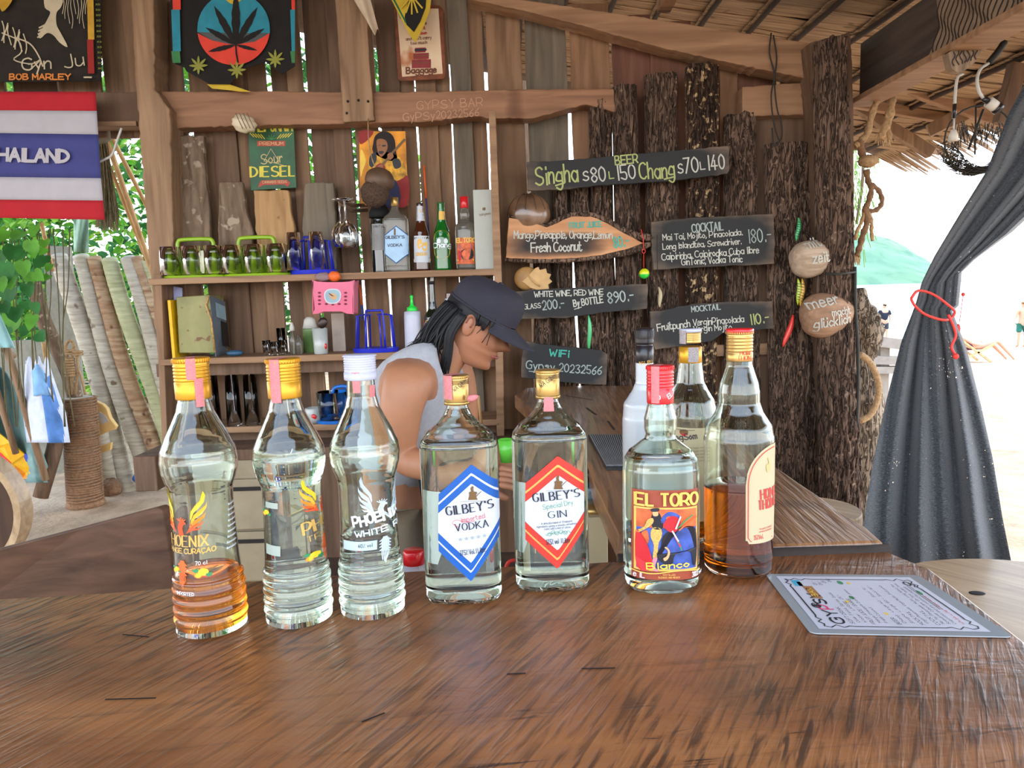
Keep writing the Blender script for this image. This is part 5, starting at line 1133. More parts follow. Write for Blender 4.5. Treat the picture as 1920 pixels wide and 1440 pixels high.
mb = MB(mat('pale_card', (176, 160, 146), .7)); mb.box((0, 0, .075), (.05, .01, .15)); simple('grey_card', 'pale grey card leaning behind the mug under the pink basket', 'card', mb, (PY(636, 640, 2.97).x, 2.97, z1))
sq = thing('squeeze_bottle', 'frosted squeeze bottle with bright green nozzle cap on the middle shelf', 'bottle', (PY(774, 610, 2.9).x, 2.9, z1)); m_ = mat('frosted', (196, 198, 212), .35, var=.03, sub=.2)
MB(m_).lathe([(0, 0), (0, .032), (.01, .034), (.13, .0325), (.15, .031), (.153, .02), (.153, 0)], 24).build('body', sq, world=False); MB(mat('cap_green', (40, 214, 70), .35, coat=.3)).lathe([(.150, .0), (.150, .021), (.166, .020), (.170, .012), (.176, .007), (.2, .005), (.205, .007), (.212, .006), (.214, 0)], 18).build('nozzle_cap', sq, world=False)
B = shelfbottle('cream_liqueur_bottle', 'dark liqueur bottle with red and blue oval label behind the worker', 812, 1, dense([(0, .032), (.003, .037), (.10, .037), (.13, .033), (.155, .018), (.19, .0135), (.265, .012)]), 'dark_glass', Y=2.9)
mb = MB('pic_blue'); f1 = B.front(.0008); blob(mb, f1, 'tin_paper', [(796, 606), (810, 600), (826, 604), (827, 622), (796, 622)]); mb.use('rim_red'); ribbon(mb, [(796, 604), (811, 600), (827, 602)], 8, B.front(.0014)); mb.use('label_gold'); text(mb, 'CREAM', B.front(.002), 799, 606, 823, 604, 5, w=.2); mb.build('label', B.o, world=False)
B.ring('cap', [(.252, .0128), (.2525, .0135), (.285, .0135), (.286, 0)], 'cap_black'); mb = MB('white_paint'); mb.box((.004, -.0145, .275), (.013, .003, .02)); mb.build('tag', B.o, world=False)
B = shelfbottle('white_necked_beer_bottle', 'brown beer bottle with white neck paper just left of the black cap', 843, 1, dense([(z * .86, r) for z, r in BP]), 'brown_glass'); B.ring('neck_paper', [(.150, .024), (.151, .0245), (.196, .0145), (.197, .014)], 'label_white')
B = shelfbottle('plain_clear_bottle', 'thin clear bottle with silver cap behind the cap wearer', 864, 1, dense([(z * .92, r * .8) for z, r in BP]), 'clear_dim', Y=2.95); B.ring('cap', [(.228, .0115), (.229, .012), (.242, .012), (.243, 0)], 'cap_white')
B = shelfbottle('gold_necked_bottle', 'dark bottle with tan neck label directly above the black cap', 916, 1, dense([(z * 1.08, r * .9) for z, r in BP]), 'dark_glass', Y=2.9); B.ring('neck_label', [(.238, .0135), (.2385, .0138), (.258, .0132), (.259, .012)], 'cap_gold')
mb = MB('print_orange'); mb.tube([PY(674, 534, 2.98), PY(678, 572, 2.98)], .0045, 6); mb.use('pic_blue'); mb.tube([PY(678, 572, 2.98), PY(680, 600, 2.98)], .0045, 6); tag(mb.build('hanging_stick'), 'orange and dark blue stick hanging under the top shelf beside the pink basket', 'stick')
mb = MB('print_orange'); mb.tube([PY(795, 310, 3.03), PY(799, 372, 3.03)], .004, 6); mb.use(mat('pole_blue', (70, 66, 110), .5)); mb.tube([PY(799, 372, 3.03), PY(804, 440, 3.03)], .004, 6); tag(mb.build('thin_rod'), 'thin orange and violet rod leaning behind the brown beer bottle', 'stick')
# pink basket + bag
pb = thing('pink_basket', 'pink plastic basket with round sticker hanging under the top shelf', 'basket', PY(626, 590, 2.82)); m_ = mat('pink_plastic', (214, 90, 122), .4, var=.04, coat=.2)
mb = MB(m_); q = [PY(*p, 2.79) for p in ((585, 525), (596, 528), (610, 529), (640, 529), (655, 528), (665, 525), (661, 560), (661, 586), (664, 589), (650, 588), (640, 584), (606, 584), (596, 588), (586, 589), (590, 580), (588, 555))]
mb.prism(q, (0, .004, 0)); mb.build('front', pb)
for xa in (586, 662): 
    mb = MB(m_); a_, b_ = PY(xa, 527, 2.79), PY(xa, 586, 2.79); mb.prism([a_, a_ + Vector((0, .08, 0)), b_ + Vector((0, .08, 0)), b_], (.003, 0, 0)); mb.build('side', pb)
mb = MB(m_); q2 = [p + Vector((0, .08, 0)) for p in q]; mb.prism(q2, (0, .004, 0)); mb.build('back', pb)
mb = MB(mat('hole_dark', (120, 34, 56), .7))
for (px, py) in [(599, 549 + 7 * k) for k in range(4)] + [(648, 549 + 7 * k) for k in range(4)] + [(612, 570), (624, 571), (636, 570)]:
    mb.poly([PY(px + 3.2 * math.cos(k * .785), py + 2 * math.sin(k * .785), 2.789) for k in range(8)])
mb.build('slot_hole', pb, kind='stuff')
mb = MB('tin_paper'); fn = lambda x, y: PY(x, y, 2.7885); blob(mb, fn, 'label_white', [(608, 549), (616, 542), (632, 542), (639, 549), (638, 562), (630, 569), (616, 569), (609, 562)]); fn = lambda x, y: PY(x, y, 2.788); blob(mb, fn, 'tin_paper', [(610, 550), (617, 544), (631, 544), (637, 550), (636, 561), (629, 567), (617, 567), (611, 561)]); fn = lambda x, y: PY(x, y, 2.7875); blob(mb, fn, 'pic_skin', [(616, 552), (626, 550), (632, 558), (624, 562)]); blob(mb, lambda x, y: PY(x, y, 2.787), 'ink_dark', [(615, 548), (621, 552), (627, 556), (622, 555), (618, 552)], 0); mb.build('sticker', pb)
mb = MB(mat('bag_film', (210, 186, 190), .15, trans=.7, ior=1.1)); mb.ball(PY(606, 519, 2.80), (.030, .02, .016), 12, 8, fn=lambda a, b_: 1 + .25 * nz(a * 3, b_ * 4)); tag(mb.build('clear_bag'), 'crumpled clear plastic bag on the rim of the pink basket', 'bag')
mb = MB(mat('orange_net', (240, 104, 40), .5, var=.3, vs=300)); mb.ball(PY(627, 518, 2.80), (.024, .018, .019), 12, 8, fn=lambda a, b_: 1 + .2 * nz(a * 3, b_ * 4, 5)); tag(mb.build('orange_net_bag'), 'orange net bundle sticking out of the pink basket', 'bag')
# lower shelf: upturned tall glasses, bowl, jug
z2 = SH[2][0]
for k, px in enumerate((436, 470)):
    simple('tall_glass', ('tall upturned beer glass between the two yellow capped bottles, left one', 'tall upturned beer glass between the two yellow capped bottles, right one')[k], 'glass', tumbler(.030, .024, .195, n=20), (PY(px, 740, 2.86).x, 2.86, z2), 'tall beer glasses on the lowest shelf')
simple('tall_glass', 'tall upturned beer glass half hidden behind the leftmost yellow cap', 'glass', tumbler(.030, .024, .195, n=20), (PY(397, 740, 2.88).x, 2.88, z2), 'tall beer glasses on the lowest shelf')
bw = thing('rice_bowl', 'white cup with red rosette on the lowest shelf', 'cup', (PY(588, 790, 2.86).x, 2.86, z2)); MB('mug_white').lathe([(0, 0), (0, .024), (.02, .036), (.055, .030), (.06, .028), (.06, .026), (.02, .03), (.008, 0)], 24).build('body', bw, world=False)
mb = MB('cap_red'); mb.ball((.008, -.031, .028), (.014, .004, .011), 12, 6); mb.build('rosette', bw, world=False)
jg = thing('blue_jug_rack', 'clear glass jug on a bright blue plastic rack on the lowest shelf', 'jug', (PY(626, 780, 2.86).x, 2.86, z2)); bl = mat('sky_plastic', (24, 104, 190), .4, coat=.3)
mb = MB('tumbler_glass'); mb.lathe([(.015, 0), (.015, .055), (.12, .062), (.12, .059), (.02, .052), (.02, 0)], 24); mb.build('glass_body', jg, world=False)
mb = MB(bl); mb.lathe([(0, 0), (0, .066, .05), (.012, .068, .052), (.013, 0)], 24, smooth=False); mb.build('tray', jg, world=False)
mb = MB(bl); mb.tube([(-.02, 0, .01), (-.02, 0, .09)], [.02, .008], 8); mb.build('peg', jg, world=False); mb = MB(bl); mb.tube([(.04, -.01, .01), (.04, -.01, .13)], [.02, .016], 8); mb.build('peg', jg, world=False)
mb = MB(bl); mb.tube(catmull([(0, 0, .11), (.01, 0, .135), (.05, 0, .14), (.07, 0, .125)], 3), .007, 8); mb.build('handle', jg, world=False)
mb = MB(mat('shelf_mat', (36, 36, 40), .7)); mb.box((PY(452, 800, 2.88).x, 2.87, z2 + .003), (.22, .14, .006)); 
# ------------------------------------------------------------------ things on the plank wall
def woodslab(name, label, pts, Y, m, th=.03, cat='wood slab', group='short wood slabs standing behind the glasses'):
    mb = MB(m); pxslab(mb, pts, Y, th, rough=2.5); o = mb.build(name, bevel=.005); return tag(o, label, cat, group)
woodslab('bark_plaque', 'tallest grey bark slab behind the left lime rack', [(325, 255), (382, 254), (383, 300), (392, 390), (396, 516), (330, 516), (326, 400)], 2.99, 'bark_pale')
woodslab('bark_plaque', 'short grey bark slab with a nail hole behind the lime racks', [(411, 342), (454, 340), (462, 400), (474, 430), (470, 516), (412, 516), (408, 430)], 2.98, 'bark_pale')
woodslab('bark_plaque', 'pale yellow wood slab standing under the green tin sign', [(475, 357), (540, 356), (545, 400), (552, 430), (548, 516), (486, 516), (480, 440)], 2.98, 'bark_yellow')
woodslab('bark_plaque', 'brown wood slab behind the blue glass rack', [(571, 343), (625, 342), (628, 400), (632, 516), (570, 516), (567, 420)], 2.99, 'plank_grey')
# green tin sign
ts = thing('green_tin_sign', 'green tin sign with yellow lettering above the glass racks', 'sign', PY(507, 355, 3.0)); Y = 3.02
m_ = mat('sign_green', (30, 84, 44), .45, var=.35, vs=12); mb = MB(m_); pxslab(mb, [(464, 219), (550, 217), (556, 352), (470, 357)], Y, .004); mb.build('plate', ts, bevel=.001)
mb = MB(mat('sign_yellow', (216, 196, 60), .5, var=.1)); fn = planefn(Y, .0012); text(mb, 'CALIFORNIA', fn, 466, 247, 548, 245, 22, w=.13, sp=1.2); text(mb, 'DIESEL', fn, 470, 332, 553, 330, 19, w=.22, contrast=.5, serif=.8)
for sd_ in (-1, 1):
    for k in range(5): ribbon(mb, [(508 + sd_ * (12 + 5 * k), 260 - k * .8), (508 + sd_ * (19 + 5 * k), 252 - k * .5)], 1.6, fn)
mb.use(mat('sign_gold', (196, 174, 116), .5)); ribbon(mb, [(495, 302), (508, 279), (522, 301)], 1.3, fn); ribbon(mb, [(495, 302), (522, 307), (536, 312)], 1., fn); text(mb, 'Sour', fn, 490, 308, 530, 304, 18, w=.1)
mb.use(mat('sign_red', (176, 60, 44), .5)); fn1 = planefn(Y, .001); mb.poly([fn1(*p) for p in ((482, 264), (535, 264), (535, 274), (482, 274))]); mb.poly([fn1(*p) for p in ((486, 344), (490, 338), (538, 337), (544, 343), (540, 350), (532, 346), (494, 347), (484, 352))]); mb.use('sign_gold'); text(mb, 'PREMIUM', fn, 486, 272, 531, 272, 6, w=.16); text(mb, 'CANNABIS SEEDS', fn, 492, 344, 538, 343, 4.5, w=.14)
mb.use(mat('leaf_print', (60, 130, 60), .5))
for k in range(5): a = -1.57 + (k - 2) * .6; ribbon(mb, [(509, 262), (509 + 9 * math.cos(a), 262 + 9 * math.sin(a))], 1.6, fn)
mb.build('lettering', ts)
# shells
def shellfn(a, b_): return 1
sh = thing('seashell', 'cream seashell with brown stripes on the corner of the green tin sign', 'seashell', PY(455, 247, 2.93))
mb = MB(mat('shell_cream', (212, 196, 166), .4, var=.1)); C_ = PY(454, 231, 2.91)
mb.ball(C_, (.055, .03, .034), 24, 16, Matrix.Rotation(.25, 3, 'Y'), fn=lambda a, b_: (1 + .06 * math.cos(b_ * 9)) * (1 - .35 * max(0, -math.cos(a)) ** 2 * math.sin(b_))); mb.build('body', sh)
mb = MB(mat('shell_brown', (130, 92, 62), .5))
for k in range(4): mb.tube(catmull([C_ + Vector((-.012 + .014 * k, -.030 + .002 * abs(k - 1.5), .030)), C_ + Vector((0 + .014 * k, -.0335 + .002 * abs(k - 1.5), 0)), C_ + Vector((.01 + .014 * k, -.027, -.026))], 3), .0015, 5)
mb.build('stripe', sh, kind='stuff')
# poster of a guitarist
ps = thing('guitarist_poster', 'fiery orange poster of a curly haired guitarist on the plank wall', 'poster', PY(720, 385, 3.02)); Y = 3.02
m_ = mat('poster_fire', (232, 130, 30), .6, var=.75, vs=9); mb = MB(m_); pxslab(mb, [(673, 246), (760, 246), (766, 385), (676, 385)], Y, .002); mb.build('sheet', ps)
mb = MB('ink_dark'); mat('p_hair', (34, 22, 20), .7); mat('p_skin', (150, 96, 60), .6); mat('p_jacket', (206, 150, 40), .6, var=.6, vs=40); mat('p_red', (150, 34, 28), .6, var=.2); mat('p_jean', (40, 44, 80), .6)
f_ = [planefn(Y, .0008 + .0006 * k) for k in range(6)]
blob(mb, f_[0], 'p_red', [(674, 246), (700, 246), (690, 262), (675, 270)]); blob(mb, f_[0], 'p_red', [(740, 340), (765, 330), (765, 384), (742, 384)]); blob(mb, f_[0], 'ink_yellow', [(676, 280), (686, 300), (680, 320), (676, 330)])
blob(mb, f_[1], 'p_hair', [(700, 268), (704, 254), (718, 246), (732, 250), (740, 262), (742, 282), (744, 300), (726, 300), (700, 286)]); blob(mb, f_[1], 'p_jacket', [(694, 292), (712, 286), (730, 286), (748, 294), (762, 316), (760, 330), (742, 340), (716, 342), (700, 338), (690, 320)])
blob(mb, f_[2], 'p_skin', [(706, 264), (714, 260), (724, 264), (727, 276), (722, 288), (714, 294), (708, 284)]); blob(mb, f_[2], 'p_jean', [(700, 338), (742, 338), (748, 384), (700, 384)]); blob(mb, f_[2], 'pic_black', [(694, 292), (704, 286), (706, 300), (698, 314), (692, 308)]); blob(mb, f_[2], 'pic_black', [(736, 300), (748, 298), (752, 312), (740, 316)]); blob(mb, f_[2], 'ink_dark', [(708, 272), (713, 271), (713, 273), (708, 274)]); blob(mb, f_[3], 'ink_dark', [(717, 272), (723, 272), (723, 274), (717, 275)]); blob(mb, f_[3], 'ink_dark', [(710, 284), (716, 283), (720, 285), (716, 289), (711, 288)])
mb.use('ink_brown'); ribbon(mb, [(712, 316), (736, 286), (758, 262)], 4, f_[4]); blob(mb, f_[3], 'p_red', [(702, 316), (712, 306), (722, 312), (720, 326), (708, 332)]); blob(mb, f_[5], 'p_skin', [(726, 290), (734, 286), (738, 294), (730, 300)]); blob(mb, f_[5], 'p_skin', [(708, 312), (716, 308), (718, 316), (710, 320)])
mb.build('print', ps)
# hanging coconut husk with string
hc = thing('hanging_husk', 'coconut shell with shaggy husk beard hanging on a string before the poster', 'coconut', PY(705, 392, 2.88))
mb = MB(mat('coco_shell', (96, 72, 54), .5, var=.3)); C_ = PY(712, 338, 2.86); mb.ball(C_, (.056, .05, .046), 20, 12, Matrix.Rotation(.3, 3, 'Y'), fn=lambda a, b_: 1 + .05 * nz(a * 2, b_ * 3)); mb.build('shell', hc)
mb = MB(mat('husk', (96, 74, 58), .95, var=.4, vs=160, bump=1, bs=300)); C2 = PY(703, 362, 2.85); mb.ball(C2, (.052, .045, .052), 36, 28, fn=lambda a, b_: 1 + .16 * nz(math.cos(a) * 9, math.sin(a) * 9, b_ * 7)); mb.build('husk_beard', hc)
mb = MB('rope'); mb.tube(catmull([PY(690, 222, 2.93), PY(691, 262, 2.90), PY(697, 296, 2.87), PY(705, 316, 2.86)], 3), .0022, 5); mb.build('string', hc)
# baggage tin sign
bs_ = thing('baggage_tin_sign', 'rusty edged cream tin sign with a pile of red suitcases at the top', 'sign', PY(786, 148, 3.0)); Y = 3.02
wood('rusty_plate', (222, 196, 160), (240, 220, 190), (206, 150, 96), scale=(6, 6, 6), rough=.5, bump=.05, spots=((176, 96, 40), 9, .58)); mat('rust_rim', (120, 62, 30), .6, var=.4, vs=40)
mb = MB('rust_rim'); pxslab(mb, [(738, 12), (742, 6), (824, 10), (830, 16), (836, 140), (832, 148), (752, 152), (746, 148)], Y, .004); mb.build('plate', bs_, bevel=.001)
mb = MB('rusty_plate'); pxslab(mb, [(744, 16), (822, 16), (830, 138), (754, 144)], Y - .001, .001); mb.build('face', bs_)
fn = planefn(Y, .0022); mb = MB(mat('case_red', (140, 34, 34), .5, var=.2)); 
for a, b_, c, d in ((772, 112, 808, 128), (775, 100, 804, 111), (778, 90, 798, 99)): mb.poly([fn(a, b_), fn(c, b_ - 1), fn(c, d - 1), fn(a, d)])
fn2 = planefn(Y, .003); mb.use('ink_brown'); ribbon(mb, [(772, 118), (808, 117)], 1.2, fn2); ribbon(mb, [(776, 105), (804, 104)], 1.2, fn2); mb.use('ink_dark'); ribbon(mb, [(779, 94), (798, 93)], 4, fn2); mb.use(mat('ink_rust', (110, 60, 36), .6)); text(mb, 'Baggage', fn2, 762, 138, 818, 136, 11, w=.24); text(mb, "and don't carry", fn2, 761, 76, 809, 73, 6, w=.14); text(mb, 'too much', fn2, 770, 84, 801, 82, 6, w=.14); mb.use('ink_red'); text(mb, 'slow down', fn2, 775, 66, 800, 64, 6, w=.14); text(mb, 'keep it', fn2, 778, 57, 798, 55, 6, w=.14); mb.use('ink_dark'); text(mb, 'simple', fn2, 778, 48, 800, 46, 6, w=.14); mb.build('lettering', bs_)
# bunting corner hanging over it
bu = thing('flag_corner', 'black green and yellow flag corner hanging over the suitcase sign', 'flag', PY(772, 80, 2.9)); Y = 2.9
mat('fl_yellow', (200, 168, 50), .8); mat('fl_green', (30, 110, 76), .8, var=.2); mat('fl_black', (28, 26, 24), .85)
def drape(mb, m_, pts, Y, off, amp=.008):
    mb.use(m_); mb.prism([PY(x, y, Y - off - amp * math.sin(x * .09 + y * .03)) for x, y in pts], (0, .0012, 0))
mb = MB('fl_yellow'); drape(mb, 'fl_yellow', [(724, -20), (810, -20), (806, 20), (795, 48), (779, 80), (768, 66)], Y, 0); mb.build('yellow_border', bu)
mb = MB('fl_black'); drape(mb, 'fl_black', [(746, -20), (800, -20), (798, 14), (788, 40), (776, 60), (762, 46)], Y, .003); mb.build('black_field', bu)
mb = MB('fl_green'); drape(mb, 'fl_green', [(728, -20), (748, -20), (756, 20), (762, 44), (750, 34)], Y, .005); mb.build('green_stripe', bu)
mb = MB('fl_yellow'); fn = planefn(Y, .012)
for k in range(5): a = 1.57 + (k - 2) * .42; ribbon(mb, [(772, -8), (772 + 26 * math.cos(a), -8 + 34 * math.sin(a))], 3, fn)
mb.build('leaf_print', bu)
# ------------------------------------------------------------------ flags and tapestries
def cloth_flag(name, label, cat, bands, x_at, Y, rows, folds):
    """bands: (name, material, py_left_top, py_right_top, py_left_bot, py_right_bot)"""
    t_ = thing(name, label, cat, PY(90, 410, Y))
    for nm, m_, lt, rt, lb, rb in bands:
        mb = MB(m_)
        def fn(u, v, m_=m_, lt=lt, rt=rt, lb=lb, rb=rb):
            py = lerp(lerp(lt, rt, u), lerp(lb, rb, u), v); xr = x_at(py); px = lerp(-240, xr, u)
            return PY(px, py, Y - folds * math.sin(u * 21 + py * .006) * (.4 + .6 * (py - 170) / 240) - .4 * folds * math.sin(u * 47 + 1))
        mb.grid(fn, 60, rows, th=(0, .0015, 0)); mb.build(nm, t_)
    return t_
mat('thai_red', (176, 28, 38), .85, var=.06); mat('thai_white', (178, 172, 176), .85, var=.04); mat('thai_blue', (64, 66, 124), .85, var=.08)
fl = cloth_flag('striped_flag', 'red, white and blue striped cloth flag with the country name, hanging left', 'flag', [('red_stripe', 'thai_red', 172, 172, 205, 208), ('white_stripe', 'thai_white', 205, 208, 246, 252), ('blue_stripe', 'thai_blue', 246, 252, 329, 334), ('white_stripe', 'thai_white', 329, 334, 372, 376), ('red_stripe', 'thai_red', 372, 376, 404, 412)],
                lambda py: 179 + (py - 172) * .062 + (0 if py < 330 else (py - 330) * .03), 2.86, 5, .0042)
mb = MB('thai_white'); fn = planefn(2.86, .0135); text(mb, 'THAILAND', fn, -26, 300, 128, 304, 22, w=.28, sp=1.4); mb.build('lettering', fl)
# tapestry with portrait (left top)
tp_ = thing('portrait_tapestry', 'black tapestry with cream singer portrait and striped border, top left', 'tapestry', PY(60, 155, 2.95)); Y = 2.96
mb = MB(mat('tap_black', (44, 38, 32), .95, var=.2, bump=.3, bs=300)); mb.grid(lambda u, v: PY(lerp(-260, 190, u), lerp(-260, 156 - 4 * u, v), Y - .008 * math.sin(u * 16 + v * 2)), 50, 20, th=(0, .003, 0)); mb.build('cloth', tp_)
mat('tap_cream', (196, 180, 150), .9, var=.15); mat('tap_gold', (196, 150, 50), .9, var=.2); mat('tap_red', (150, 40, 34), .9); mat('tap_olive', (120, 120, 50), .9)
mb = MB('tap_cream'); fn = planefn(Y, .0105)
random.seed(11)
for k in range(9):   # locks of hair and shirt folds
    x = 118 + k * 5.5; mb.use('tap_cream'); ribbon(mb, [(x + 2.2 * math.sin(j * .9 + k), -10 + j * 9) for j in range(5 + (k % 4))], 1.2, fn)
for k in range(7): ribbon(mb, [(4 + k * 7 + 4 * math.sin(j * .8 + k * 2), 40 + j * 9 + k * 4) for j in range(5)], 2.2, fn)
blob(mb, fn, 'tap_cream', [(84, -10), (104, -14), (118, -2), (114, 14), (106, 24), (106, 46), (114, 62), (127, 88), (112, 80), (100, 66), (88, 62), (76, 72), (72, 66), (80, 52), (90, 34), (94, 22), (84, 14)])
for k in range(4): ribbon(mb, [(90 - k * 2, 44 + 6 * k), (74 - k, 52 + 6 * k)], 3, fn)
blob(mb, fn, 'tap_gold', [(0, 0), (24, -10), (20, 6), (4, 22)]); mb.use('tap_cream'); ribbon(mb, [(p.x, p.y) for p in catmull([Vector((x, y, 0)) for x, y in ((4, 62), (34, 76), (40, 98), (26, 112), (58, 120), (76, 112), (60, 128))], 4)], 2.2, fn); text(mb, 'Gyn', fn, 42, 132, 96, 128, 22, w=.13); text(mb, 'Ju', fn, 122, 128, 158, 122, 24, w=.1)
ribbon(mb, [(p.x, p.y) for p in catmull([Vector((x, y, 0)) for x, y in ((28, 70), (56, 82), (72, 104), (80, 124))], 4)], 2.6, fn)
mb.use(mat('tap_amber', (214, 130, 60), .9)); text(mb, 'BOB MARLEY', fn, 18, 149, 132, 149, 10, w=.26)
for a, b_, m_ in ((-10, 74, 'tap_gold'), (74, 138, 'tap_red')): mb.use(m_); mb.poly([fn(163, a), fn(175, a), fn(177, b_), fn(165, b_)])
mb.use('tap_olive'); 
for k in range(14): text(mb, 'xo', fn, 179 + .4 * k, k * 10, 187 + .4 * k, k * 10, 5, w=.2)
mb.use('tap_cream')
for k in range(3): ribbon(mb, [(158 + 5 * k, 145), (161 + 5 * k, 145)], 3, fn)
mb.build('print', tp_)
# leaf tapestry
lt = thing('leaf_tapestry', 'black tapestry with a big leaf over a teal and red disc, ragged lower edge', 'tapestry', PY(438, 158, 2.92)); Y = 2.92
mb = MB(mat('tap_black2', (30, 26, 24), .9, var=.2)); out = [(319, -60), (552, -60), (553, 124), (528, 140), (498, 116), (452, 130), (432, 158), (392, 157), (350, 134), (345, 126), (328, 120), (320, 60)]
mb.prism([PY(x, y, Y - .006 * math.sin(x * .05)) for x, y in out], (0, .002, 0)); mb.build('cloth', lt)
mb = MB('ink_dark'); f_ = [planefn(Y, .009 + .0015 * k) for k in range(4)]
mat('t_teal', (44, 132, 150), .85, var=.15); mat('t_red', (216, 66, 50), .85, var=.1); mat('t_green', (60, 120, 70), .85); mat('t_leaf', (140, 140, 60), .85)
mat('t_grey', (80, 84, 84), .85)
cx, cyy, R_ = 438, 54, 68
mb.use('t_teal'); mb.poly([f_[0](cx + R_ * math.cos(a), cyy + R_ * math.sin(a)) for a in [math.pi + k * math.pi / 20 for k in range(21)]] + [f_[0](cx + R_, cyy + 8), f_[0](cx, cyy + 8), f_[0](cx - R_, cyy + 6)])
mb.use('t_red'); mb.poly([f_[0](cx + R_ * math.cos(a), cyy + R_ * math.sin(a)) for a in [.12 + k * (math.pi - .24) / 20 for k in range(21)]] + [f_[0](cx - 40, cyy + 22), f_[0](cx, cyy + 30), f_[0](cx + 40, cyy + 24)])
mb.use('t_grey'); mb.poly([f_[0](*q) for q in ((cx - R_, cyy + 6), (cx, cyy + 8), (cx + R_, cyy + 8), (cx + 40, cyy + 24), (cx, cyy + 30), (cx - 40, cyy + 22))])
mb.use('fl_yellow'); mb.poly([f_[1](cx - 28 + 56 * k / 8, -18 + 26 * math.sin(math.pi * k / 8)) for k in range(9)])
def leafshape(mb, fn, m_, bx, by, L_, ang, w):
    mb.use(m_); d = Vector((math.cos(ang), math.sin(ang))); n = Vector((-d.y, d.x)); P1, P2 = [], []
    for k in range(11):
        t_ = k / 10; ww = w * math.sin(math.pi * min(1, t_ * 1.02)) ** .8 * (1 - .15 * (k % 2)); c = Vector((bx, by)) + d * L_ * t_; P1.append(c + n * ww); P2.append(c - n * ww)
    mb.poly([fn(p.x, p.y) for p in P1 + P2[::-1]])
for a, L_ in ((-1.57, 100), (-1.05, 82), (-2.08, 84), (-.52, 62), (-2.62, 66), (.25, 42), (2.9, 54)): leafshape(mb, f_[2], 'tap_black2', 442, 84, L_, a, L_ * .085)
mb.use('tap_black2'); ribbon(mb, [(442, 84), (443, 100), (446, 116)], 3, f_[2])
for bx, by in ((372, 124), (444, 132), (516, 112)):
    for a, L_ in ((-1.57, 20), (-.8, 20), (-2.3, 20), (-.1, 18), (3.2, 18), (.7, 14), (2.4, 14), (1.57, 16)): leafshape(mb, f_[1], 't_leaf', bx, by, L_, a, 2.6)
for x0, x1 in ((319, 337), (542, 553)):
    for ya, yb, m_ in ((-60, 18, 't_red'), (18, 96, 't_teal'), (96, 118, 't_green')): mb.use(m_); mb.poly([f_[1](x0 + 2, ya), f_[1](x1, ya), f_[1](x1 + (2 if x0 < 400 else 0), yb), f_[1](x0 + 5, yb)])
mb.build('print', lt)
mb = MB('fl_yellow'); mb.prism([PY(x, y, 2.93) for x, y in ((388, 158), (430, 158), (470, 172), (452, 172), (430, 169), (398, 166))], (0, .002, 0)); mb.build('yellow_hem', lt)
# ------------------------------------------------------------------ painted menu boards
def signboard(name, label, pts, Y, m, th=.022, tilt=0):
    t_ = thing(name, label, 'sign', PY(pts[0][0], pts[-1][1], Y)); mb = MB(m); pxslab(mb, pts, Y, th, rough=1.6); mb.build('board', t_, bevel=.002); return t_
def boardmat(name, wc1, wc2, cx, cz, hx, hz, soft=.25, black=(36, 36, 36)):
    """wood whose middle is burnt / brushed black; centre & half size in generated coordinates"""
    m, t, b = _new(name); L = t.links; N = t.nodes.new
    co = N('ShaderNodeTexCoord'); mp = N('ShaderNodeMapping'); mp.inputs['Scale'].default_value = (4, 30, 30); L.new(co.outputs['Object'], mp.inputs[0])
    n1 = N('ShaderNodeTexNoise'); n1.inputs['Scale'].default_value = 1; n1.inputs['Detail'].default_value = 5; L.new(mp.outputs[0], n1.inputs[0])
    r = N('ShaderNodeValToRGB'); r.color_ramp.elements[0].position = .35; r.color_ramp.elements[0].color = (*srgb(wc1), 1); r.color_ramp.elements[1].position = .65; r.color_ramp.elements[1].color = (*srgb(wc2), 1); L.new(n1.outputs[0], r.inputs[0])
    sp = N('ShaderNodeSeparateXYZ'); L.new(co.outputs['Generated'], sp.inputs[0])
    def dist(sock, c, h):
        a = N('ShaderNodeMath'); a.operation = 'SUBTRACT'; L.new(sock, a.inputs[0]); a.inputs[1].default_value = c
        a2 = N('ShaderNodeMath'); a2.operation = 'ABSOLUTE'; L.new(a.outputs[0], a2.inputs[0]); a3 = N('ShaderNodeMath'); a3.operation = 'DIVIDE'; L.new(a2.outputs[0], a3.inputs[0]); a3.inputs[1].default_value = h
        a4 = N('ShaderNodeMath'); a4.operation = 'POWER'; L.new(a3.outputs[0], a4.inputs[0]); a4.inputs[1].default_value = 4; return a4.outputs[0]
    s_ = N('ShaderNodeMath'); L.new(dist(sp.outputs['X'], cx, hx), s_.inputs[0]); L.new(dist(sp.outputs['Z'], cz, hz), s_.inputs[1])
    n2 = N('ShaderNodeTexNoise'); n2.inputs['Scale'].default_value = 18; L.new(co.outputs['Object'], n2.inputs[0])
    s2 = N('ShaderNodeMath'); L.new(s_.outputs[0], s2.inputs[0]); m5 = N('ShaderNodeMath'); m5.operation = 'MULTIPLY_ADD'; L.new(n2.outputs[0], m5.inputs[0]); m5.inputs[1].default_value = .8; m5.inputs[2].default_value = -.4; L.new(m5.outputs[0], s2.inputs[1])
    mr = N('ShaderNodeMapRange'); mr.inputs[1].default_value = 1 - soft; mr.inputs[2].default_value = 1 + soft; mr.inputs[3].default_value = 1; mr.inputs[4].default_value = 0; L.new(s2.outputs[0], mr.inputs[0])
    x = N('ShaderNodeMix'); x.data_type = 'RGBA'; L.new(mr.outputs[0], x.inputs['Factor']); L.new(r.outputs[0], x.inputs['A']); x.inputs['B'].default_value = (*srgb(black), 1)
    L.new(x.outputs['Result'], b.inputs['Base Color']); b.inputs['Roughness'].default_value = .75; return m
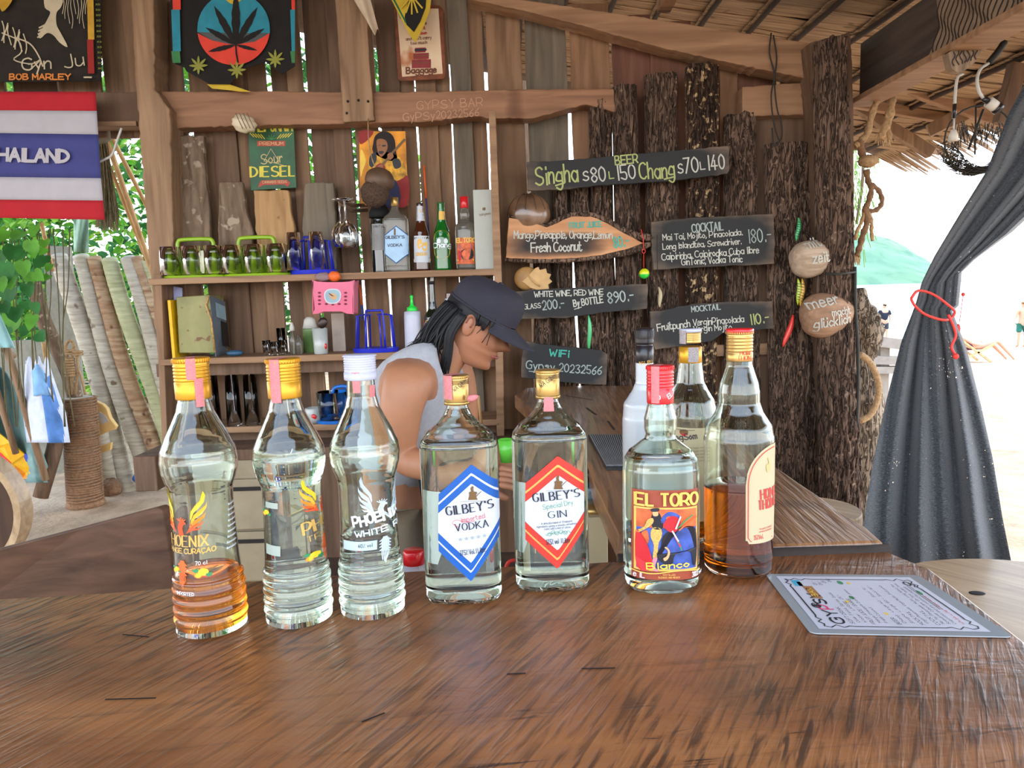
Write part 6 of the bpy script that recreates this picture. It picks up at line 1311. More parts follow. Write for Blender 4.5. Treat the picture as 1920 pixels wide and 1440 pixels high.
chalk = mat('chalk_white', (188, 186, 174), .8, var=.08); mat('chalk_lime', (166, 172, 108), .8, var=.15); mat('chalk_teal', (70, 168, 150), .8, var=.1); mat('chalk_grey', (156, 166, 160), .8, var=.2)
bm1 = boardmat('board_black', (84, 68, 56), (124, 104, 86), .5, .5, .49, .50, .5)
Y = 2.86
s1 = signboard('beer_sign', 'long black board with chalk beer prices, highest sign on the bark wall', [(988, 303), (1040, 302), (1200, 288), (1367, 273), (1368, 320), (1364, 326), (1250, 340), (1120, 348), (1050, 356), (990, 357)], Y, bm1)
mb = MB('chalk_lime'); fn = planefn(Y, .0015); J = dict(jit=.04)
text(mb, 'Singha', fn, 1005, 347, 1084, 340, 33, w=.10, **J); text(mb, 'Chang', fn, 1200, 337, 1265, 331, 30, w=.10, **J); text(mb, 'BEER', fn, 1154, 309, 1196, 305, 16, w=.16); text(mb, 'L', fn, 1143, 335, 1151, 334, 13, w=.16); ribbon(mb, [(1042, 348), (1058, 343)], 3, fn); ribbon(mb, [(1246, 336), (1262, 332)], 3, fn)
mb.use('chalk_white'); fn = planefn(Y, .002); text(mb, 'S', fn, 1094, 339, 1104, 338, 17, w=.15); text(mb, '80', fn, 1110, 342, 1136, 339, 27, w=.1); text(mb, '150', fn, 1158, 338, 1192, 334, 27, w=.1); text(mb, 'S', fn, 1272, 325, 1281, 324, 17, w=.15); text(mb, '70', fn, 1284, 325, 1310, 322, 28, w=.1); text(mb, 'L', fn, 1314, 318, 1322, 317, 14, w=.15); text(mb, '140', fn, 1328, 319, 1359, 316, 27, w=.1); mb.build('lettering', s1)
# fruit juice slab with bark edges
fm = boardmat('board_fruit', (176, 122, 80), (206, 152, 108), .36, .34, .33, .26, .9, (46, 38, 34))
fj = signboard('fruit_juice_sign', 'pointed orange wood slab with bark edge and fruit juice chalk prices', [(954, 408), (984, 414), (1026, 426), (1056, 412), (1072, 406), (1108, 406), (1130, 414), (1160, 432), (1188, 446), (1206, 456), (1180, 466), (1130, 478), (1080, 484), (1020, 486), (948, 484)], Y, fm, .03)
mb = MB('bark'); 
mb.tube([PY(x, y, Y + .012) for x, y in ((953, 405), (990, 412), (1024, 424), (1050, 411), (1072, 402), (1110, 402), (1136, 412), (1164, 430), (1192, 442), (1222, 446), (1238, 450))], [.006, .008, .010, .011, .010, .009, .012, .014, .016, .014, .004], 8); mb.build('bark_edge', fj)
mb = MB('bark'); mb.tube([PY(x, y, Y + .012) for x, y in ((947, 487), (1000, 489), (1060, 488), (1130, 482), (1170, 474), (1200, 464), (1236, 452))], [.008, .010, .011, .010, .014, .016, .004], 8); mb.build('bark_edge', fj)
mb = MB('chalk_white'); fn = planefn(Y, .002); text(mb, 'Mango,Pineapple, Orange,Lemon', fn, 964, 447, 1148, 447, 14, w=.14, jit=.05, sp=1.2); text(mb, 'Fresh Coconut', fn, 996, 473, 1091, 470, 17, w=.14, jit=.05, sp=1.3); mb.use('chalk_teal'); text(mb, 'FRUIT JUICE', fn, 1068, 428, 1128, 425, 10, w=.18); text(mb, '80.-', fn, 1152, 465, 1180, 461, 20, w=.12); mb.build('lettering', fj)
ck = signboard('cocktail_sign', 'large black board with chalk cocktail list right of the juice slab', [(1221, 416), (1240, 414), (1300, 408), (1450, 401), (1453, 450), (1452, 495), (1330, 500), (1226, 506), (1222, 470)], Y, bm1)
mb = MB('chalk_white'); K = dict(w=.135, jit=.05, sp=1.2)
text(mb, 'Mai Tai, Mojito, Pinacolada.', fn, 1243, 451, 1392, 441, 11, **K); text(mb, 'Long Islandtea, Screwdriver.', fn, 1243, 468, 1390, 458, 11, **K); text(mb, 'Caipirinha, Caipirodka Cuba libre', fn, 1241, 488, 1423, 474, 12, **K); text(mb, 'GinTonic, Vodka Tonic', fn, 1278, 497, 1392, 491, 12, **K); mb.use('chalk_grey'); text(mb, 'COCKTAIL', fn, 1298, 436, 1356, 431, 15, w=.15, jit=.06); text(mb, '180.-', fn, 1404, 456, 1446, 452, 25, w=.08); mb.build('lettering', ck)
wn = signboard('wine_sign', 'black board with chalk wine prices directly right of the black cap', [(960, 548), (990, 544), (1100, 538), (1215, 532), (1213, 580), (1140, 585), (1060, 596), (962, 598)], Y, bm1)
mb = MB('chalk_white'); text(mb, 'WHITE WINE, RED WINE', fn, 1002, 557, 1131, 552, 10, w=.17, jit=.04, sp=1.4); text(mb, 'GLASS', fn, 983, 580, 1014, 577, 9, w=.16); text(mb, 'By BOTTLE', fn, 1076, 575, 1131, 567, 12, w=.17); ribbon(mb, [(1077, 580), (1090, 576)], 1.6, fn); mb.use('chalk_grey'); text(mb, '200.-', fn, 1018, 581, 1058, 577, 17, w=.12); text(mb, '890.-', fn, 1141, 569, 1188, 563, 20, w=.12); mb.build('lettering', wn)
mk = signboard('mocktail_sign', 'black board with chalk mocktail prices behind the gold capped bottles', [(1219, 584), (1240, 582), (1262, 577), (1300, 570), (1370, 566), (1448, 565), (1451, 616), (1400, 620), (1355, 626), (1335, 640), (1228, 656), (1222, 640)], Y, bm1)
mb = MB('chalk_white'); text(mb, 'Fruitpunch', fn, 1233, 621, 1294, 613, 13, w=.14, jit=.06, sp=1.3); text(mb, 'VerginPinacolada', fn, 1300, 611, 1395, 604, 12, w=.13, jit=.05, sp=1.3); text(mb, 'Vergin Mojito', fn, 1301, 623, 1372, 617, 11, w=.13, jit=.05, sp=1.3); mb.use('chalk_grey'); text(mb, 'MOCKTAIL', fn, 1297, 585, 1351, 580, 10, w=.17); mb.use('chalk_lime'); text(mb, '110.-', fn, 1408, 609, 1442, 604, 19, w=.12); mb.build('lettering', mk)
wf = signboard('wifi_sign', 'black board with chalk wifi password at the back of the side slab', [(984, 640), (1010, 644), (1060, 650), (1125, 656), (1139, 664), (1137, 722), (1090, 720), (1040, 715), (977, 708), (978, 670)], Y - .02, bm1)
fn = planefn(Y - .02, .002); mb = MB('chalk_teal'); text(mb, 'WiFi', fn, 1030, 667, 1066, 670, 12, w=.2); mb.use('chalk_grey'); text(mb, 'Gypsy 20232566', fn, 986, 691, 1127, 703, 15, w=.13, jit=.05); ribbon(mb, [(992, 696), (1010, 698)], 1.6, fn); mb.build('lettering', wf)
# ------------------------------------------------------------------ shells, floats, lures, coconuts on the bark wall
tu = thing('turtle_shell', 'shiny brown domed shell resting above the juice slab', 'shell', PY(992, 415, 2.9)); mb = MB(mat('shell_gloss', (112, 84, 62), .22, var=.55, vs=14, coat=.6))
C_ = PY(992, 402, 2.90); mb.ball(C_, (.083, .05, .080), 26, 16, fn=lambda a, b_: 1 + .03 * nz(a * 2, b_ * 3)); mb.build('dome', tu)
mb = MB(mat('shell_line', (70, 52, 38), .4))
for k in range(4): mb.tube(catmull([C_ + Vector((.083 * math.sin(b_) * math.cos(a), -.052 * math.sin(b_) * abs(math.sin(a)) - .001, .081 * math.cos(b_))) for b_, a in ((.3, -1.5 + .5 * k - .75), (.8, -1.5 + .5 * k - .75), (1.4, -1.5 + .5 * k - .75))], 3), .0012, 5)
mb.build('seam', tu, kind='stuff')
hs = thing('horseshoe_crab', 'pale tan horseshoe crab shell above the wine board', 'shell', PY(998, 545, 2.88)); mb = MB(mat('crab_tan', (176, 132, 76), .5, var=.25)); C_ = PY(988, 522, 2.92); mb.ball(C_, (.05, .02, .045), 22, 12); mb.build('head_shield', hs)
mb = MB(mat('crab_pale', (206, 164, 106), .55, var=.15)); q = [PY(*p, 2.90) for p in ((994, 540), (978, 528), (990, 516), (1004, 502), (1010, 500), (1012, 506), (1024, 503), (1026, 512), (1034, 514), (1030, 522), (1036, 528), (1028, 534), (1030, 542), (1010, 545))]; mb.prism(q, (0, .012, 0)); mb.build('tail_shield', hs, bevel=.003)
mb = MB('crab_pale'); mb.tube([PY(990, 516, 2.895), PY(1000, 528, 2.89), PY(1012, 537, 2.895)], .003, 6); mb.build('ridge', hs)
fb = thing('fishing_float', 'yellow and green fishing float on a red string right of the juice slab', 'float', PY(1208, 524, 2.84)); C_ = PY(1208, 513, 2.84); R_ = .0195
mb = MB(mat('float_yellow', (214, 224, 30), .3, coat=.5)); mb.ball(C_, R_, 20, 12); mb.v = [p if p.z > C_.z else Vector((C_.x + (p.x - C_.x) * .98, C_.y + (p.y - C_.y) * .98, p.z)) for p in mb.v]; mb.build('ball', fb)
mb = MB(mat('float_green', (50, 200, 60), .3, coat=.5)); mb.lathe([(C_.z - R_ - .0005, 0)] + [(C_.z - R_ * math.cos(k * .2), (R_ + .0006) * math.sin(k * .2)) for k in range(1, 8)] + [(C_.z - .002, R_)], 20, c=(C_.x, C_.y, 0)); mb.build('lower_half', fb)
mb = MB(mat('string_red', (220, 60, 50), .6)); mb.tube([PY(1202, 430, 2.835), PY(1206, 448, 2.83), PY(1207, 466, 2.83)], .0018, 5); mb.tube([PY(1207 + 3 * math.cos(k * .7), 471 + 4 * math.sin(k * .7), 2.83) for k in range(10)], .0015, 5); mb.tube([PY(1207, 476, 2.83), PY(1207, 502, 2.835)], .0015, 5); mb.build('red_string', fb, kind='stuff')
def lure(name, label, a, b_, Y, r, m_, m2=None):
    t_ = thing(name, label, 'fishing lure', PY(*b_, Y)); A_, B_ = PY(*a, Y), PY(*b_, Y); mb = MB(m_); n = 10
    mb.tube([A_.lerp(B_, k / n) + Vector((.004 * math.sin(k * .5), 0, 0)) for k in range(n + 1)], [max(.0015, r * math.sin(math.pi * (k + .4) / (n + .8)) ** .7) for k in range(n + 1)], 10); mb.build('body', t_)
    if m2:
        mb = MB(m2)
        for k in range(2, 9): c = A_.lerp(B_, k / n); mb.tube([c + Vector((-r * .8, -r * .7, .002)), c + Vector((0, -r * 1.05, 0)), c + Vector((r * .8, -r * .7, -.002))], .0011, 5)
        mb.build('stripe', t_, kind='stuff')
    mb = MB('nail'); mb.tube([A_, A_ + Vector((0, .004, .018))], .001, 5); mb.build('eyelet', t_); return t_
mat('lure_green', (70, 180, 110), .35, coat=.4); mat('lure_yellow', (196, 214, 70), .35, coat=.4); mat('lure_orange', (224, 168, 60), .35, coat=.4); mat('lure_red', (226, 62, 50), .35, coat=.4); mat('lure_dark', (50, 90, 70), .5)
lure('fishing_lure', 'green fishing lure hanging above the upper coconut', (1497, 408), (1495, 452), 2.86, .0085, 'lure_green', 'lure_dark'); lure('fishing_lure', 'yellow green lure hanging between the two coconuts', (1496, 522), (1498, 572), 2.86, .0085, 'lure_yellow', 'lure_dark'); lure('fishing_lure', 'orange striped lure hanging between the two coconuts', (1504, 522), (1503, 576), 2.855, .0085, 'lure_orange', 'lure_dark'); lure('fishing_lure', 'red orange lure hanging left of the lower coconut', (1487, 590), (1470, 650), 2.86, .011, 'lure_red')
lure('spoon_lure', 'white and dark metal spoon lure hanging between wine and mocktail boards', (1235, 538), (1239, 576), 2.87, .008, 'label_cream'); lure('small_lure', 'small green and pink lure hanging below the wine board', (1103, 590), (1106, 660), 2.88, .009, 'lure_green')
mb = MB('cord_dark'); mb.tube([PY(1232, 440, 2.84), PY(1233, 520, 2.86), PY(1231, 540, 2.86), PY(1226, 576, 2.86)], .0013, 5); tag(mb.build('fishing_line'), 'thin dark fishing line beside the spoon lure', 'line')
husk_m = wood('coconut_dry', (150, 126, 104), (196, 172, 148), (172, 148, 124), scale=(8, 60, 60), rough=.8, bump=.3, spots=((92, 70, 56), 8, .62)); husk_b = wood('coconut_brown', (134, 100, 76), (176, 138, 108), (156, 120, 92), scale=(8, 60, 60), rough=.75, bump=.3, spots=((88, 60, 44), 10, .66))
def coconut(label, cx, cy_, rx, ry, Y, m_, ang, words):
    t_ = thing('painted_coconut', label, 'coconut', PY(cx, cy_ + ry, Y)); C_ = PY(cx, cy_, Y); k_ = Y / FPX; R_ = Matrix.Rotation(ang, 3, 'Y')
    def shape(a, b_): return (1 + .05 * math.cos(3 * b_)) * (1 - .10 * max(0, -math.cos(b_)) ** 3)
    q = Matrix.Rotation(math.pi / 2, 3, 'Y'); mb = MB(m_); mb.ball(C_, (ry * k_, ry * k_ * .9, rx * k_), 30, 24, R_ @ q, fn=lambda a, b_: shape(a, b_) * (1 + .012 * math.cos(3 * a) + .01 * nz(a * 2, b_ * 3))); mb.build('husk', t_)
    def fn(x, y):
        p = PY(x, y, Y - .04); d = Vector((p.x - C_.x, 0, p.z - C_.z)); e = (d.x / (rx * k_)) ** 2 + (d.z / (ry * k_)) ** 2
        return Vector((p.x, C_.y - ry * k_ * .9 * math.sqrt(max(.02, 1 - e)) * 1.06 - .003, p.z))
    mb = MB('chalk_white')
    for w_ in words: text(mb, w_[0], fn, *w_[1:], w=.14)
    mb.build('lettering', t_); return t_
coconut('pale dry coconut with white lettering, upper one on the corner post', 1521, 485, 45, 34, 2.80, husk_m, -.12, (('mit', 1512, 467, 1540, 460, 17), ('zeit', 1520, 494, 1552, 490, 18)))
coconut('larger brown coconut with white lettering, lower one on the corner post', 1547, 590, 52, 42, 2.78, husk_b, -.1, (('meer', 1516, 580, 1568, 567, 18), ('macht', 1552, 592, 1590, 587, 13), ('glücklich', 1524, 616, 1590, 604, 17)))
mb = MB('cord_dark'); mb.tube([PY(1506, 416, 2.85), PY(1514, 436, 2.84), PY(1530, 450, 2.83)], .0014, 5); mb.tube([PY(1506, 416, 2.85), PY(1502, 440, 2.84), PY(1500, 456, 2.83)], .0014, 5); tag(mb.build('coconut_string'), 'dark string tying the upper coconut to the post', 'string')
mb = MB('cord_dark'); mb.tube(catmull([PY(x, y, 2.915) for x, y in ((1446, 62), (1443, 100), (1452, 140), (1446, 180), (1451, 230), (1462, 264), (1466, 240), (1456, 200), (1452, 150), (1456, 110), (1450, 66))], 4), .003, 5); mb.tube(catmull([PY(x, y, 2.86) for x, y in ((1462, 264), (1454, 274), (1450, 268), (1448, 240))], 4), .003, 5); tag(mb.build('loop_of_cord', kind=None), 'dark loop of cord hanging from the rafter above the tall bark slab', 'cord')
# ------------------------------------------------------------------ yard seen through the left opening
mat('leaf_a', (96, 158, 50), .5, var=.3, vs=8, sub=.0); mat('leaf_b', (58, 118, 56), .5, var=.3, vs=8); mat('leaf_c', (134, 176, 66), .5, var=.3, vs=8); mat('leaf_d', (40, 84, 40), .55, var=.3, vs=8)
for k_ in ('leaf_a', 'leaf_b', 'leaf_c', 'leaf_d'):
    t = MATS[k_].node_tree; b = t.nodes['Principled BSDF']; tr = t.nodes.new('ShaderNodeBsdfTranslucent'); mxs = t.nodes.new('ShaderNodeMixShader'); mxs.inputs[0].default_value = .45
    src = b.inputs['Base Color'].links[0].from_socket; t.links.new(src, tr.inputs[0]); t.links.new(b.outputs[0], mxs.inputs[1]); t.links.new(tr.outputs[0], mxs.inputs[2]); t.links.new(mxs.outputs[0], t.nodes['Material Output'].inputs[0])
rg = random.Random(21)
def crown(mb_list, c, r, n, size, droop=.4):
    for k in range(n):
        while True:
            d = Vector((rg.uniform(-1, 1), rg.uniform(-1, 1), rg.uniform(-1, 1)))
            if .25 < d.length < 1: break
        d = d.normalized() * (d.length ** .4)
        p = Vector(c) + Vector((d.x * r[0], d.y * r[1], d.z * r[2])) * (1 + .25 * nz(d.x * 2.5 + c[0], d.y * 2.5, d.z * 2.5))
        mb = rg.choice(mb_list); s_ = size * rg.uniform(.6, 1.3)
        R_ = Matrix.Rotation(rg.uniform(0, 6.28), 3, 'Z') @ Matrix.Rotation(rg.uniform(-.9, .9) + .3, 3, 'X') @ Matrix.Rotation(rg.uniform(-.8, .8), 3, 'Y')
        pts = [(0, 0, 0), (.35, .3, .05), (.28, .75, .05), (0, 1.2, -.12), (-.28, .75, .05), (-.35, .3, .05)]
        mb.face([mb.pt(p + R_ @ (Vector(q) * s_)) for q in pts])
def tree(name, label, x, y, h, r, n, size, mats, trunk=.10, cz=None, group=None):
    t_ = thing(name, label, 'tree', (x, y, gz(x, y) - .02), group); cz = cz or h
    mb = MB('trunk_bark'); mb.tube([(x, y, -.1), (x + .1, y + .05, h * .4), (x - .05, y, h * .8)], [trunk, trunk * .8, trunk * .4], 8); mb.build('trunk', t_)
    for m_ in mats:
        mb = MB(m_); crown([mb], (x, y, cz), r, n // len(mats), size); mb.build('foliage', t_, kind='stuff')
wood('trunk_bark', (84, 66, 50), (124, 100, 78), rough=.95)
T_ = [('bright green broadleaf tree filling the opening right of the bamboo poles', -5.2, 10.5, 2.6, (2.2, 1.4, 2.6), 5200, .13, ('leaf_a', 'leaf_c', 'leaf_b')),
      ('leafy green tree behind the striped flag', -8.3, 11.0, 2.6, (2.3, 1.4, 2.8), 5200, .14, ('leaf_a', 'leaf_b', 'leaf_c')),
      ('tall shady tree deep in the yard behind the other trees', -7.2, 15.5, 4.5, (5.5, 2.2, 4.6), 9000, .22, ('leaf_b', 'leaf_d', 'leaf_a')),
      ('low dark green shrub behind the palm logs', -4.9, 7.6, .9, (1.3, .6, 1.1), 2200, .09, ('leaf_b', 'leaf_d', 'leaf_a'))]
T_ += [('unseen tree added behind the hut so its crown shades the yard', .2, 8.9, 6.7, (5.2, 3.2, 1.5), 9000, .28, ('leaf_b', 'leaf_d', 'leaf_a'))]  # hidden tree added only to keep the sun off the yard sand
for lb, x, y, h, r, n, sz_, ms in T_: tree('broadleaf_tree', lb, x, y, h, r, n, sz_, ms, cz=h)
# near vine with big heart shaped leaves
vn = thing('climbing_vine', 'vine with big heart shaped leaves and hanging stems at the left edge', 'vine', (-3.4, 4.6, 0))
mb = MB(mat('vine_stem', (104, 96, 66), .8))
for k in range(16): x = -10 + k * 9; mb.tube(catmull([PY(x + rg.uniform(-8, 8), 430, 4.75), PY(x + 4 * math.sin(k), 540, 4.7), PY(x + 8 * math.sin(k * 2), 640, 4.72), PY(x + 10 + 6 * math.sin(k * 3), 800, 4.8)], 3), .0035, 5)
mb.build('stem', vn, kind='stuff')
def heart(c, s_, R_, m_):
    pts = [(0, -.35), (.22, -.5), (.5, -.38), (.6, -.05), (.45, .35), (0, .85), (-.45, .35), (-.6, -.05), (-.5, -.38), (-.22, -.5)]
    mb = MB(m_); C_ = mb.pt(c + R_ @ Vector((0, 0, -.06 * s_))); ids = [mb.pt(c + R_ @ Vector((x * s_, -y * s_, .06 * s_ * abs(x) * 2))) for x, y in pts]
    for a, b_ in zip(ids, ids[1:] + ids[:1]): mb.face([C_, a, b_], True)
    return mb
lf = [(24, 470, 44), (60, 462, 40), (10, 505, 46), (44, 500, 38), (78, 487, 40), (16, 548, 42), (52, 540, 34), (88, 520, 24), (30, 585, 44), (60, 600, 38), (22, 600, 50), (75, 630, 34), (35, 440, 36), (5, 440, 40), (64, 430, 30), (84, 455, 26), (8, 575, 36), (48, 570, 26), (92, 500, 22), (20, 528, 34), (70, 515, 30), (0, 480, 38), (40, 478, 30), (56, 520, 30), (12, 620, 30), (46, 620, 24), (66, 575, 28), (82, 470, 22), (28, 510, 34), (2, 530, 34)]
for k, (x, y, s_) in enumerate(lf):
    R_ = Matrix.Rotation(rg.uniform(-.5, .5), 3, 'Y') @ Matrix.Rotation(math.radians(90 + rg.uniform(-50, 10)), 3, 'X') @ Matrix.Rotation(rg.uniform(-.6, .6), 3, 'Z')
    heart(PY(x, y, 4.6 + rg.uniform(-.15, .1)), s_ * 4.6 / FPX * .68, R_, rg.choice(('leaf_a', 'leaf_b', 'leaf_b', 'leaf_a'))).build('leaf', vn)
# leaning coconut palm logs
wood('log_grey', (158, 146, 124), (204, 194, 172), (178, 166, 144), scale=(6, 6, 40), rough=.95, bump=.6, spots=((120, 100, 76), 9, .66)); wood('log_rust', (138, 98, 66), (198, 172, 136), (160, 120, 84), scale=(5, 5, 32), rough=.95, bump=.7, spots=((96, 62, 42), 8, .62)); wood('log_green', (158, 156, 112), (198, 196, 150), (178, 176, 130), scale=(6, 6, 40), rough=.9, bump=.4)
Yl = 5.6
for (a, b_, w, m_, lb) in (((112, 480), (238, 905), 34, 'log_grey', 'leftmost grey coconut palm log leaning in the yard'), ((147, 480), (276, 888), 30, 'log_grey', 'grey ringed palm log, second from the left of the leaning row'), ((172, 484), (296, 862), 27, 'log_rust', 'rust brown ringed palm log, third in the leaning row'),
                           ((208, 486), (322, 850), 30, 'log_green', 'smooth yellow green palm log in the middle of the leaning row'), ((236, 484), (352, 845), 29, 'log_grey', 'mottled pale palm log right of the yellow green one'), ((256, 484), (372, 840), 24, 'log_rust', 'reddish ringed palm log leaning against the left post side'), ((272, 492), (392, 838), 20, 'log_green', 'thin pale green log at the right end of the leaning row')):
    A_, B_ = PY(*a, Yl + .3), PY(*b_, Yl); n = 70; pts, rr2 = [], []
    for k in range(n + 1): 
        t_ = k / n; pts.append(B_.lerp(A_, t_) + Vector((.02 * math.sin(t_ * 5 + a[0]), 0, 0))); rr2.append(w * Yl / FPX / 2 * (1.08 - .12 * t_) * (1 + .035 * (k % 2) + .04 * nz(k * .4, a[0])))
    pts.insert(0, pts[0] - (pts[1] - pts[0]) * 6); rr2.insert(0, rr2[0]); pts = [p + Vector((0, 0, 0)) for p in pts]
    mb = MB(m_); mb.tube(pts, rr2, 16); tag(mb.build('palm_log'), lb, 'log', 'palm logs leaning in a row')
mb = MB(mat('concrete', (132, 128, 112), .9, var=.15, bump=.3)); pxslab(mb, [(78, 460), (128, 462), (150, 700), (168, 880), (100, 880), (96, 640)], 6.1, .05); tag(mb.build('concrete_panel'), 'grey concrete panel standing behind the leftmost palm log', 'panel')
mb = MB('concrete'); pxslab(mb, [(0, 640), (96, 636), (130, 900), (-60, 900)], 6.3, .05); tag(mb.build('concrete_panel'), 'dark mossy concrete panel behind the hanging vine stems', 'panel')
mb = MB('bark_pale'); mb.tube(catmull([PY(62, 530, 5.2), PY(82, 600, 5.2), PY(105, 650, 5.2), PY(128, 700, 5.2), PY(150, 780, 5.25)], 4), [.05] * 17, 10); tag(mb.build('rusty_branch'), 'mottled rusty branch slanting behind the rope loops', 'branch')
wood('bamboo', (176, 134, 84), (222, 184, 132), (196, 158, 106), scale=(30, 30, 6), rough=.6)
for k, (a, b_, w, lb) in enumerate((((188, 268), (268, 470), 7, 'thinnest bamboo pole leaning, leftmost of the three poles'), ((198, 256), (283, 500), 10, 'thick ringed bamboo pole leaning in the middle of the three'), ((206, 250), (282, 400), 8, 'straight bamboo pole leaning, rightmost of the three'), ((78, 420), (90, 470), 7, 'short bamboo stick standing behind the vine leaves'), ((82, 640), (96, 735), 9, 'short peeled stick standing behind the blue and white bag'))):
    A_, B_ = PY(*a, 5.0), PY(*b_, 5.3); d = B_ - A_; B2 = B_ + d * 1.0 if k < 3 else B_ + d * .8; n = 24; mb = MB('bamboo'); mb.tube([A_.lerp(B2, j / n) for j in range(n + 1)], [w * 5.1 / FPX / 2 * (1.12 if j % 6 == 0 else 1) for j in range(n + 1)], 10); tag(mb.build('bamboo_pole'), lb, 'pole')
# grass broom hanging from the lintel, with a net bundle
br = thing('grass_broom', 'grey brown grass broom head hanging beside the striped flag', 'broom', PY(205, 420, 4.2)); mb = MB(mat('broom_grass', (140, 132, 104), .95, var=.3, vs=60))
for k in range(260):
    u = rg.random(); mb.tube([PY(lerp(184, 200, u), 262 + rg.uniform(-6, 6), 4.2 + rg.uniform(-.05, .05)), PY(lerp(188, 212, u), 340, 4.2 + rg.uniform(-.08, .08)), PY(lerp(180, 222, u) + rg.uniform(-3, 3), 425 + rg.uniform(-30, 8), 4.2 + rg.uniform(-.1, .1))], .0022, 3, cap=False)
mb.build('bristles', br, kind='stuff'); mb = MB('concrete'); mb.ball(PY(195, 250, 4.15), (.07, .05, .045), 14, 9, Matrix.Rotation(-.6, 3, 'Y'), fn=lambda a, b_: 1 + .3 * nz(a * 3, b_ * 4)); mb.build('binding', br)
mb = MB(mat('pale_green_cloth', (142, 172, 146), .8)); mb.grid(lambda u, v: PY(lerp(138, 166, u), lerp(396, 473, v), 5.8 + .03 * math.sin(u * 8 + v * 3)), 8, 8, th=(0, .004, 0)); tag(mb.build('green_cloth'), 'pale green cloth hanging under the striped flag in the yard', 'cloth')
mb = MB('white_paint'); mb.tube(catmull([PY(x, y, 2.9) for x, y in ((184, 304), (198, 298), (210, 290), (218, 268), (228, 240))], 4), .0045, 6); tag(mb.build('white_cable'), 'white cable curving out from behind the striped flag', 'cable')
# woven sack
sk = thing('woven_sack', 'white woven plastic sack with blue stripe standing in the yard', 'sack', (PY(85, 790, 4.9).x, 4.9, 0)); wm_ = mat('sack_white', (206, 212, 228), .7, var=.1, bump=.3, bs=200); sb_ = mat('sack_blue', (84, 130, 196), .7, var=.15)
def sackp(u, v):
    y = lerp(676, 830, v); w = lerp(20, 40, min(1, v * 1.6)); cx = lerp(68, 90, v); a = (u - .5) * math.pi
    p = PY(cx + w * math.sin(a), y + 8 * math.sin(u * 20) * (1 - v) ** 3, 4.9 - .16 * math.cos(a) + .02 * nz(u * 6, v * 6)); return p
mb = MB(wm_); mb.grid(lambda u, v: sackp(u, v), 24, 16, th=(0, .01, 0)); mb.build('bag', sk)
mb = MB(sb_); mb.grid(lambda u, v: sackp(lerp(.52, .82, u), lerp(.12, 1, v)) + Vector((0, -.008, 0)), 8, 14, th=(0, .004, 0)); mb.build('blue_stripe', sk)
mb = MB(mat('sack_lightblue', (130, 178, 226), .7)); mb.grid(lambda u, v: sackp(lerp(.38, .7, u), lerp(.08, .42, v)) + Vector((0, -.012 - .01 * math.sin(u * 3), 0)), 8, 8, th=(0, .004, 0)); mb.build('folded_flap', sk)
# rope wound posts and rope loops
rp_ = thing('rope_wound_stump', 'thick stump wound with brown rope standing in the sand', 'stump', (PY(155, 930, 5.2).x, 5.2, 0)); A_, B_ = PY(148, 745, 5.2), PY(160, 936, 5.2); mb = MB('rope_brown' if 'rope_brown' in MATS else mat('rope_brown', (132, 98, 70), .9, var=.3, vs=60, bump=.5))
n = 40
for k in range(n): t_ = (k + .5) / n; c = B_.lerp(A_, t_); r0 = lerp(.112, .105, t_); mb.tube([c + Vector((r0 * math.cos(a * .393), r0 * math.sin(a * .393), .004 * math.sin(a * .4 + k))) for a in range(17)], .0105, 6, cap=False)
mb.build('rope_winding', rp_, kind='stuff'); mb = MB('log_grey'); mb.tube([B_ - Vector((0, 0, .1)), A_], .098, 16); mb.build('core', rp_)
mb = MB('rope_brown'); C_ = B_ + Vector((0, 0, -.03)); mb.ball(C_, (.13, .13, .05), 18, 8); mb.build('buried_coils', rp_)
rl = thing('rope_loops', 'pale rope loops and bound handles hanging over the rope wound stump', 'rope', PY(140, 745, 5.1)); 
for pts, r0 in (([(128, 740), (128, 700), (126, 668), (124, 648), (131, 638), (138, 648), (136, 664), (134, 700), (136, 740)], .010), ([(141, 740), (146, 690), (143, 664), (139, 648), (134, 638)], .008), ([(160, 740), (152, 706), (146, 690), (146, 668), (148, 660)], .008)):
    mb = MB('rope'); mb.tube(catmull([PY(x, y, 5.05) for x, y in pts], 4), r0, 7); mb.build('rope_strand', rl)
for q, w, h in (((131, 688), .03, .13), ((131, 662), .034, .02), ((146, 664), .028, .02)):
    mb = MB('rope'); c = PY(*q, 5.04)
    for k in range(max(2, int(h / .018))): cz_ = c.z - h / 2 + (k + .5) * .018; mb.tube([(c.x + w * math.cos(a * .785), c.y + w * math.sin(a * .785), cz_) for a in range(9)], .009, 5, cap=False)
    mb.build('whipping', rl, kind='stuff')
st2 = thing('wood_stump', 'slim palm stump with fibrous base right of the rope wound stump', 'stump', (PY(200, 920, 5.5).x, 5.5, 0)); mb = MB('log_grey'); mb.tube([PY(205, 935, 5.5), PY(196, 860, 5.5), PY(185, 780, 5.5)], [.075, .055, .05], 12); mb.build('core', st2)
mb = MB('rope_brown'); mb.ball(PY(207, 915, 5.45), (.075, .07, .075), 20, 14, fn=lambda a, b_: 1 + .2 * nz(math.cos(a) * 6, math.sin(a) * 6, b_ * 6)); mb.build('fibre_base', st2)
ca = thing('yellow_chair_part', 'pale yellow slotted plastic chair back behind the rope wound stump', 'chair', PY(200, 850, 5.35)); cm_ = mat('pale_yellow', (226, 186, 116), .5, var=.06)
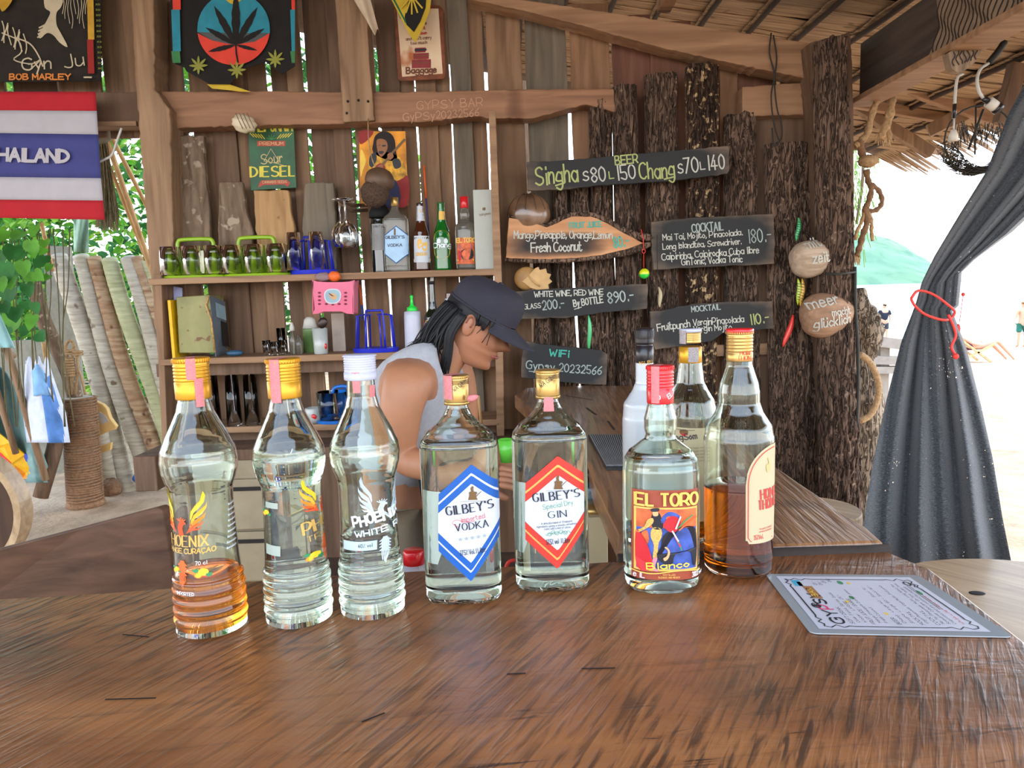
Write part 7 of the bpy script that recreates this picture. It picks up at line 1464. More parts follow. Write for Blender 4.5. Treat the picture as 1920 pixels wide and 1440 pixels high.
mb = MB(cm_); q = [PY(x, y, 5.35) for x, y in ((178, 752), (192, 758), (200, 766), (206, 784), (218, 800), (214, 806), (196, 812), (178, 822), (172, 800))]; mb.prism(q, (0, .04, 0)); mb.build('back', ca, bevel=.006); mb = MB('white_paint'); mb.prism([PY(x, y, 5.345) for x, y in ((186, 772), (196, 778), (204, 790), (192, 796), (182, 782))], (0, .01, 0)); mb.build('slot', ca)
mb = MB(cm_); mb.prism([PY(x, y, 5.35) for x, y in ((188, 836), (208, 830), (206, 844), (190, 850))], (0, .03, 0)); mb.build('arm', ca)
for px, y in ((190, 920), (214, 900)): pass
# dark post leaning, tarps, fabric
mb = MB('plank_dark'); mb.tube([PY(118, 770, 5.1), PY(100, 850, 5.05), PY(76, 932, 5.0)], [.05, .052, .05], 10); tag(mb.build('leaning_prop'), 'dark prop leaning left from the rope wound stump into the sand', 'prop')
tm = mat('tarp_teal', (120, 150, 146), .6, var=.12); tm2 = mat('tarp_light', (150, 196, 196), .55, var=.08)
mb = MB(tm); mb.grid(lambda u, v: PY(lerp(-60, lerp(4, 100, v ** .8), u), lerp(690, 905, v) - 30 * (1 - u) * (1 - v), 5.0 + .12 * math.sin(u * 9 + v * 4) + .04 * nz(u * 9, v * 9)), 26, 18, th=(0, .006, 0)); tag(mb.build('teal_tarp'), 'grey teal tarpaulin hanging in folds at the left edge', 'tarpaulin')
mb = MB(tm2); mb.grid(lambda u, v: PY(lerp(-50, lerp(-14, 27, v), u), lerp(560, 652, v), 4.4 + .05 * math.sin(u * 8)), 14, 8, th=(0, .006, 0)); tag(mb.build('pale_awning_corner'), 'pale blue awning corner poking in at the left edge', 'awning')
for a, b_, w, lb in (((12, 650), (86, 900), .022, 'grey brown tent pole slanting from the awning corner'), ((-10, 720), (30, 850), .02, 'thin dark pole across the teal tarpaulin'), ((6, 655), (26, 668), .018, 'short broken stick below the awning corner')):
    mb = MB('post_wood'); mb.tube([PY(*a, 4.75), PY(*b_, 4.85)], w, 8); tag(mb.build('tent_pole'), lb, 'pole')
kf = thing('beach_kite', 'folded yellow, red and blue nylon fabric lying at the left edge', 'fabric', PY(40, 900, 4.9))
for nm, m_, pts in (('yellow_panel', mat('nylon_yellow', (236, 176, 30), .6), [(-10, 806), (20, 830), (46, 852), (66, 882), (46, 894), (20, 870), (-10, 838)]), ('red_panel', mat('nylon_red', (214, 48, 40), .6), [(-10, 838), (20, 868), (44, 892), (36, 898), (10, 880), (-10, 864)]), ('blue_panel', mat('nylon_blue', (40, 60, 170), .6), [(46, 850), (66, 860), (74, 874), (60, 884), (42, 866)]), ('orange_panel', mat('nylon_orange', (232, 140, 30), .6), [(28, 872), (50, 886), (60, 896), (40, 899), (28, 888)])):
    mb = MB(m_); mb.prism([PY(x, y, 4.9 - .03 * math.sin(x * .1)) for x, y in pts], (0, .012, 0)); mb.build(nm, kf)
mb = MB(mat('shoe_blue', (58, 102, 176), .6, var=.15)); c = PY(268, 892, 5.55); mb.ball(c, (.085, .05, .045), 16, 9, Matrix.Rotation(-.35, 3, 'Y')); tag(mb.build('blue_cloth_bundle'), 'small blue bundle at the foot of the palm logs', 'bundle')
# wooden wheel rim and dark board at the lower left
wh = thing('wooden_wheel', 'pale wooden wheel rim with dark disc at the lower left edge', 'wheel', PY(-40, 1100, 2.9)); C_ = PY(-68, 958, 2.9); R_ = .245
mb = MB('stool_wood'); rings = []
for k in range(49):
    a = 2 * math.pi * k / 48; rings.append([mb.pt(C_ + Vector((math.cos(a) * r0, yy, math.sin(a) * r0 * 1.02))) for r0, yy in ((R_, -.03), (R_, .05), (R_ - .028, .05), (R_ - .028, -.03))])
for A, B2 in zip(rings, rings[1:]):
    for k in range(4): mb.face([A[k], A[(k + 1) % 4], B2[(k + 1) % 4], B2[k]])
mb.build('rim', wh); mb = MB('bar_front'); T0 = Matrix.Rotation(math.pi / 2, 4, 'X'); mb.T = Matrix.Translation(C_) @ T0; mb.lathe([(-.03, 0), (-.03, R_ - .03), (.01, R_ - .03), (.01, 0)], 40, smooth=False); mb.build('disc', wh)
wood('board_dark', (82, 56, 42), (120, 86, 64), (98, 68, 50), scale=(2.5, 30, 30), rough=.6, bump=.25)
mb = MB('board_dark'); q = [PY(-260, 1098, 1.65), PY(0, 1029, 1.7), PY(150, 990, 1.75), PY(296, 951, 1.8), PY(304, 958, 1.8), PY(330, 1110, 1.8), PY(334, 1180, 1.8), PY(-260, 1300, 1.65)]; mb.prism(q, (.01, .03, 0)); tag(mb.build('plank_backrest', bevel=.004), 'wide dark brown plank slanting behind the bar at the lower left', 'plank')
# ------------------------------------------------------------------ people
mat('skin', (172, 118, 86), .5, var=.05, vs=30, sub=.08); mat('skin_face', (168, 112, 82), .5, var=.05, vs=30, sub=.08); mat('skin_pale', (206, 150, 122), .55, var=.04, sub=.05); mat('hair_black', (18, 17, 20), .6, var=.2, vs=200)
mat('shirt_grey', (160, 161, 166), .9, var=.07, vs=60, bump=.25, bs=260, sheen=.2); mat('cap_cloth', (46, 44, 54), .85, var=.08, bump=.2, bs=400); mat('shorts_beige', (126, 112, 92), .9, var=.08); mat('navy', (22, 26, 44), .9, var=.1)
def skinmesh(name, verts, edges, radii, m_, parent, sub=2, root=0, world=True, label=None):
    me = bpy.data.meshes.new(name); off = LOC.get(parent.name, Vector((0, 0, 0))) if (parent and world) else Vector((0, 0, 0))
    me.from_pydata([Vector(v) - off for v in verts], edges, []); me.materials.append(m_ if not isinstance(m_, str) else MATS[m_]); o = bpy.data.objects.new(name, me); COL.objects.link(o); o.parent = parent
    me.skin_vertices or me.attributes
    md = o.modifiers.new('skin', 'SKIN'); md.use_smooth_shade = True
    if not me.skin_vertices:
        bpy.context.view_layer.objects.active = o; bpy.ops.mesh.customdata_skin_add()
    for k, sv in enumerate(me.skin_vertices[0].data): r = radii[k]; sv.radius = r if isinstance(r, tuple) else (r, r); sv.use_root = (k == root)
    s2 = o.modifiers.new('sub', 'SUBSURF'); s2.levels = sub; s2.render_levels = sub
    if label: o['label'] = label
    return o
def chains(lst):
    """lst of chains of (point, radius); shared points by name"""
    V, E, R_, N_ = [], [], [], {}
    for ch in lst:
        prev = None
        for it in ch:
            if isinstance(it, str): k = N_[it]
            else:
                nm, p, r = it; V.append(p); R_.append(r); k = len(V) - 1
                if nm: N_[nm] = k
            if prev is not None: E.append((prev, k))
            prev = k
    return V, E, R_
def headmesh(mb, Mx, s_=1., n=36, m=30, skin='skin_face'):
    """head with brow, nose, lips and chin; x forward, z up, origin mid-head"""
    prof = [(-.118, .030, -.03, .030), (-.110, .074, -.05, .042), (-.095, .084, -.06, .054), (-.080, .082, -.066, .060), (-.070, .083, -.07, .063), (-.060, .086, -.074, .066), (-.048, .083, -.078, .068), (-.036, .088, -.082, .070), (-.02, .086, -.088, .072), (0, .082, -.094, .0735), (.015, .083, -.098, .0745), (.03, .088, -.10, .075), (.05, .088, -.102, .075), (.075, .080, -.10, .072), (.095, .062, -.088, .062), (.110, .038, -.066, .045), (.120, .010, -.03, .02)]
    P_ = catmull([Vector((z, f_, b_)) for z, f_, b_, w in prof], 3); Wd = [p.y for p in catmull([Vector((z, w, 0)) for z, f_, b_, w in prof], 3)]
    rings = []
    for p, w in zip(P_, Wd):
        z, fr, bk = p; cx = (fr + bk) / 2; rx = (fr - bk) / 2; ring = []
        for k in range(n):
            a = 2 * math.pi * k / n; ca, sa = math.cos(a), math.sin(a); x = cx + rx * ca; y = w * sa
            da = abs((a + math.pi) % (2 * math.pi) - math.pi)
            nose = .026 * math.exp(-((z + .026) / .014) ** 2) * math.exp(-(da / .15) ** 2) + .012 * math.exp(-((z + .005) / .022) ** 2) * math.exp(-(da / .12) ** 2)
            lips = .006 * math.exp(-((z + .056) / .005) ** 2) * math.exp(-(da / .25) ** 2) + .006 * math.exp(-((z + .068) / .005) ** 2) * math.exp(-(da / .22) ** 2) - .004 * math.exp(-((z + .062) / .003) ** 2) * math.exp(-(da / .3) ** 2)
            eye = -.009 * math.exp(-((z - .008) / .013) ** 2) * math.exp(-((da - .42) / .16) ** 2); cheek = .004 * math.exp(-((z + .03) / .02) ** 2) * math.exp(-((da - .7) / .3) ** 2)
            chin = .006 * math.exp(-((z + .102) / .012) ** 2) * math.exp(-(da / .3) ** 2)
            x += nose + lips + eye + cheek + chin
            ring.append(mb.pt(Mx @ Vector((x * s_, y * s_, z * s_))))
        rings.append(ring)
    for A, B2 in zip(rings, rings[1:]):
        for k in range(n): mb.face([A[k], A[(k + 1) % n], B2[(k + 1) % n], B2[k]], True)
    mb.face(rings[0][::-1]); mb.face(rings[-1])
# ---- the worker bending behind the bar
Yp = 2.02
pw = thing('person', 'person in black cap and grey sleeveless shirt bending down behind the bar', 'person', (-.30, 2.1, 0))
S_ = PY(775, 742, Yp - .10); S_ = Vector((S_.x, Yp - .17, 1.215)); neck = Vector((PY(846, 655, 2.02).x, 2.02, PY(846, 655, 2.02).z)); S2 = Vector((S_.x + .09, Yp + .20, S_.z + .0))
chest = Vector((PY(775, 735, 2.05).x, 2.05, PY(775, 735, 2.05).z)); belly = Vector((PY(752, 840, 2.12).x, 2.13, PY(752, 840, 2.12).z)); pelv = Vector((PY(730, 915, 2.15).x, 2.16, PY(730, 915, 2.15).z))
head_c = PY(897, 606, 2.02)
elb = PY(752, 862, 1.86); wri = PY(872, 888, 1.76); hand = PY(925, 892, 1.74)
elb2 = Vector((S2.x + .02, 2.27, .98)); wri2 = Vector((.0, 2.10, .93)); hand2 = Vector((.06, 2.06, .92))
hipL, hipR = pelv + Vector((0, -.09, -.05)), pelv + Vector((0, .09, -.05))
V, E_, R_ = chains([[('pel', pelv, (.11, .105)), ('bel', belly, (.10, .095)), ('che', chest, (.10, .09)), ('nek', neck, .054), ('hd', head_c + Vector((-.035, 0, -.03)), .055)],
    ['che', ('s1', S_ + Vector((0, -.01, .005)), .069), ('a1', S_.lerp(elb, .35) + Vector((-.014, -.01, 0)), .057), ('a2', S_.lerp(elb, .7) + Vector((-.01, 0, 0)), .053), ('e1', elb, .046), ('f1', elb.lerp(wri, .3), .046), ('f2', elb.lerp(wri, .7), .036), ('w1', wri, .027), ('h1', hand, (.036, .018))],
    ['che', ('s2', S2, .066), ('b1', S2.lerp(elb2, .4), .058), ('e2', elb2, .045), ('g1', elb2.lerp(wri2, .35), .043), ('w2', wri2, .027), ('h2', hand2, (.036, .018))],
    ['pel', ('l1', hipL, .095), ('k1', Vector((pelv.x + .06, 2.07, .50)), .062), ('m1', Vector((pelv.x + .0, 2.08, .30)), .055), ('c1', Vector((pelv.x - .01, 2.08, .09)), .036), ('t1', Vector((pelv.x + .12, 2.06, .035)), .03)],
    ['pel', ('l2', hipR, .095), ('k2', Vector((pelv.x + .08, 2.26, .50)), .062), ('m2', Vector((pelv.x + .02, 2.27, .30)), .055), ('c2', Vector((pelv.x + .01, 2.27, .09)), .036), ('t2', Vector((pelv.x + .14, 2.28, .035)), .03)]])
skinmesh('body', V, E_, R_, 'skin', pw)
def fingers(hc, d, side, palm_n, parent, s_=1.):
    d = d.normalized(); side = side.normalized(); dn = palm_n.normalized()
    for k, (o_, L_) in enumerate(((-.027, .062), (-.009, .072), (.009, .068), (.026, .054))):
        b0 = hc + d * .012 + side * o_ * .85; p1 = b0 + d * .035 + dn * .004; p2 = p1 + d * L_ * .45 + dn * .016; p3 = p2 + d * L_ * .2 + dn * .028
        V, E2, R2 = chains([[(None, b0, .0095), (None, p1, .009), (None, p2, .0082), (None, p3, .007)]]); skinmesh('finger', V, E2, R2, 'skin', parent, sub=1)
    b0 = hc - d * .015 - side * .024; V, E2, R2 = chains([[(None, b0, .011), (None, b0 - side * .02 + d * .025 + dn * .008, .0105), (None, b0 - side * .018 + d * .052 + dn * .022, .008)]]); skinmesh('thumb', V, E2, R2, 'skin', parent, sub=1)
fingers(hand, hand - wri, Vector((0, .7, .7)), Vector((.1, .4, -.8)), pw); fingers(hand2, hand2 - wri2, Vector((0, -.8, .4)), Vector((.1, -.2, -.9)), pw)
# sleeveless shirt: a loose shell round the trunk with open armholes
V, E_, R_ = chains([[('a', pelv + Vector((.0, 0, .045)), (.150, .142)), ('b', belly, (.145, .135)), ('c', chest + Vector((-.01, .0, -.04)), (.155, .132)), ('d', chest + Vector((.030, 0, .055)), (.145, .115)), ('e', chest.lerp(neck, .62), (.10, .085)), ('f', chest.lerp(neck, .84), (.075, .068))],
    ['d', ('g', S_ + Vector((.052, .060, .048)), .046)], ['d', ('h', S2 + Vector((-.02, -.06, .04)), .042)]])
skinmesh('sleeveless_shirt', V, E_, R_, 'shirt_grey', pw, label='loose pale grey sleeveless shirt')
V, E_, R_ = chains([[('a', pelv + Vector((0, 0, .02)), (.145, .14)), ('l', hipL + Vector((.0, 0, -.02)), .108), ('m', Vector((pelv.x + .05, 2.07, .60)), .092)], ['a', ('n', hipR + Vector((0, 0, -.02)), .108), ('o', Vector((pelv.x + .07, 2.26, .60)), .092)]])
skinmesh('shorts', V, E_, R_, 'shorts_beige', pw, label='beige shorts')
ap = MB('navy'); ap.grid(lambda u, v: Vector((lerp(pelv.x + .10, pelv.x + .30, u) + .02 * math.sin(v * 3), 1.98 + .10 * u, lerp(1.00, .55, v) - .05 * u)), 8, 10, th=(0, .006, 0)); ap.build('apron', pw, label='dark navy apron cloth')
Mh = Matrix.Translation(head_c) @ Matrix.Scale(.95, 4) @ Matrix.Rotation(math.radians(-7), 4, 'Z') @ Matrix.Rotation(math.radians(30), 4, 'Y')
mb = MB('skin_face'); headmesh(mb, Mh, 1.0); mb.build('head', pw)
H = lambda x, y, z: Mh @ Vector((x, y, z))
ear = MB('skin_face'); ear.T = Mh; ear.ball((-.012, -.076, -.008), (.018, .009, .031), 16, 12, Matrix.Rotation(-.15, 3, 'Y')); ear.build('ear', pw)
er = MB(mat('skin_shade', (132, 78, 60), .6)); er.T = Mh; er.tube(catmull([Vector((x, -.0855, z)) for x, z in ((-.004, -.012), (-.002, .006), (-.010, .016), (-.019, .010), (-.020, -.006))], 3), .0022, 6); er.build('ear_fold', pw)
ey = MB('hair_black'); ey.T = Mh
for sd_ in (-1, 1): ey.tube([(.078, sd_ * .038, .006), (.084, sd_ * .030, .004), (.087, sd_ * .020, .005)], .0022, 6); ey.tube([(.079, sd_ * .044, .024), (.090, sd_ * .034, .028), (.094, sd_ * .020, .026)], .0028, 6)
ey.build('lashes_and_brows', pw)
lp = MB(mat('lip', (150, 80, 72), .45)); lp.T = Mh; lp.tube(catmull([Vector(q) for q in ((.079, -.024, -.062), (.090, -.010, -.061), (.0935, 0, -.0615), (.090, .010, -.061), (.079, .024, -.062))], 3), .0038, 8); lp.build('lips', pw)
# hair: shell over back of the head, long locks beside the face and down the neck
hr = MB('hair_black'); hr.T = Mh
hr.ball((-.022, 0, .020), (.088, .080, .080), 28, 16, fn=lambda a, b_: 1.0 + .02 * math.sin(a * 9) if math.cos(a) < .55 else .93)
hr.ball((-.072, 0, -.05), (.034, .070, .085), 20, 12, Matrix.Rotation(.25, 3, 'Y'))
hr.build('hair', pw)
lk = MB('hair_black'); lk.T = Mh
rh = random.Random(5)
for k in range(420):
    y = rh.uniform(-.088, .088); x0 = rh.uniform(-.10, -.035); a = [Vector((x0, y * .9, .02)), Vector((x0 - .015, y, -.045)), Vector((x0 - .02 + rh.uniform(-.01, .02), y * 1.02, -.10)), Vector((x0 - .02 + rh.uniform(-.035, .045), y * .95, -.13 - rh.uniform(0, .06)))]
    lk.tube(catmull(a, 4), [.004, .004, .0038, .0036, .0036, .0034, .0032, .003, .0026, .0022, .0016, .001, .0005], 4)
for k in range(14):   # side locks between ear and neck, and loose strands by the cheek
    y = -.078 - rh.uniform(0, .008); x0 = rh.uniform(-.050, -.030); lk.tube(catmull([Vector((x0, y, .01)), Vector((x0 - .004, y - .006, -.05)), Vector((x0 + .012, y, -.10)), Vector((x0 + .03 + rh.uniform(-.01, .01), y + .01, -.15 - rh.uniform(0, .03)))], 4), [.006] * 10 + [.004, .002, .001], 6)
for x0, dx in ((.045, .006), (.050, -.004), (.036, -.012)): lk.tube(catmull([Vector((x0, -.064, .035)), Vector((x0 + dx, -.070, .0)), Vector((x0 + dx * 2, -.068, -.035))], 4), .0012, 5)
for k in range(16): x0 = rh.uniform(-.005, .045); lk.tube(catmull([Vector((x0, -.074, .045)), Vector((x0 + .004, -.078, .022)), Vector((x0 + rh.uniform(0, .01), -.074, rh.uniform(-.008, .012)))], 3), [.006, .006, .005, .005, .004, .002, .001], 6)
lk.build('hair_locks', pw, kind='stuff')
cp_ = MB('cap_cloth'); cp_.T = Mh @ Matrix.Rotation(math.radians(3), 4, 'Y')
def capfn(u, v):
    a = u * 2 * math.pi; b_ = v * math.pi / 2; r0 = math.sin(b_) ** .85; ca, sa = math.cos(a), math.sin(a); seam = 1 - .010 * (abs(math.sin(3 * a + .0)) < .06)
    return Vector((-.004 + (.103 + .006 * (ca > 0) * (1 - v)) * r0 * ca * seam, .089 * r0 * sa * seam, .036 + .090 * math.cos(b_) ** .62 + (.016 * ca * (1 - abs(v - .55) * 1.4) if ca > 0 else 0)))
cp_.grid(capfn, 72, 22, th=None); cp_.build('cap', pw, label='dark charcoal baseball cap')
bt = MB('cap_cloth'); bt.T = cp_.T; bt.ball((0, 0, .128), (.009, .009, .005), 12, 6); bt.build('cap_button', pw)
bd = MB('cap_cloth'); bd.T = cp_.T; bd.tube([(-.004 + .1035 * math.cos(k * .1745), .0895 * math.sin(k * .1745), .036) for k in range(37)], .0035, 6); bd.build('cap_band', pw)
bm2 = MB('cap_cloth'); bm2.T = cp_.T
def brim(u, v):
    a = (u - .5) * 2.15; x0, y0 = -.004 + .100 * math.cos(a), .089 * math.sin(a); L_ = .082 * math.cos((u - .5) * 2.6) ** .55 if abs(u - .5) < .499 else 0
    return Vector((x0 + L_ * v, y0 * (1 + .05 * v), .038 - .022 * v - .30 * (y0 ** 2) * 8 * v * .6))
bm2.grid(brim, 30, 10, th=(0, 0, -.003)); bm2.build('cap_brim', pw)
# green beaker in the worker's hand region and stores behind the bar
gb = thing('green_beaker', 'bright green plastic beaker behind the gap between vodka and gin bottles', 'cup', PY(950, 866, 1.86)); c = PY(950, 866, 1.86); mb = MB(mat('beaker_green', (96, 196, 60), .4, coat=.3)); mb.lathe([(0, 0), (0, .015), (.058, .021), (.058, .019), (.004, .013), (.004, 0)], 20, c=c); mb.build('cup_body', gb)
bs = thing('back_worktop', 'low dark worktop hidden behind the bar front carrying the cartons', 'worktop', (-.1, 1.45, 0)); MB('bar_front').box((-.05, 1.52, .80), (1.0, .36, .04)).build('top', bs, bevel=.003)
for x in (-.5, .4): MB('bar_front').box((x, 1.52, .39), (.05, .3, .78)).build('leg', bs)
mk_ = thing('milk_carton', 'purple and white milk carton with red screw cap behind the bar edge', 'carton', (PY(785, 1070, 1.40).x, 1.40, .82)); x0 = LOC[mk_.name].x
pz = lambda y: PY(785, y, 1.40).z
mb = MB('label_white'); mb.box((x0, 1.40, (.82 + pz(1066)) / 2), (.07, .07, pz(1066) - .82)); mb.build('body', mk_); mb = MB(mat('carton_purple', (92, 60, 150), .5)); mb.prism([(x0 - .035, 1.364, pz(1092)), (x0 + .036, 1.364, pz(1092)), (x0 + .036, 1.364, pz(1060)), (x0 - .012, 1.364, pz(1072))], (0, .002, 0)); mb.build('purple_panel', mk_)
mb = MB('label_white'); mb.prism([(x0 - .035, 1.365, pz(1066)), (x0 + .035, 1.365, pz(1066)), (x0 + .035, 1.40, pz(1048)), (x0 - .035, 1.40, pz(1048))], (0, .02, 0)); mb.build('gable', mk_)
mb = MB('cap_red'); c = PY(776, 1052, 1.365); mb.lathe([(c.z - .004, 0), (c.z - .004, .0205), (c.z + .020, .0195), (c.z + .022, .018), (c.z + .022, 0)], 24, c=(c.x, c.y, 0)); mb.build('cap', mk_); mb = MB('print_white'); text(mb, '100%', lambda x, y: PY(x, y, 1.3625), 787, 1069, 800, 1066, 7, w=.16); mb.build('lettering', mk_)
for nm, lb, px, py0, py1, w, m_, mt2 in (('dark_teal_bottle', 'dark teal bottle standing under the drip mat behind the gin bottle', 1112, 875, 945, .055, mat('teal_dark', (18, 58, 72), .2, coat=.5), 'nail'), ('brown_jar', 'brown glass jar with gold lid behind the gin bottle', 1116, 945, 1046, .045, mat('jar_brown', (70, 44, 26), .2, coat=.4), 'cap_gold')):
    Yj = 1.50 if nm[0] == 'b' else 1.58; P0, P1 = PY(px, py1, Yj), PY(px, py0, Yj); zb = .82; t_ = thing(nm, lb, 'bottle' if nm[0] == 'd' else 'jar', (P0.x, Yj, zb)); h = P1.z - zb; mb = MB(m_); mb.lathe([(0, 0), (0, w * .95), (h * .82, w), (h * .9, w * .8), (h * .9, 0)], 24); mb.build('body', t_, world=False); mb = MB(mt2); mb.lathe([(h * .9, 0), (h * .9, w * .82), (h, w * .8), (h, 0)], 24); mb.build('lid', t_, world=False)
mb = MB('label_cream'); mb.box(PY(1108, 1020, 1.46) - Vector((0, 0, .02)), (.065, .03, .16)); tag(mb.build('small_carton', bevel=.002), 'small cream paper carton beside the brown jar behind the bar', 'carton')
mb = MB('string_red'); mb.tube(catmull([PY(x, y, 1.2) for x, y in ((948, 1066), (952, 1056), (960, 1051), (975, 1050))], 3), .003, 6); tag(mb.build('red_wire'), 'short red wire curling up behind the bar between vodka and gin bottles', 'wire')
mb = MB('bamboo'); mb.tube([PY(897, 742, 2.75), PY(903, 800, 2.75)], .006, 6); tag(mb.build('thin_stick'), 'thin pale stick standing in the dark gap right of the grey shirt', 'stick')
# ---- beach people
def beachperson(label, px, py_feet, Y, h, skin_c, top, bottom, shirtless=False, arm=0):
    f = PY(px, py_feet, Y); zg = gz(f.x, Y) + .0; f = Vector((f.x, Y, zg)); t_ = thing('person', label, 'person', f); s_ = h / 1.75; P = lambda x, y, z: f + Vector((x, y, z)) * s_
    V, E2, R2 = chains([[('p', P(0, 0, .92), (.14, .10)), ('b', P(0, 0, 1.12), (.135, .10)), ('c', P(0, 0, 1.35), (.165, .11)), ('n', P(0, .0, 1.50), .055), ('h', P(0, 0, 1.56), .05)],
        ['c', ('s', P(-.19, 0, 1.38), .055), ('e', P(-.26, .02, 1.10), .04), ('w', P(-.25 + arm, -.06, .88), .028), ('k', P(-.25 + arm, -.07, .80), .03)], ['c', ('s2', P(.19, 0, 1.38), .055), ('e2', P(.27, .02, 1.10), .04), ('w2', P(.24, -.06, .88), .028), ('k2', P(.23, -.07, .80), .03)],
        ['p', ('l', P(-.10, 0, .82), .09), ('kn', P(-.12, 0, .48), .058), ('an', P(-.13, 0, .09), .038), ('t', P(-.14, .11, .03), .032)], ['p', ('l2', P(.10, 0, .82), .09), ('kn2', P(.12, 0, .48), .058), ('an2', P(.13, 0, .09), .038), ('t2', P(.14, .11, .03), .032)]])
    skinmesh('body', V, E2, R2, skin_c, t_); mb = MB(skin_c); headmesh(mb, Matrix.Translation(P(0, .0, 1.635)) @ Matrix.Rotation(math.radians(90), 4, 'Z'), s_, 20, 20); mb.build('head', t_)
    mb = MB('hair_black' if not shirtless else 'ink_brown'); mb.ball(P(0, -.012, 1.665), (.078 * s_, .092 * s_, .095 * s_), 16, 10); mb.build('hair', t_)
    V, E2, R2 = chains([[('p', P(0, 0, .93), (.165, .125)), ('l', P(-.11, 0, .82), .112), ('kn', P(-.125, 0, .55), .10)], ['p', ('l2', P(.11, 0, .82), .112), ('k2', P(.125, 0, .55), .10)]]); skinmesh('shorts', V, E2, R2, bottom, t_, sub=1)
    if not shirtless:
        V, E2, R2 = chains([[('p', P(0, 0, .90), (.17, .13)), ('b', P(0, 0, 1.12), (.165, .13)), ('c', P(0, 0, 1.36), (.19, .135)), ('n', P(0, 0, 1.46), .085)], ['c', ('s', P(-.21, 0, 1.38), .075), ('e', P(-.27, .01, 1.2), .068)], ['c', ('s2', P(.21, 0, 1.38), .075), ('e2', P(.27, .01, 1.2), .068)]]); skinmesh('t_shirt', V, E2, R2, top, t_, sub=1)
    return t_
mat('tee_navy', (26, 34, 50), .9); mat('short_grey', (56, 62, 74), .9); mat('short_green', (40, 104, 90), .9)
beachperson('person in dark t-shirt and grey shorts standing on the beach, seen from behind', 1657, 629, 34, 1.78, 'skin_pale', 'tee_navy', 'short_grey'); beachperson('shirtless person in green shorts standing at the right edge of the beach', 1915, 648, 28, 1.76, 'skin_pale', None, 'short_green', True, -.1)
dcY = 21.; fx = PY(1822, 690, dcY); zg = gz(fx.x, dcY); dc = thing('deck_chair', 'wooden deck chair on the sand beyond the black curtain', 'deck chair', (fx.x, dcY, zg))
Q = lambda x, y, z: Vector((fx.x + x, dcY + y, zg + z))
for yy in (-.3, .3):
    mb = MB('bamboo'); mb.beam(Q(-.55, yy, .05), Q(.45, yy, .55), .05, .05); mb.build('frame_bar', dc); mb = MB('bamboo'); mb.beam(Q(-.75, yy, .85), Q(.35, yy, .03), .05, .05); mb.build('frame_bar', dc)
mb = MB(mat('canvas_cream', (220, 190, 160), .8)); mb.grid(lambda u, v: Q(lerp(-.72, .40, u), lerp(-.26, .26, v), lerp(.84, .42, u) - .22 * math.sin(math.pi * u)), 10, 3, th=(0, 0, .01)); mb.build('sling', dc)
sb = thing('person', 'person in maroon top lying back in the wooden deck chair', 'person', Q(-.1, 0, .3)); Q2 = lambda x, y, z: Q(x, y, z)
V, E2, R2 = chains([[('p', Q2(.05, 0, .40), (.15, .12)), ('b', Q2(-.16, 0, .50), .13), ('c', Q2(-.38, 0, .68), (.16, .12)), ('n', Q2(-.52, 0, .80), .055), ('h', Q2(-.56, 0, .85), .05)], ['c', ('s', Q2(-.38, -.2, .70), .05), ('e', Q2(-.15, -.28, .55), .038), ('w', Q2(.05, -.2, .52), .03)], ['c', ('s2', Q2(-.38, .2, .70), .05), ('e2', Q2(-.15, .28, .55), .038), ('w2', Q2(.05, .2, .52), .03)],
    ['p', ('l', Q2(.22, -.1, .46), .085), ('k', Q2(.62, -.12, .60), .06), ('a', Q2(.98, -.12, .22), .038), ('t', Q2(1.12, -.12, .06), .03)], ['p', ('l2', Q2(.22, .1, .46), .085), ('k2', Q2(.60, .12, .52), .06), ('a2', Q2(.92, .12, .2), .038), ('t2', Q2(1.06, .12, .05), .03)]])
skinmesh('body', V, E2, R2, 'skin_pale', sb); mb = MB('skin_pale'); headmesh(mb, Matrix.Translation(Q2(-.62, 0, .90)) @ Matrix.Rotation(math.radians(-40), 4, 'Y'), 1., 20, 20); mb.build('head', sb); mb = MB('hair_black'); mb.ball(Q2(-.66, 0, .93), (.09, .085, .09), 14, 8); mb.build('hair', sb)
V, E2, R2 = chains([[('p', Q2(.04, 0, .41), (.17, .14)), ('b', Q2(-.16, 0, .51), .15), ('c', Q2(-.36, 0, .67), (.18, .14))]]); skinmesh('top', V, E2, R2, mat('maroon', (96, 36, 66), .9), sb, sub=1)
# ------------------------------------------------------------------ right side: curtain, driftwood, rails, ropes, lights
m, t, b = _new('shade_net'); L = t.links; N = t.nodes.new
b.inputs['Roughness'].default_value = .85; b.inputs['Sheen Weight'].default_value = .3
co = N('ShaderNodeTexCoord'); mp = N('ShaderNodeMapping'); mp.inputs['Scale'].default_value = (150, 150, 800); L.new(co.outputs['Object'], mp.inputs[0]); n1 = N('ShaderNodeTexNoise'); n1.inputs['Scale'].default_value = 1.; n1.inputs['Detail'].default_value = 3; L.new(mp.outputs[0], n1.inputs[0])
r = N('ShaderNodeValToRGB'); r.color_ramp.elements[0].position = .4; r.color_ramp.elements[0].color = (*srgb((42, 45, 48)), 1); r.color_ramp.elements[1].position = .7; r.color_ramp.elements[1].color = (*srgb((98, 103, 108)), 1); L.new(n1.outputs[0], r.inputs[0]); L.new(r.outputs[0], b.inputs[0])
n2 = N('ShaderNodeTexNoise'); n2.inputs['Scale'].default_value = 140; L.new(co.outputs['Object'], n2.inputs[0]); n3 = N('ShaderNodeTexNoise'); n3.inputs['Scale'].default_value = 5; L.new(co.outputs['Object'], n3.inputs[0])
ad = N('ShaderNodeMath'); ad.operation = 'MULTIPLY_ADD'; L.new(n3.outputs[0], ad.inputs[0]); ad.inputs[1].default_value = .55; L.new(n2.outputs[0], ad.inputs[2])
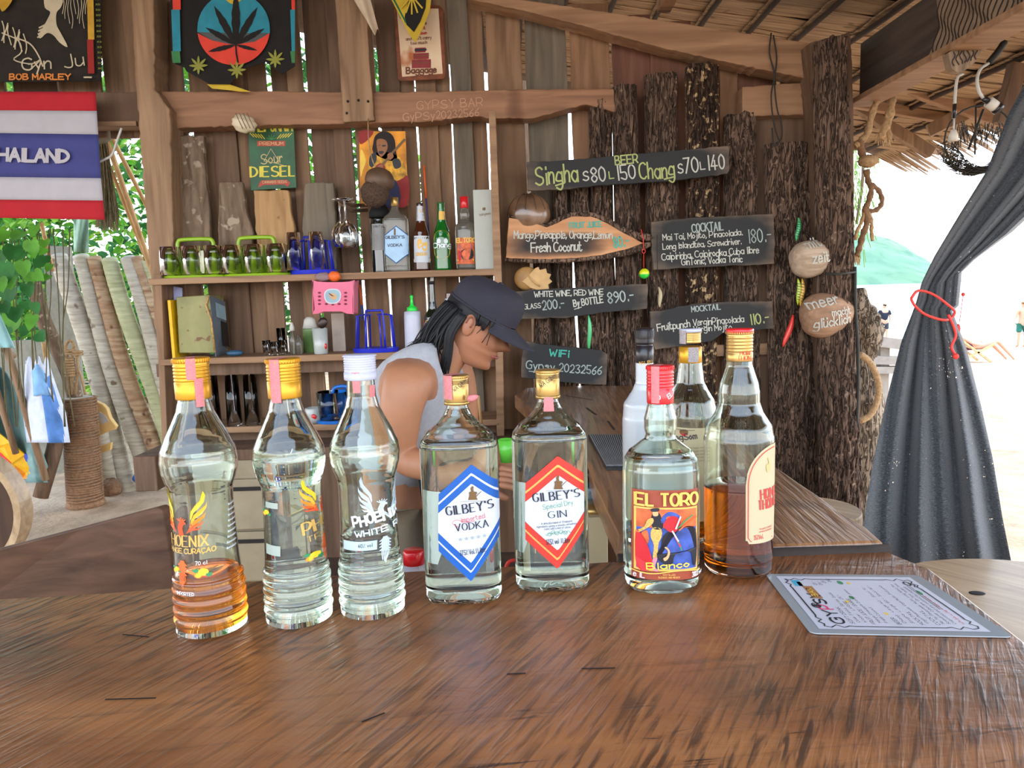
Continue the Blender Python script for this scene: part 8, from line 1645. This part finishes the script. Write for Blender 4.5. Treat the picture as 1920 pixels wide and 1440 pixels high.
mr = N('ShaderNodeMapRange'); mr.inputs[1].default_value = 1.03; mr.inputs[2].default_value = 1.045; mr.inputs[3].default_value = 1; mr.inputs[4].default_value = 0; L.new(ad.outputs[0], mr.inputs[0]); L.new(mr.outputs[0], b.inputs['Alpha'])
rows = [(150, 1925, 2180), (215, 1890, 2140), (320, 1850, 2062), (400, 1800, 1985), (480, 1752, 1898), (530, 1728, 1830), (572, 1716, 1786), (640, 1690, 1812), (750, 1662, 1840), (850, 1640, 1862), (960, 1622, 1880), (1060, 1612, 1900), (1300, 1598, 1935)]
cu = thing('shade_curtain', 'black shade net curtain tied in the middle at the right side of the bar', 'curtain', (1.2, 2.0, .5)); Yc = 2.02
def crt(u, v):
    k = v * (len(rows) - 1); i = min(len(rows) - 2, int(k)); f_ = k - i; y = lerp(rows[i][0], rows[i + 1][0], f_); xl, xr = lerp(rows[i][1], rows[i + 1][1], f_), lerp(rows[i][2], rows[i + 1][2], f_)
    w = (xr - xl) / FPX * Yc; fold = math.sin(u * 31 + 1.2 * math.sin(v * 5)) * .6 + math.sin(u * 17 + 2 + v * 2) * .6
    slant = (-45 * u if y < 560 else 12 * u)
    return PY(lerp(xl, xr, u), y + slant, Yc + fold * .024 * min(1.6, w / .14) + .03 * math.cos(u * math.pi))
mb = MB('shade_net'); mb.grid(crt, 110, 90); mb.build('net_cloth', cu)
tie = [(1708, 560), (1722, 545), (1750, 552), (1778, 572), (1790, 584), (1784, 596), (1768, 600), (1736, 590), (1716, 574), (1708, 560)]
rc = thing('red_tie_cord', 'red cord tying the black curtain together', 'cord', PY(1750, 590, 1.95)); mb = MB('string_red'); mb.tube(catmull([PY(x, y, 1.93 + .03 * (x > 1780)) for x, y in tie], 4), .0035, 6); mb.build('loop', rc)
mb = MB('string_red'); mb.tube(catmull([PY(x, y, 1.92) for x, y in ((1778, 590), (1788, 612), (1792, 630), (1784, 650), (1790, 664))], 4), .0035, 6); mb.ball(PY(1792, 668, 1.92), .008, 8, 6); mb.build('loose_end', rc, kind='stuff')
mb = MB('string_red'); mb.tube([PY(1806, 552, 2.0), PY(1799, 604, 2.0)], .001, 4); mb.ball(PY(1796, 616, 2.0), (.007, .006, .013), 8, 6); mb.ball(PY(1806, 552, 2.0), .005, 8, 6); tag(mb.build('red_lure_on_line'), 'small red lure hanging on a thread at the right edge of the curtain', 'fishing lure')
# driftwood and porous root behind the corner post
barkmat('drift', (58, 47, 38), (166, 148, 126), (126, 108, 90), (178, 162, 140), .64)
dw = thing('driftwood_trunk', 'gnarled grey driftwood trunk behind the corner post', 'driftwood', (PY(1625, 1000, 3.3).x, 3.3, 0)); mb = MB('drift')
mb.tube(catmull([PY(x, y, 3.3) for x, y in ((1612, 540), (1614, 575), (1622, 600), (1630, 640), (1626, 670), (1616, 690))], 5), [.02, .025, .03, .035, .04, .045, .05, .055, .06, .062, .064, .066, .066, .064, .06, .055, .05, .045, .04, .036, .03, .028, .026, .025, .022, .02], 14, rfun=lambda i, k: 1 + .3 * nz(i * .5, k * 1.3)); mb.build('upper_knot', dw)
mb = MB('drift'); mb.tube(catmull([PY(x, y, 3.32) for x, y in ((1612, 560), (1612, 680), (1620, 760), (1622, 860), (1618, 1000), (1620, 1180))], 6), [.03 + .05 * min(1, k / 12) for k in range(31)], 18, rfun=lambda i, k: 1 + .22 * nz(i * .9, k * 1.7)); mb.build('porous_trunk', dw)
mb = MB('rope'); mb.tube(catmull([PY(x, y, 3.2) for x, y in ((1612, 664), (1628, 676), (1642, 700), (1648, 730), (1642, 760), (1630, 780), (1612, 790))], 5), .014, 8); tag(mb.build('thick_rope'), 'thick pale rope looped round the driftwood trunk', 'rope')
br2 = thing('beach_rail', 'grey wooden rail and bench beyond the driftwood', 'rail', (PY(1660, 700, 6.5).x, 6.5, 0)); rm = mat('rail_grey', (150, 140, 128), .85, var=.1)
for a, b_, th in (((1638, 639), (1740, 652), .09), ((1628, 674), (1740, 678), .07), ((1630, 693), (1740, 693), .06)): mb = MB(rm); mb.beam(PY(*a, 6.5), PY(*b_, 6.5), .12, th); mb.build('board', br2)
for px in (1630, 1656, 1730): mb = MB(rm); p = PY(px, 645, 6.55); mb.beam((p.x, p.y, p.z), (p.x, p.y, gz(p.x, p.y) - .05), .08, .08, up=(0, 1, 0)); mb.build('leg', br2)
# knotted rope hanging under the eave
hrp = thing('knotted_rope', 'frayed knotted rope dangling from the dark side beam against the sky', 'rope', PY(1640, 480, 2.9)); 
for pts, r0, m_ in (([(1650, 176), (1636, 210), (1626, 250), (1610, 268), (1602, 275)], .013, 'rope'), ([(1676, 162), (1672, 190), (1668, 220), (1656, 248), (1650, 262)], .015, 'rope'), ([(1676, 190), (1664, 214), (1666, 238), (1668, 262)], .009, 'rope'), ([(1612, 262), (1616, 286), (1624, 304)], .014, 'rope_brown'), ([(1624, 318), (1628, 340), (1634, 352), (1628, 380), (1622, 392), (1626, 416), (1618, 440), (1612, 462), (1606, 480)], .011, 'rope_brown'), ([(1634, 346), (1648, 358), (1654, 376), (1648, 390), (1634, 396), (1624, 390)], .009, 'rope_brown'), ([(1628, 396), (1634, 412), (1634, 430), (1636, 452)], .007, 'rope'), ([(1622, 392), (1616, 414), (1606, 436), (1604, 450)], .007, 'rope')):
    mb = MB(m_); P_ = catmull([PY(x, y, 2.9) for x, y in pts], 5); mb.tube(P_, [r0 * (1 + .18 * math.sin(k * 1.6)) for k in range(len(P_))], 8); mb.build('rope_strand', hrp)
mb = MB('rope'); mb.ball(PY(1628, 302, 2.9), (.038, .03, .024), 16, 10, fn=lambda a, b_: 1 + .2 * nz(a * 2, b_ * 4)); mb.build('knot', hrp); mb = MB('rope')
for k in range(40): x = rg.uniform(1644, 1674); mb.tube([PY(x, 250, 2.9), PY(x + rg.uniform(-6, 6), 262 + rg.uniform(0, 14), 2.9)], .0018, 4, cap=False)
for k in range(24): x = rg.uniform(1602, 1612); mb.tube([PY(x, 476, 2.9), PY(x + rg.uniform(-4, 4), 486 + rg.uniform(0, 12), 2.9)], .0016, 4, cap=False)
mb.build('frayed_end', hrp, kind='stuff')
# hanging lights
def socket(label, cable, p_end, tilt, shade_m, Y):
    t_ = thing('lamp_socket', label, 'light', PY(*p_end, Y)); mb = MB('white_paint'); mb.tube(catmull([PY(x, y, Y) for x, y in cable], 5), .005, 6); mb.build('cable', t_); return t_
l1 = socket('white bell shaped lamp holder hanging on a white cable from the eave', [(1806, 138), (1796, 144), (1792, 165), (1790, 195)], (1787, 264), 0, 'white_paint', 2.5)
mb = MB('cap_black'); mb.tube([PY(1790, 195, 2.5), PY(1789, 222, 2.5)], .006, 8); mb.build('sleeve', l1); mb = MB('white_paint'); mb.tube([PY(1789, 222, 2.5), PY(1788, 246, 2.5)], .003, 6); mb.build('lower_cable', l1); c = PY(1787, 264, 2.5); mb = MB(mat('lamp_ivory', (214, 206, 192), .5)); mb.lathe([(0, 0), (0, .016), (.018, .014), (.034, .008), (.038, 0)], 16, c=c); mb.build('holder', l1)
l2 = socket('white and dark lamp socket dangling on a curved white cable at the top right', [(1854, 118), (1838, 130), (1832, 150), (1836, 172), (1844, 184)], (1868, 208), 0, 'white_paint', 2.4)
a_, b_ = PY(1844, 184, 2.4), PY(1874, 206, 2.4)
for k0, k1, r0, m_ in ((0, .35, .009, 'cap_black'), (.3, .75, .017, 'lamp_ivory'), (.75, 1, .018, 'cap_black')): mb = MB(m_); mb.tube([a_.lerp(b_, k0), a_.lerp(b_, k1)], r0, 14); mb.build('socket_part', l2)
mb = MB('cord_dark'); mb.tube(catmull([PY(x, y, 2.4) for x, y in ((1854, 118), (1872, 96), (1884, 78))], 3), .010, 6); mb.build('dark_plug', l2)
fs = thing('carved_fish', 'small dark and tan carved fish head hanging under the side beam', 'carving', PY(1790, 128, 2.3)); mb = MB('carved_pale'); pxslab(mb, [(1778, 100), (1790, 92), (1836, 76), (1846, 74), (1840, 96), (1828, 116), (1810, 132), (1796, 136), (1784, 128)], 2.3, .03, rough=1.5); mb.build('body', fs); mb = MB('carve_dark')
for k in range(7): ribbon(mb, [(1788 + 7 * k + 3 * math.sin(j * 1.3 + k), 98 - 2 * k + 5 * j) for j in range(6)], 2.4, planefn(2.3, .002))
mb.build('carving', fs)
# net ball under the eave
nb = thing('fishing_net_bundle', 'black fishing net bundle on a wire hoop hanging before the sky', 'net', PY(1835, 318, 2.6)); C_ = PY(1836, 262, 2.6); mb = MB('cord_dark'); rn = random.Random(9)
for k in range(150):
    a0, a1 = rn.uniform(0, 3.14), rn.uniform(0, 3.14); R0 = .115 * rn.uniform(.86, 1.04); mb.tube([C_ + Vector((R0 * math.cos(a0 + (a1 - a0) * j / 6), .05 * math.sin(j + k), -R0 * math.sin(a0 + (a1 - a0) * j / 6) * .95)) for j in range(7)], .0011, 3, cap=False)
for k in range(60):
    x = rn.uniform(1786, 1880); mb.tube([PY(x, 232 + rn.uniform(-6, 14), 2.6), PY(x + rn.uniform(-14, 14), 262 + rn.uniform(-12, 22), 2.6 + rn.uniform(-.05, .05))], .0014, 3, cap=False)
mb.build('net_threads', nb, kind='stuff'); mb = MB('cord_dark'); mb.tube([C_ + Vector((.118 * math.cos(k * .262), 0, .112 * math.sin(k * .262))) for k in range(25)], .003, 6, cap=False); mb.build('hoop', nb)
mb = MB('cord_dark'); mb.tube([PY(1844, 205, 2.6), PY(1816, 280, 2.6)], .004, 6); mb.tube([PY(1830, 200, 2.6), PY(1828, 290, 2.6)], .003, 6); mb.build('hanger', nb, kind='stuff')
gc = MB(mat('clip_green', (40, 180, 100), .4, coat=.3)); gc.ball(PY(1910, 215, 2.2), (.016, .012, .013), 12, 8); tag(gc.build('green_clip'), 'bright green clip at the top of the black curtain', 'clip')
# casuarina branches beyond the eave
cs = thing('casuarina_branch', 'wispy green needle branches hanging outside left of the open sky', 'branch', PY(1625, 340, 6.0)); mb = MB('leaf_c')
for k in range(420):
    x, y = rn.uniform(1596, 1660), rn.uniform(196, 470); 
    if rn.random() < (x - 1600) / 75 + (y - 200) / 500: continue
    p = PY(x, y, 6.0 + rn.uniform(-.4, .4)); mb.tube([p, p + Vector((rn.uniform(-.03, .05), 0, -rn.uniform(.06, .2)))], .0034, 3, cap=False)
mb.build('needles', cs, kind='stuff'); mb = MB('trunk_bark'); mb.tube(catmull([PY(x, y, 6.0) for x, y in ((1590, 180), (1612, 260), (1618, 330), (1606, 420))], 4), .012, 6); mb.build('twig', cs)
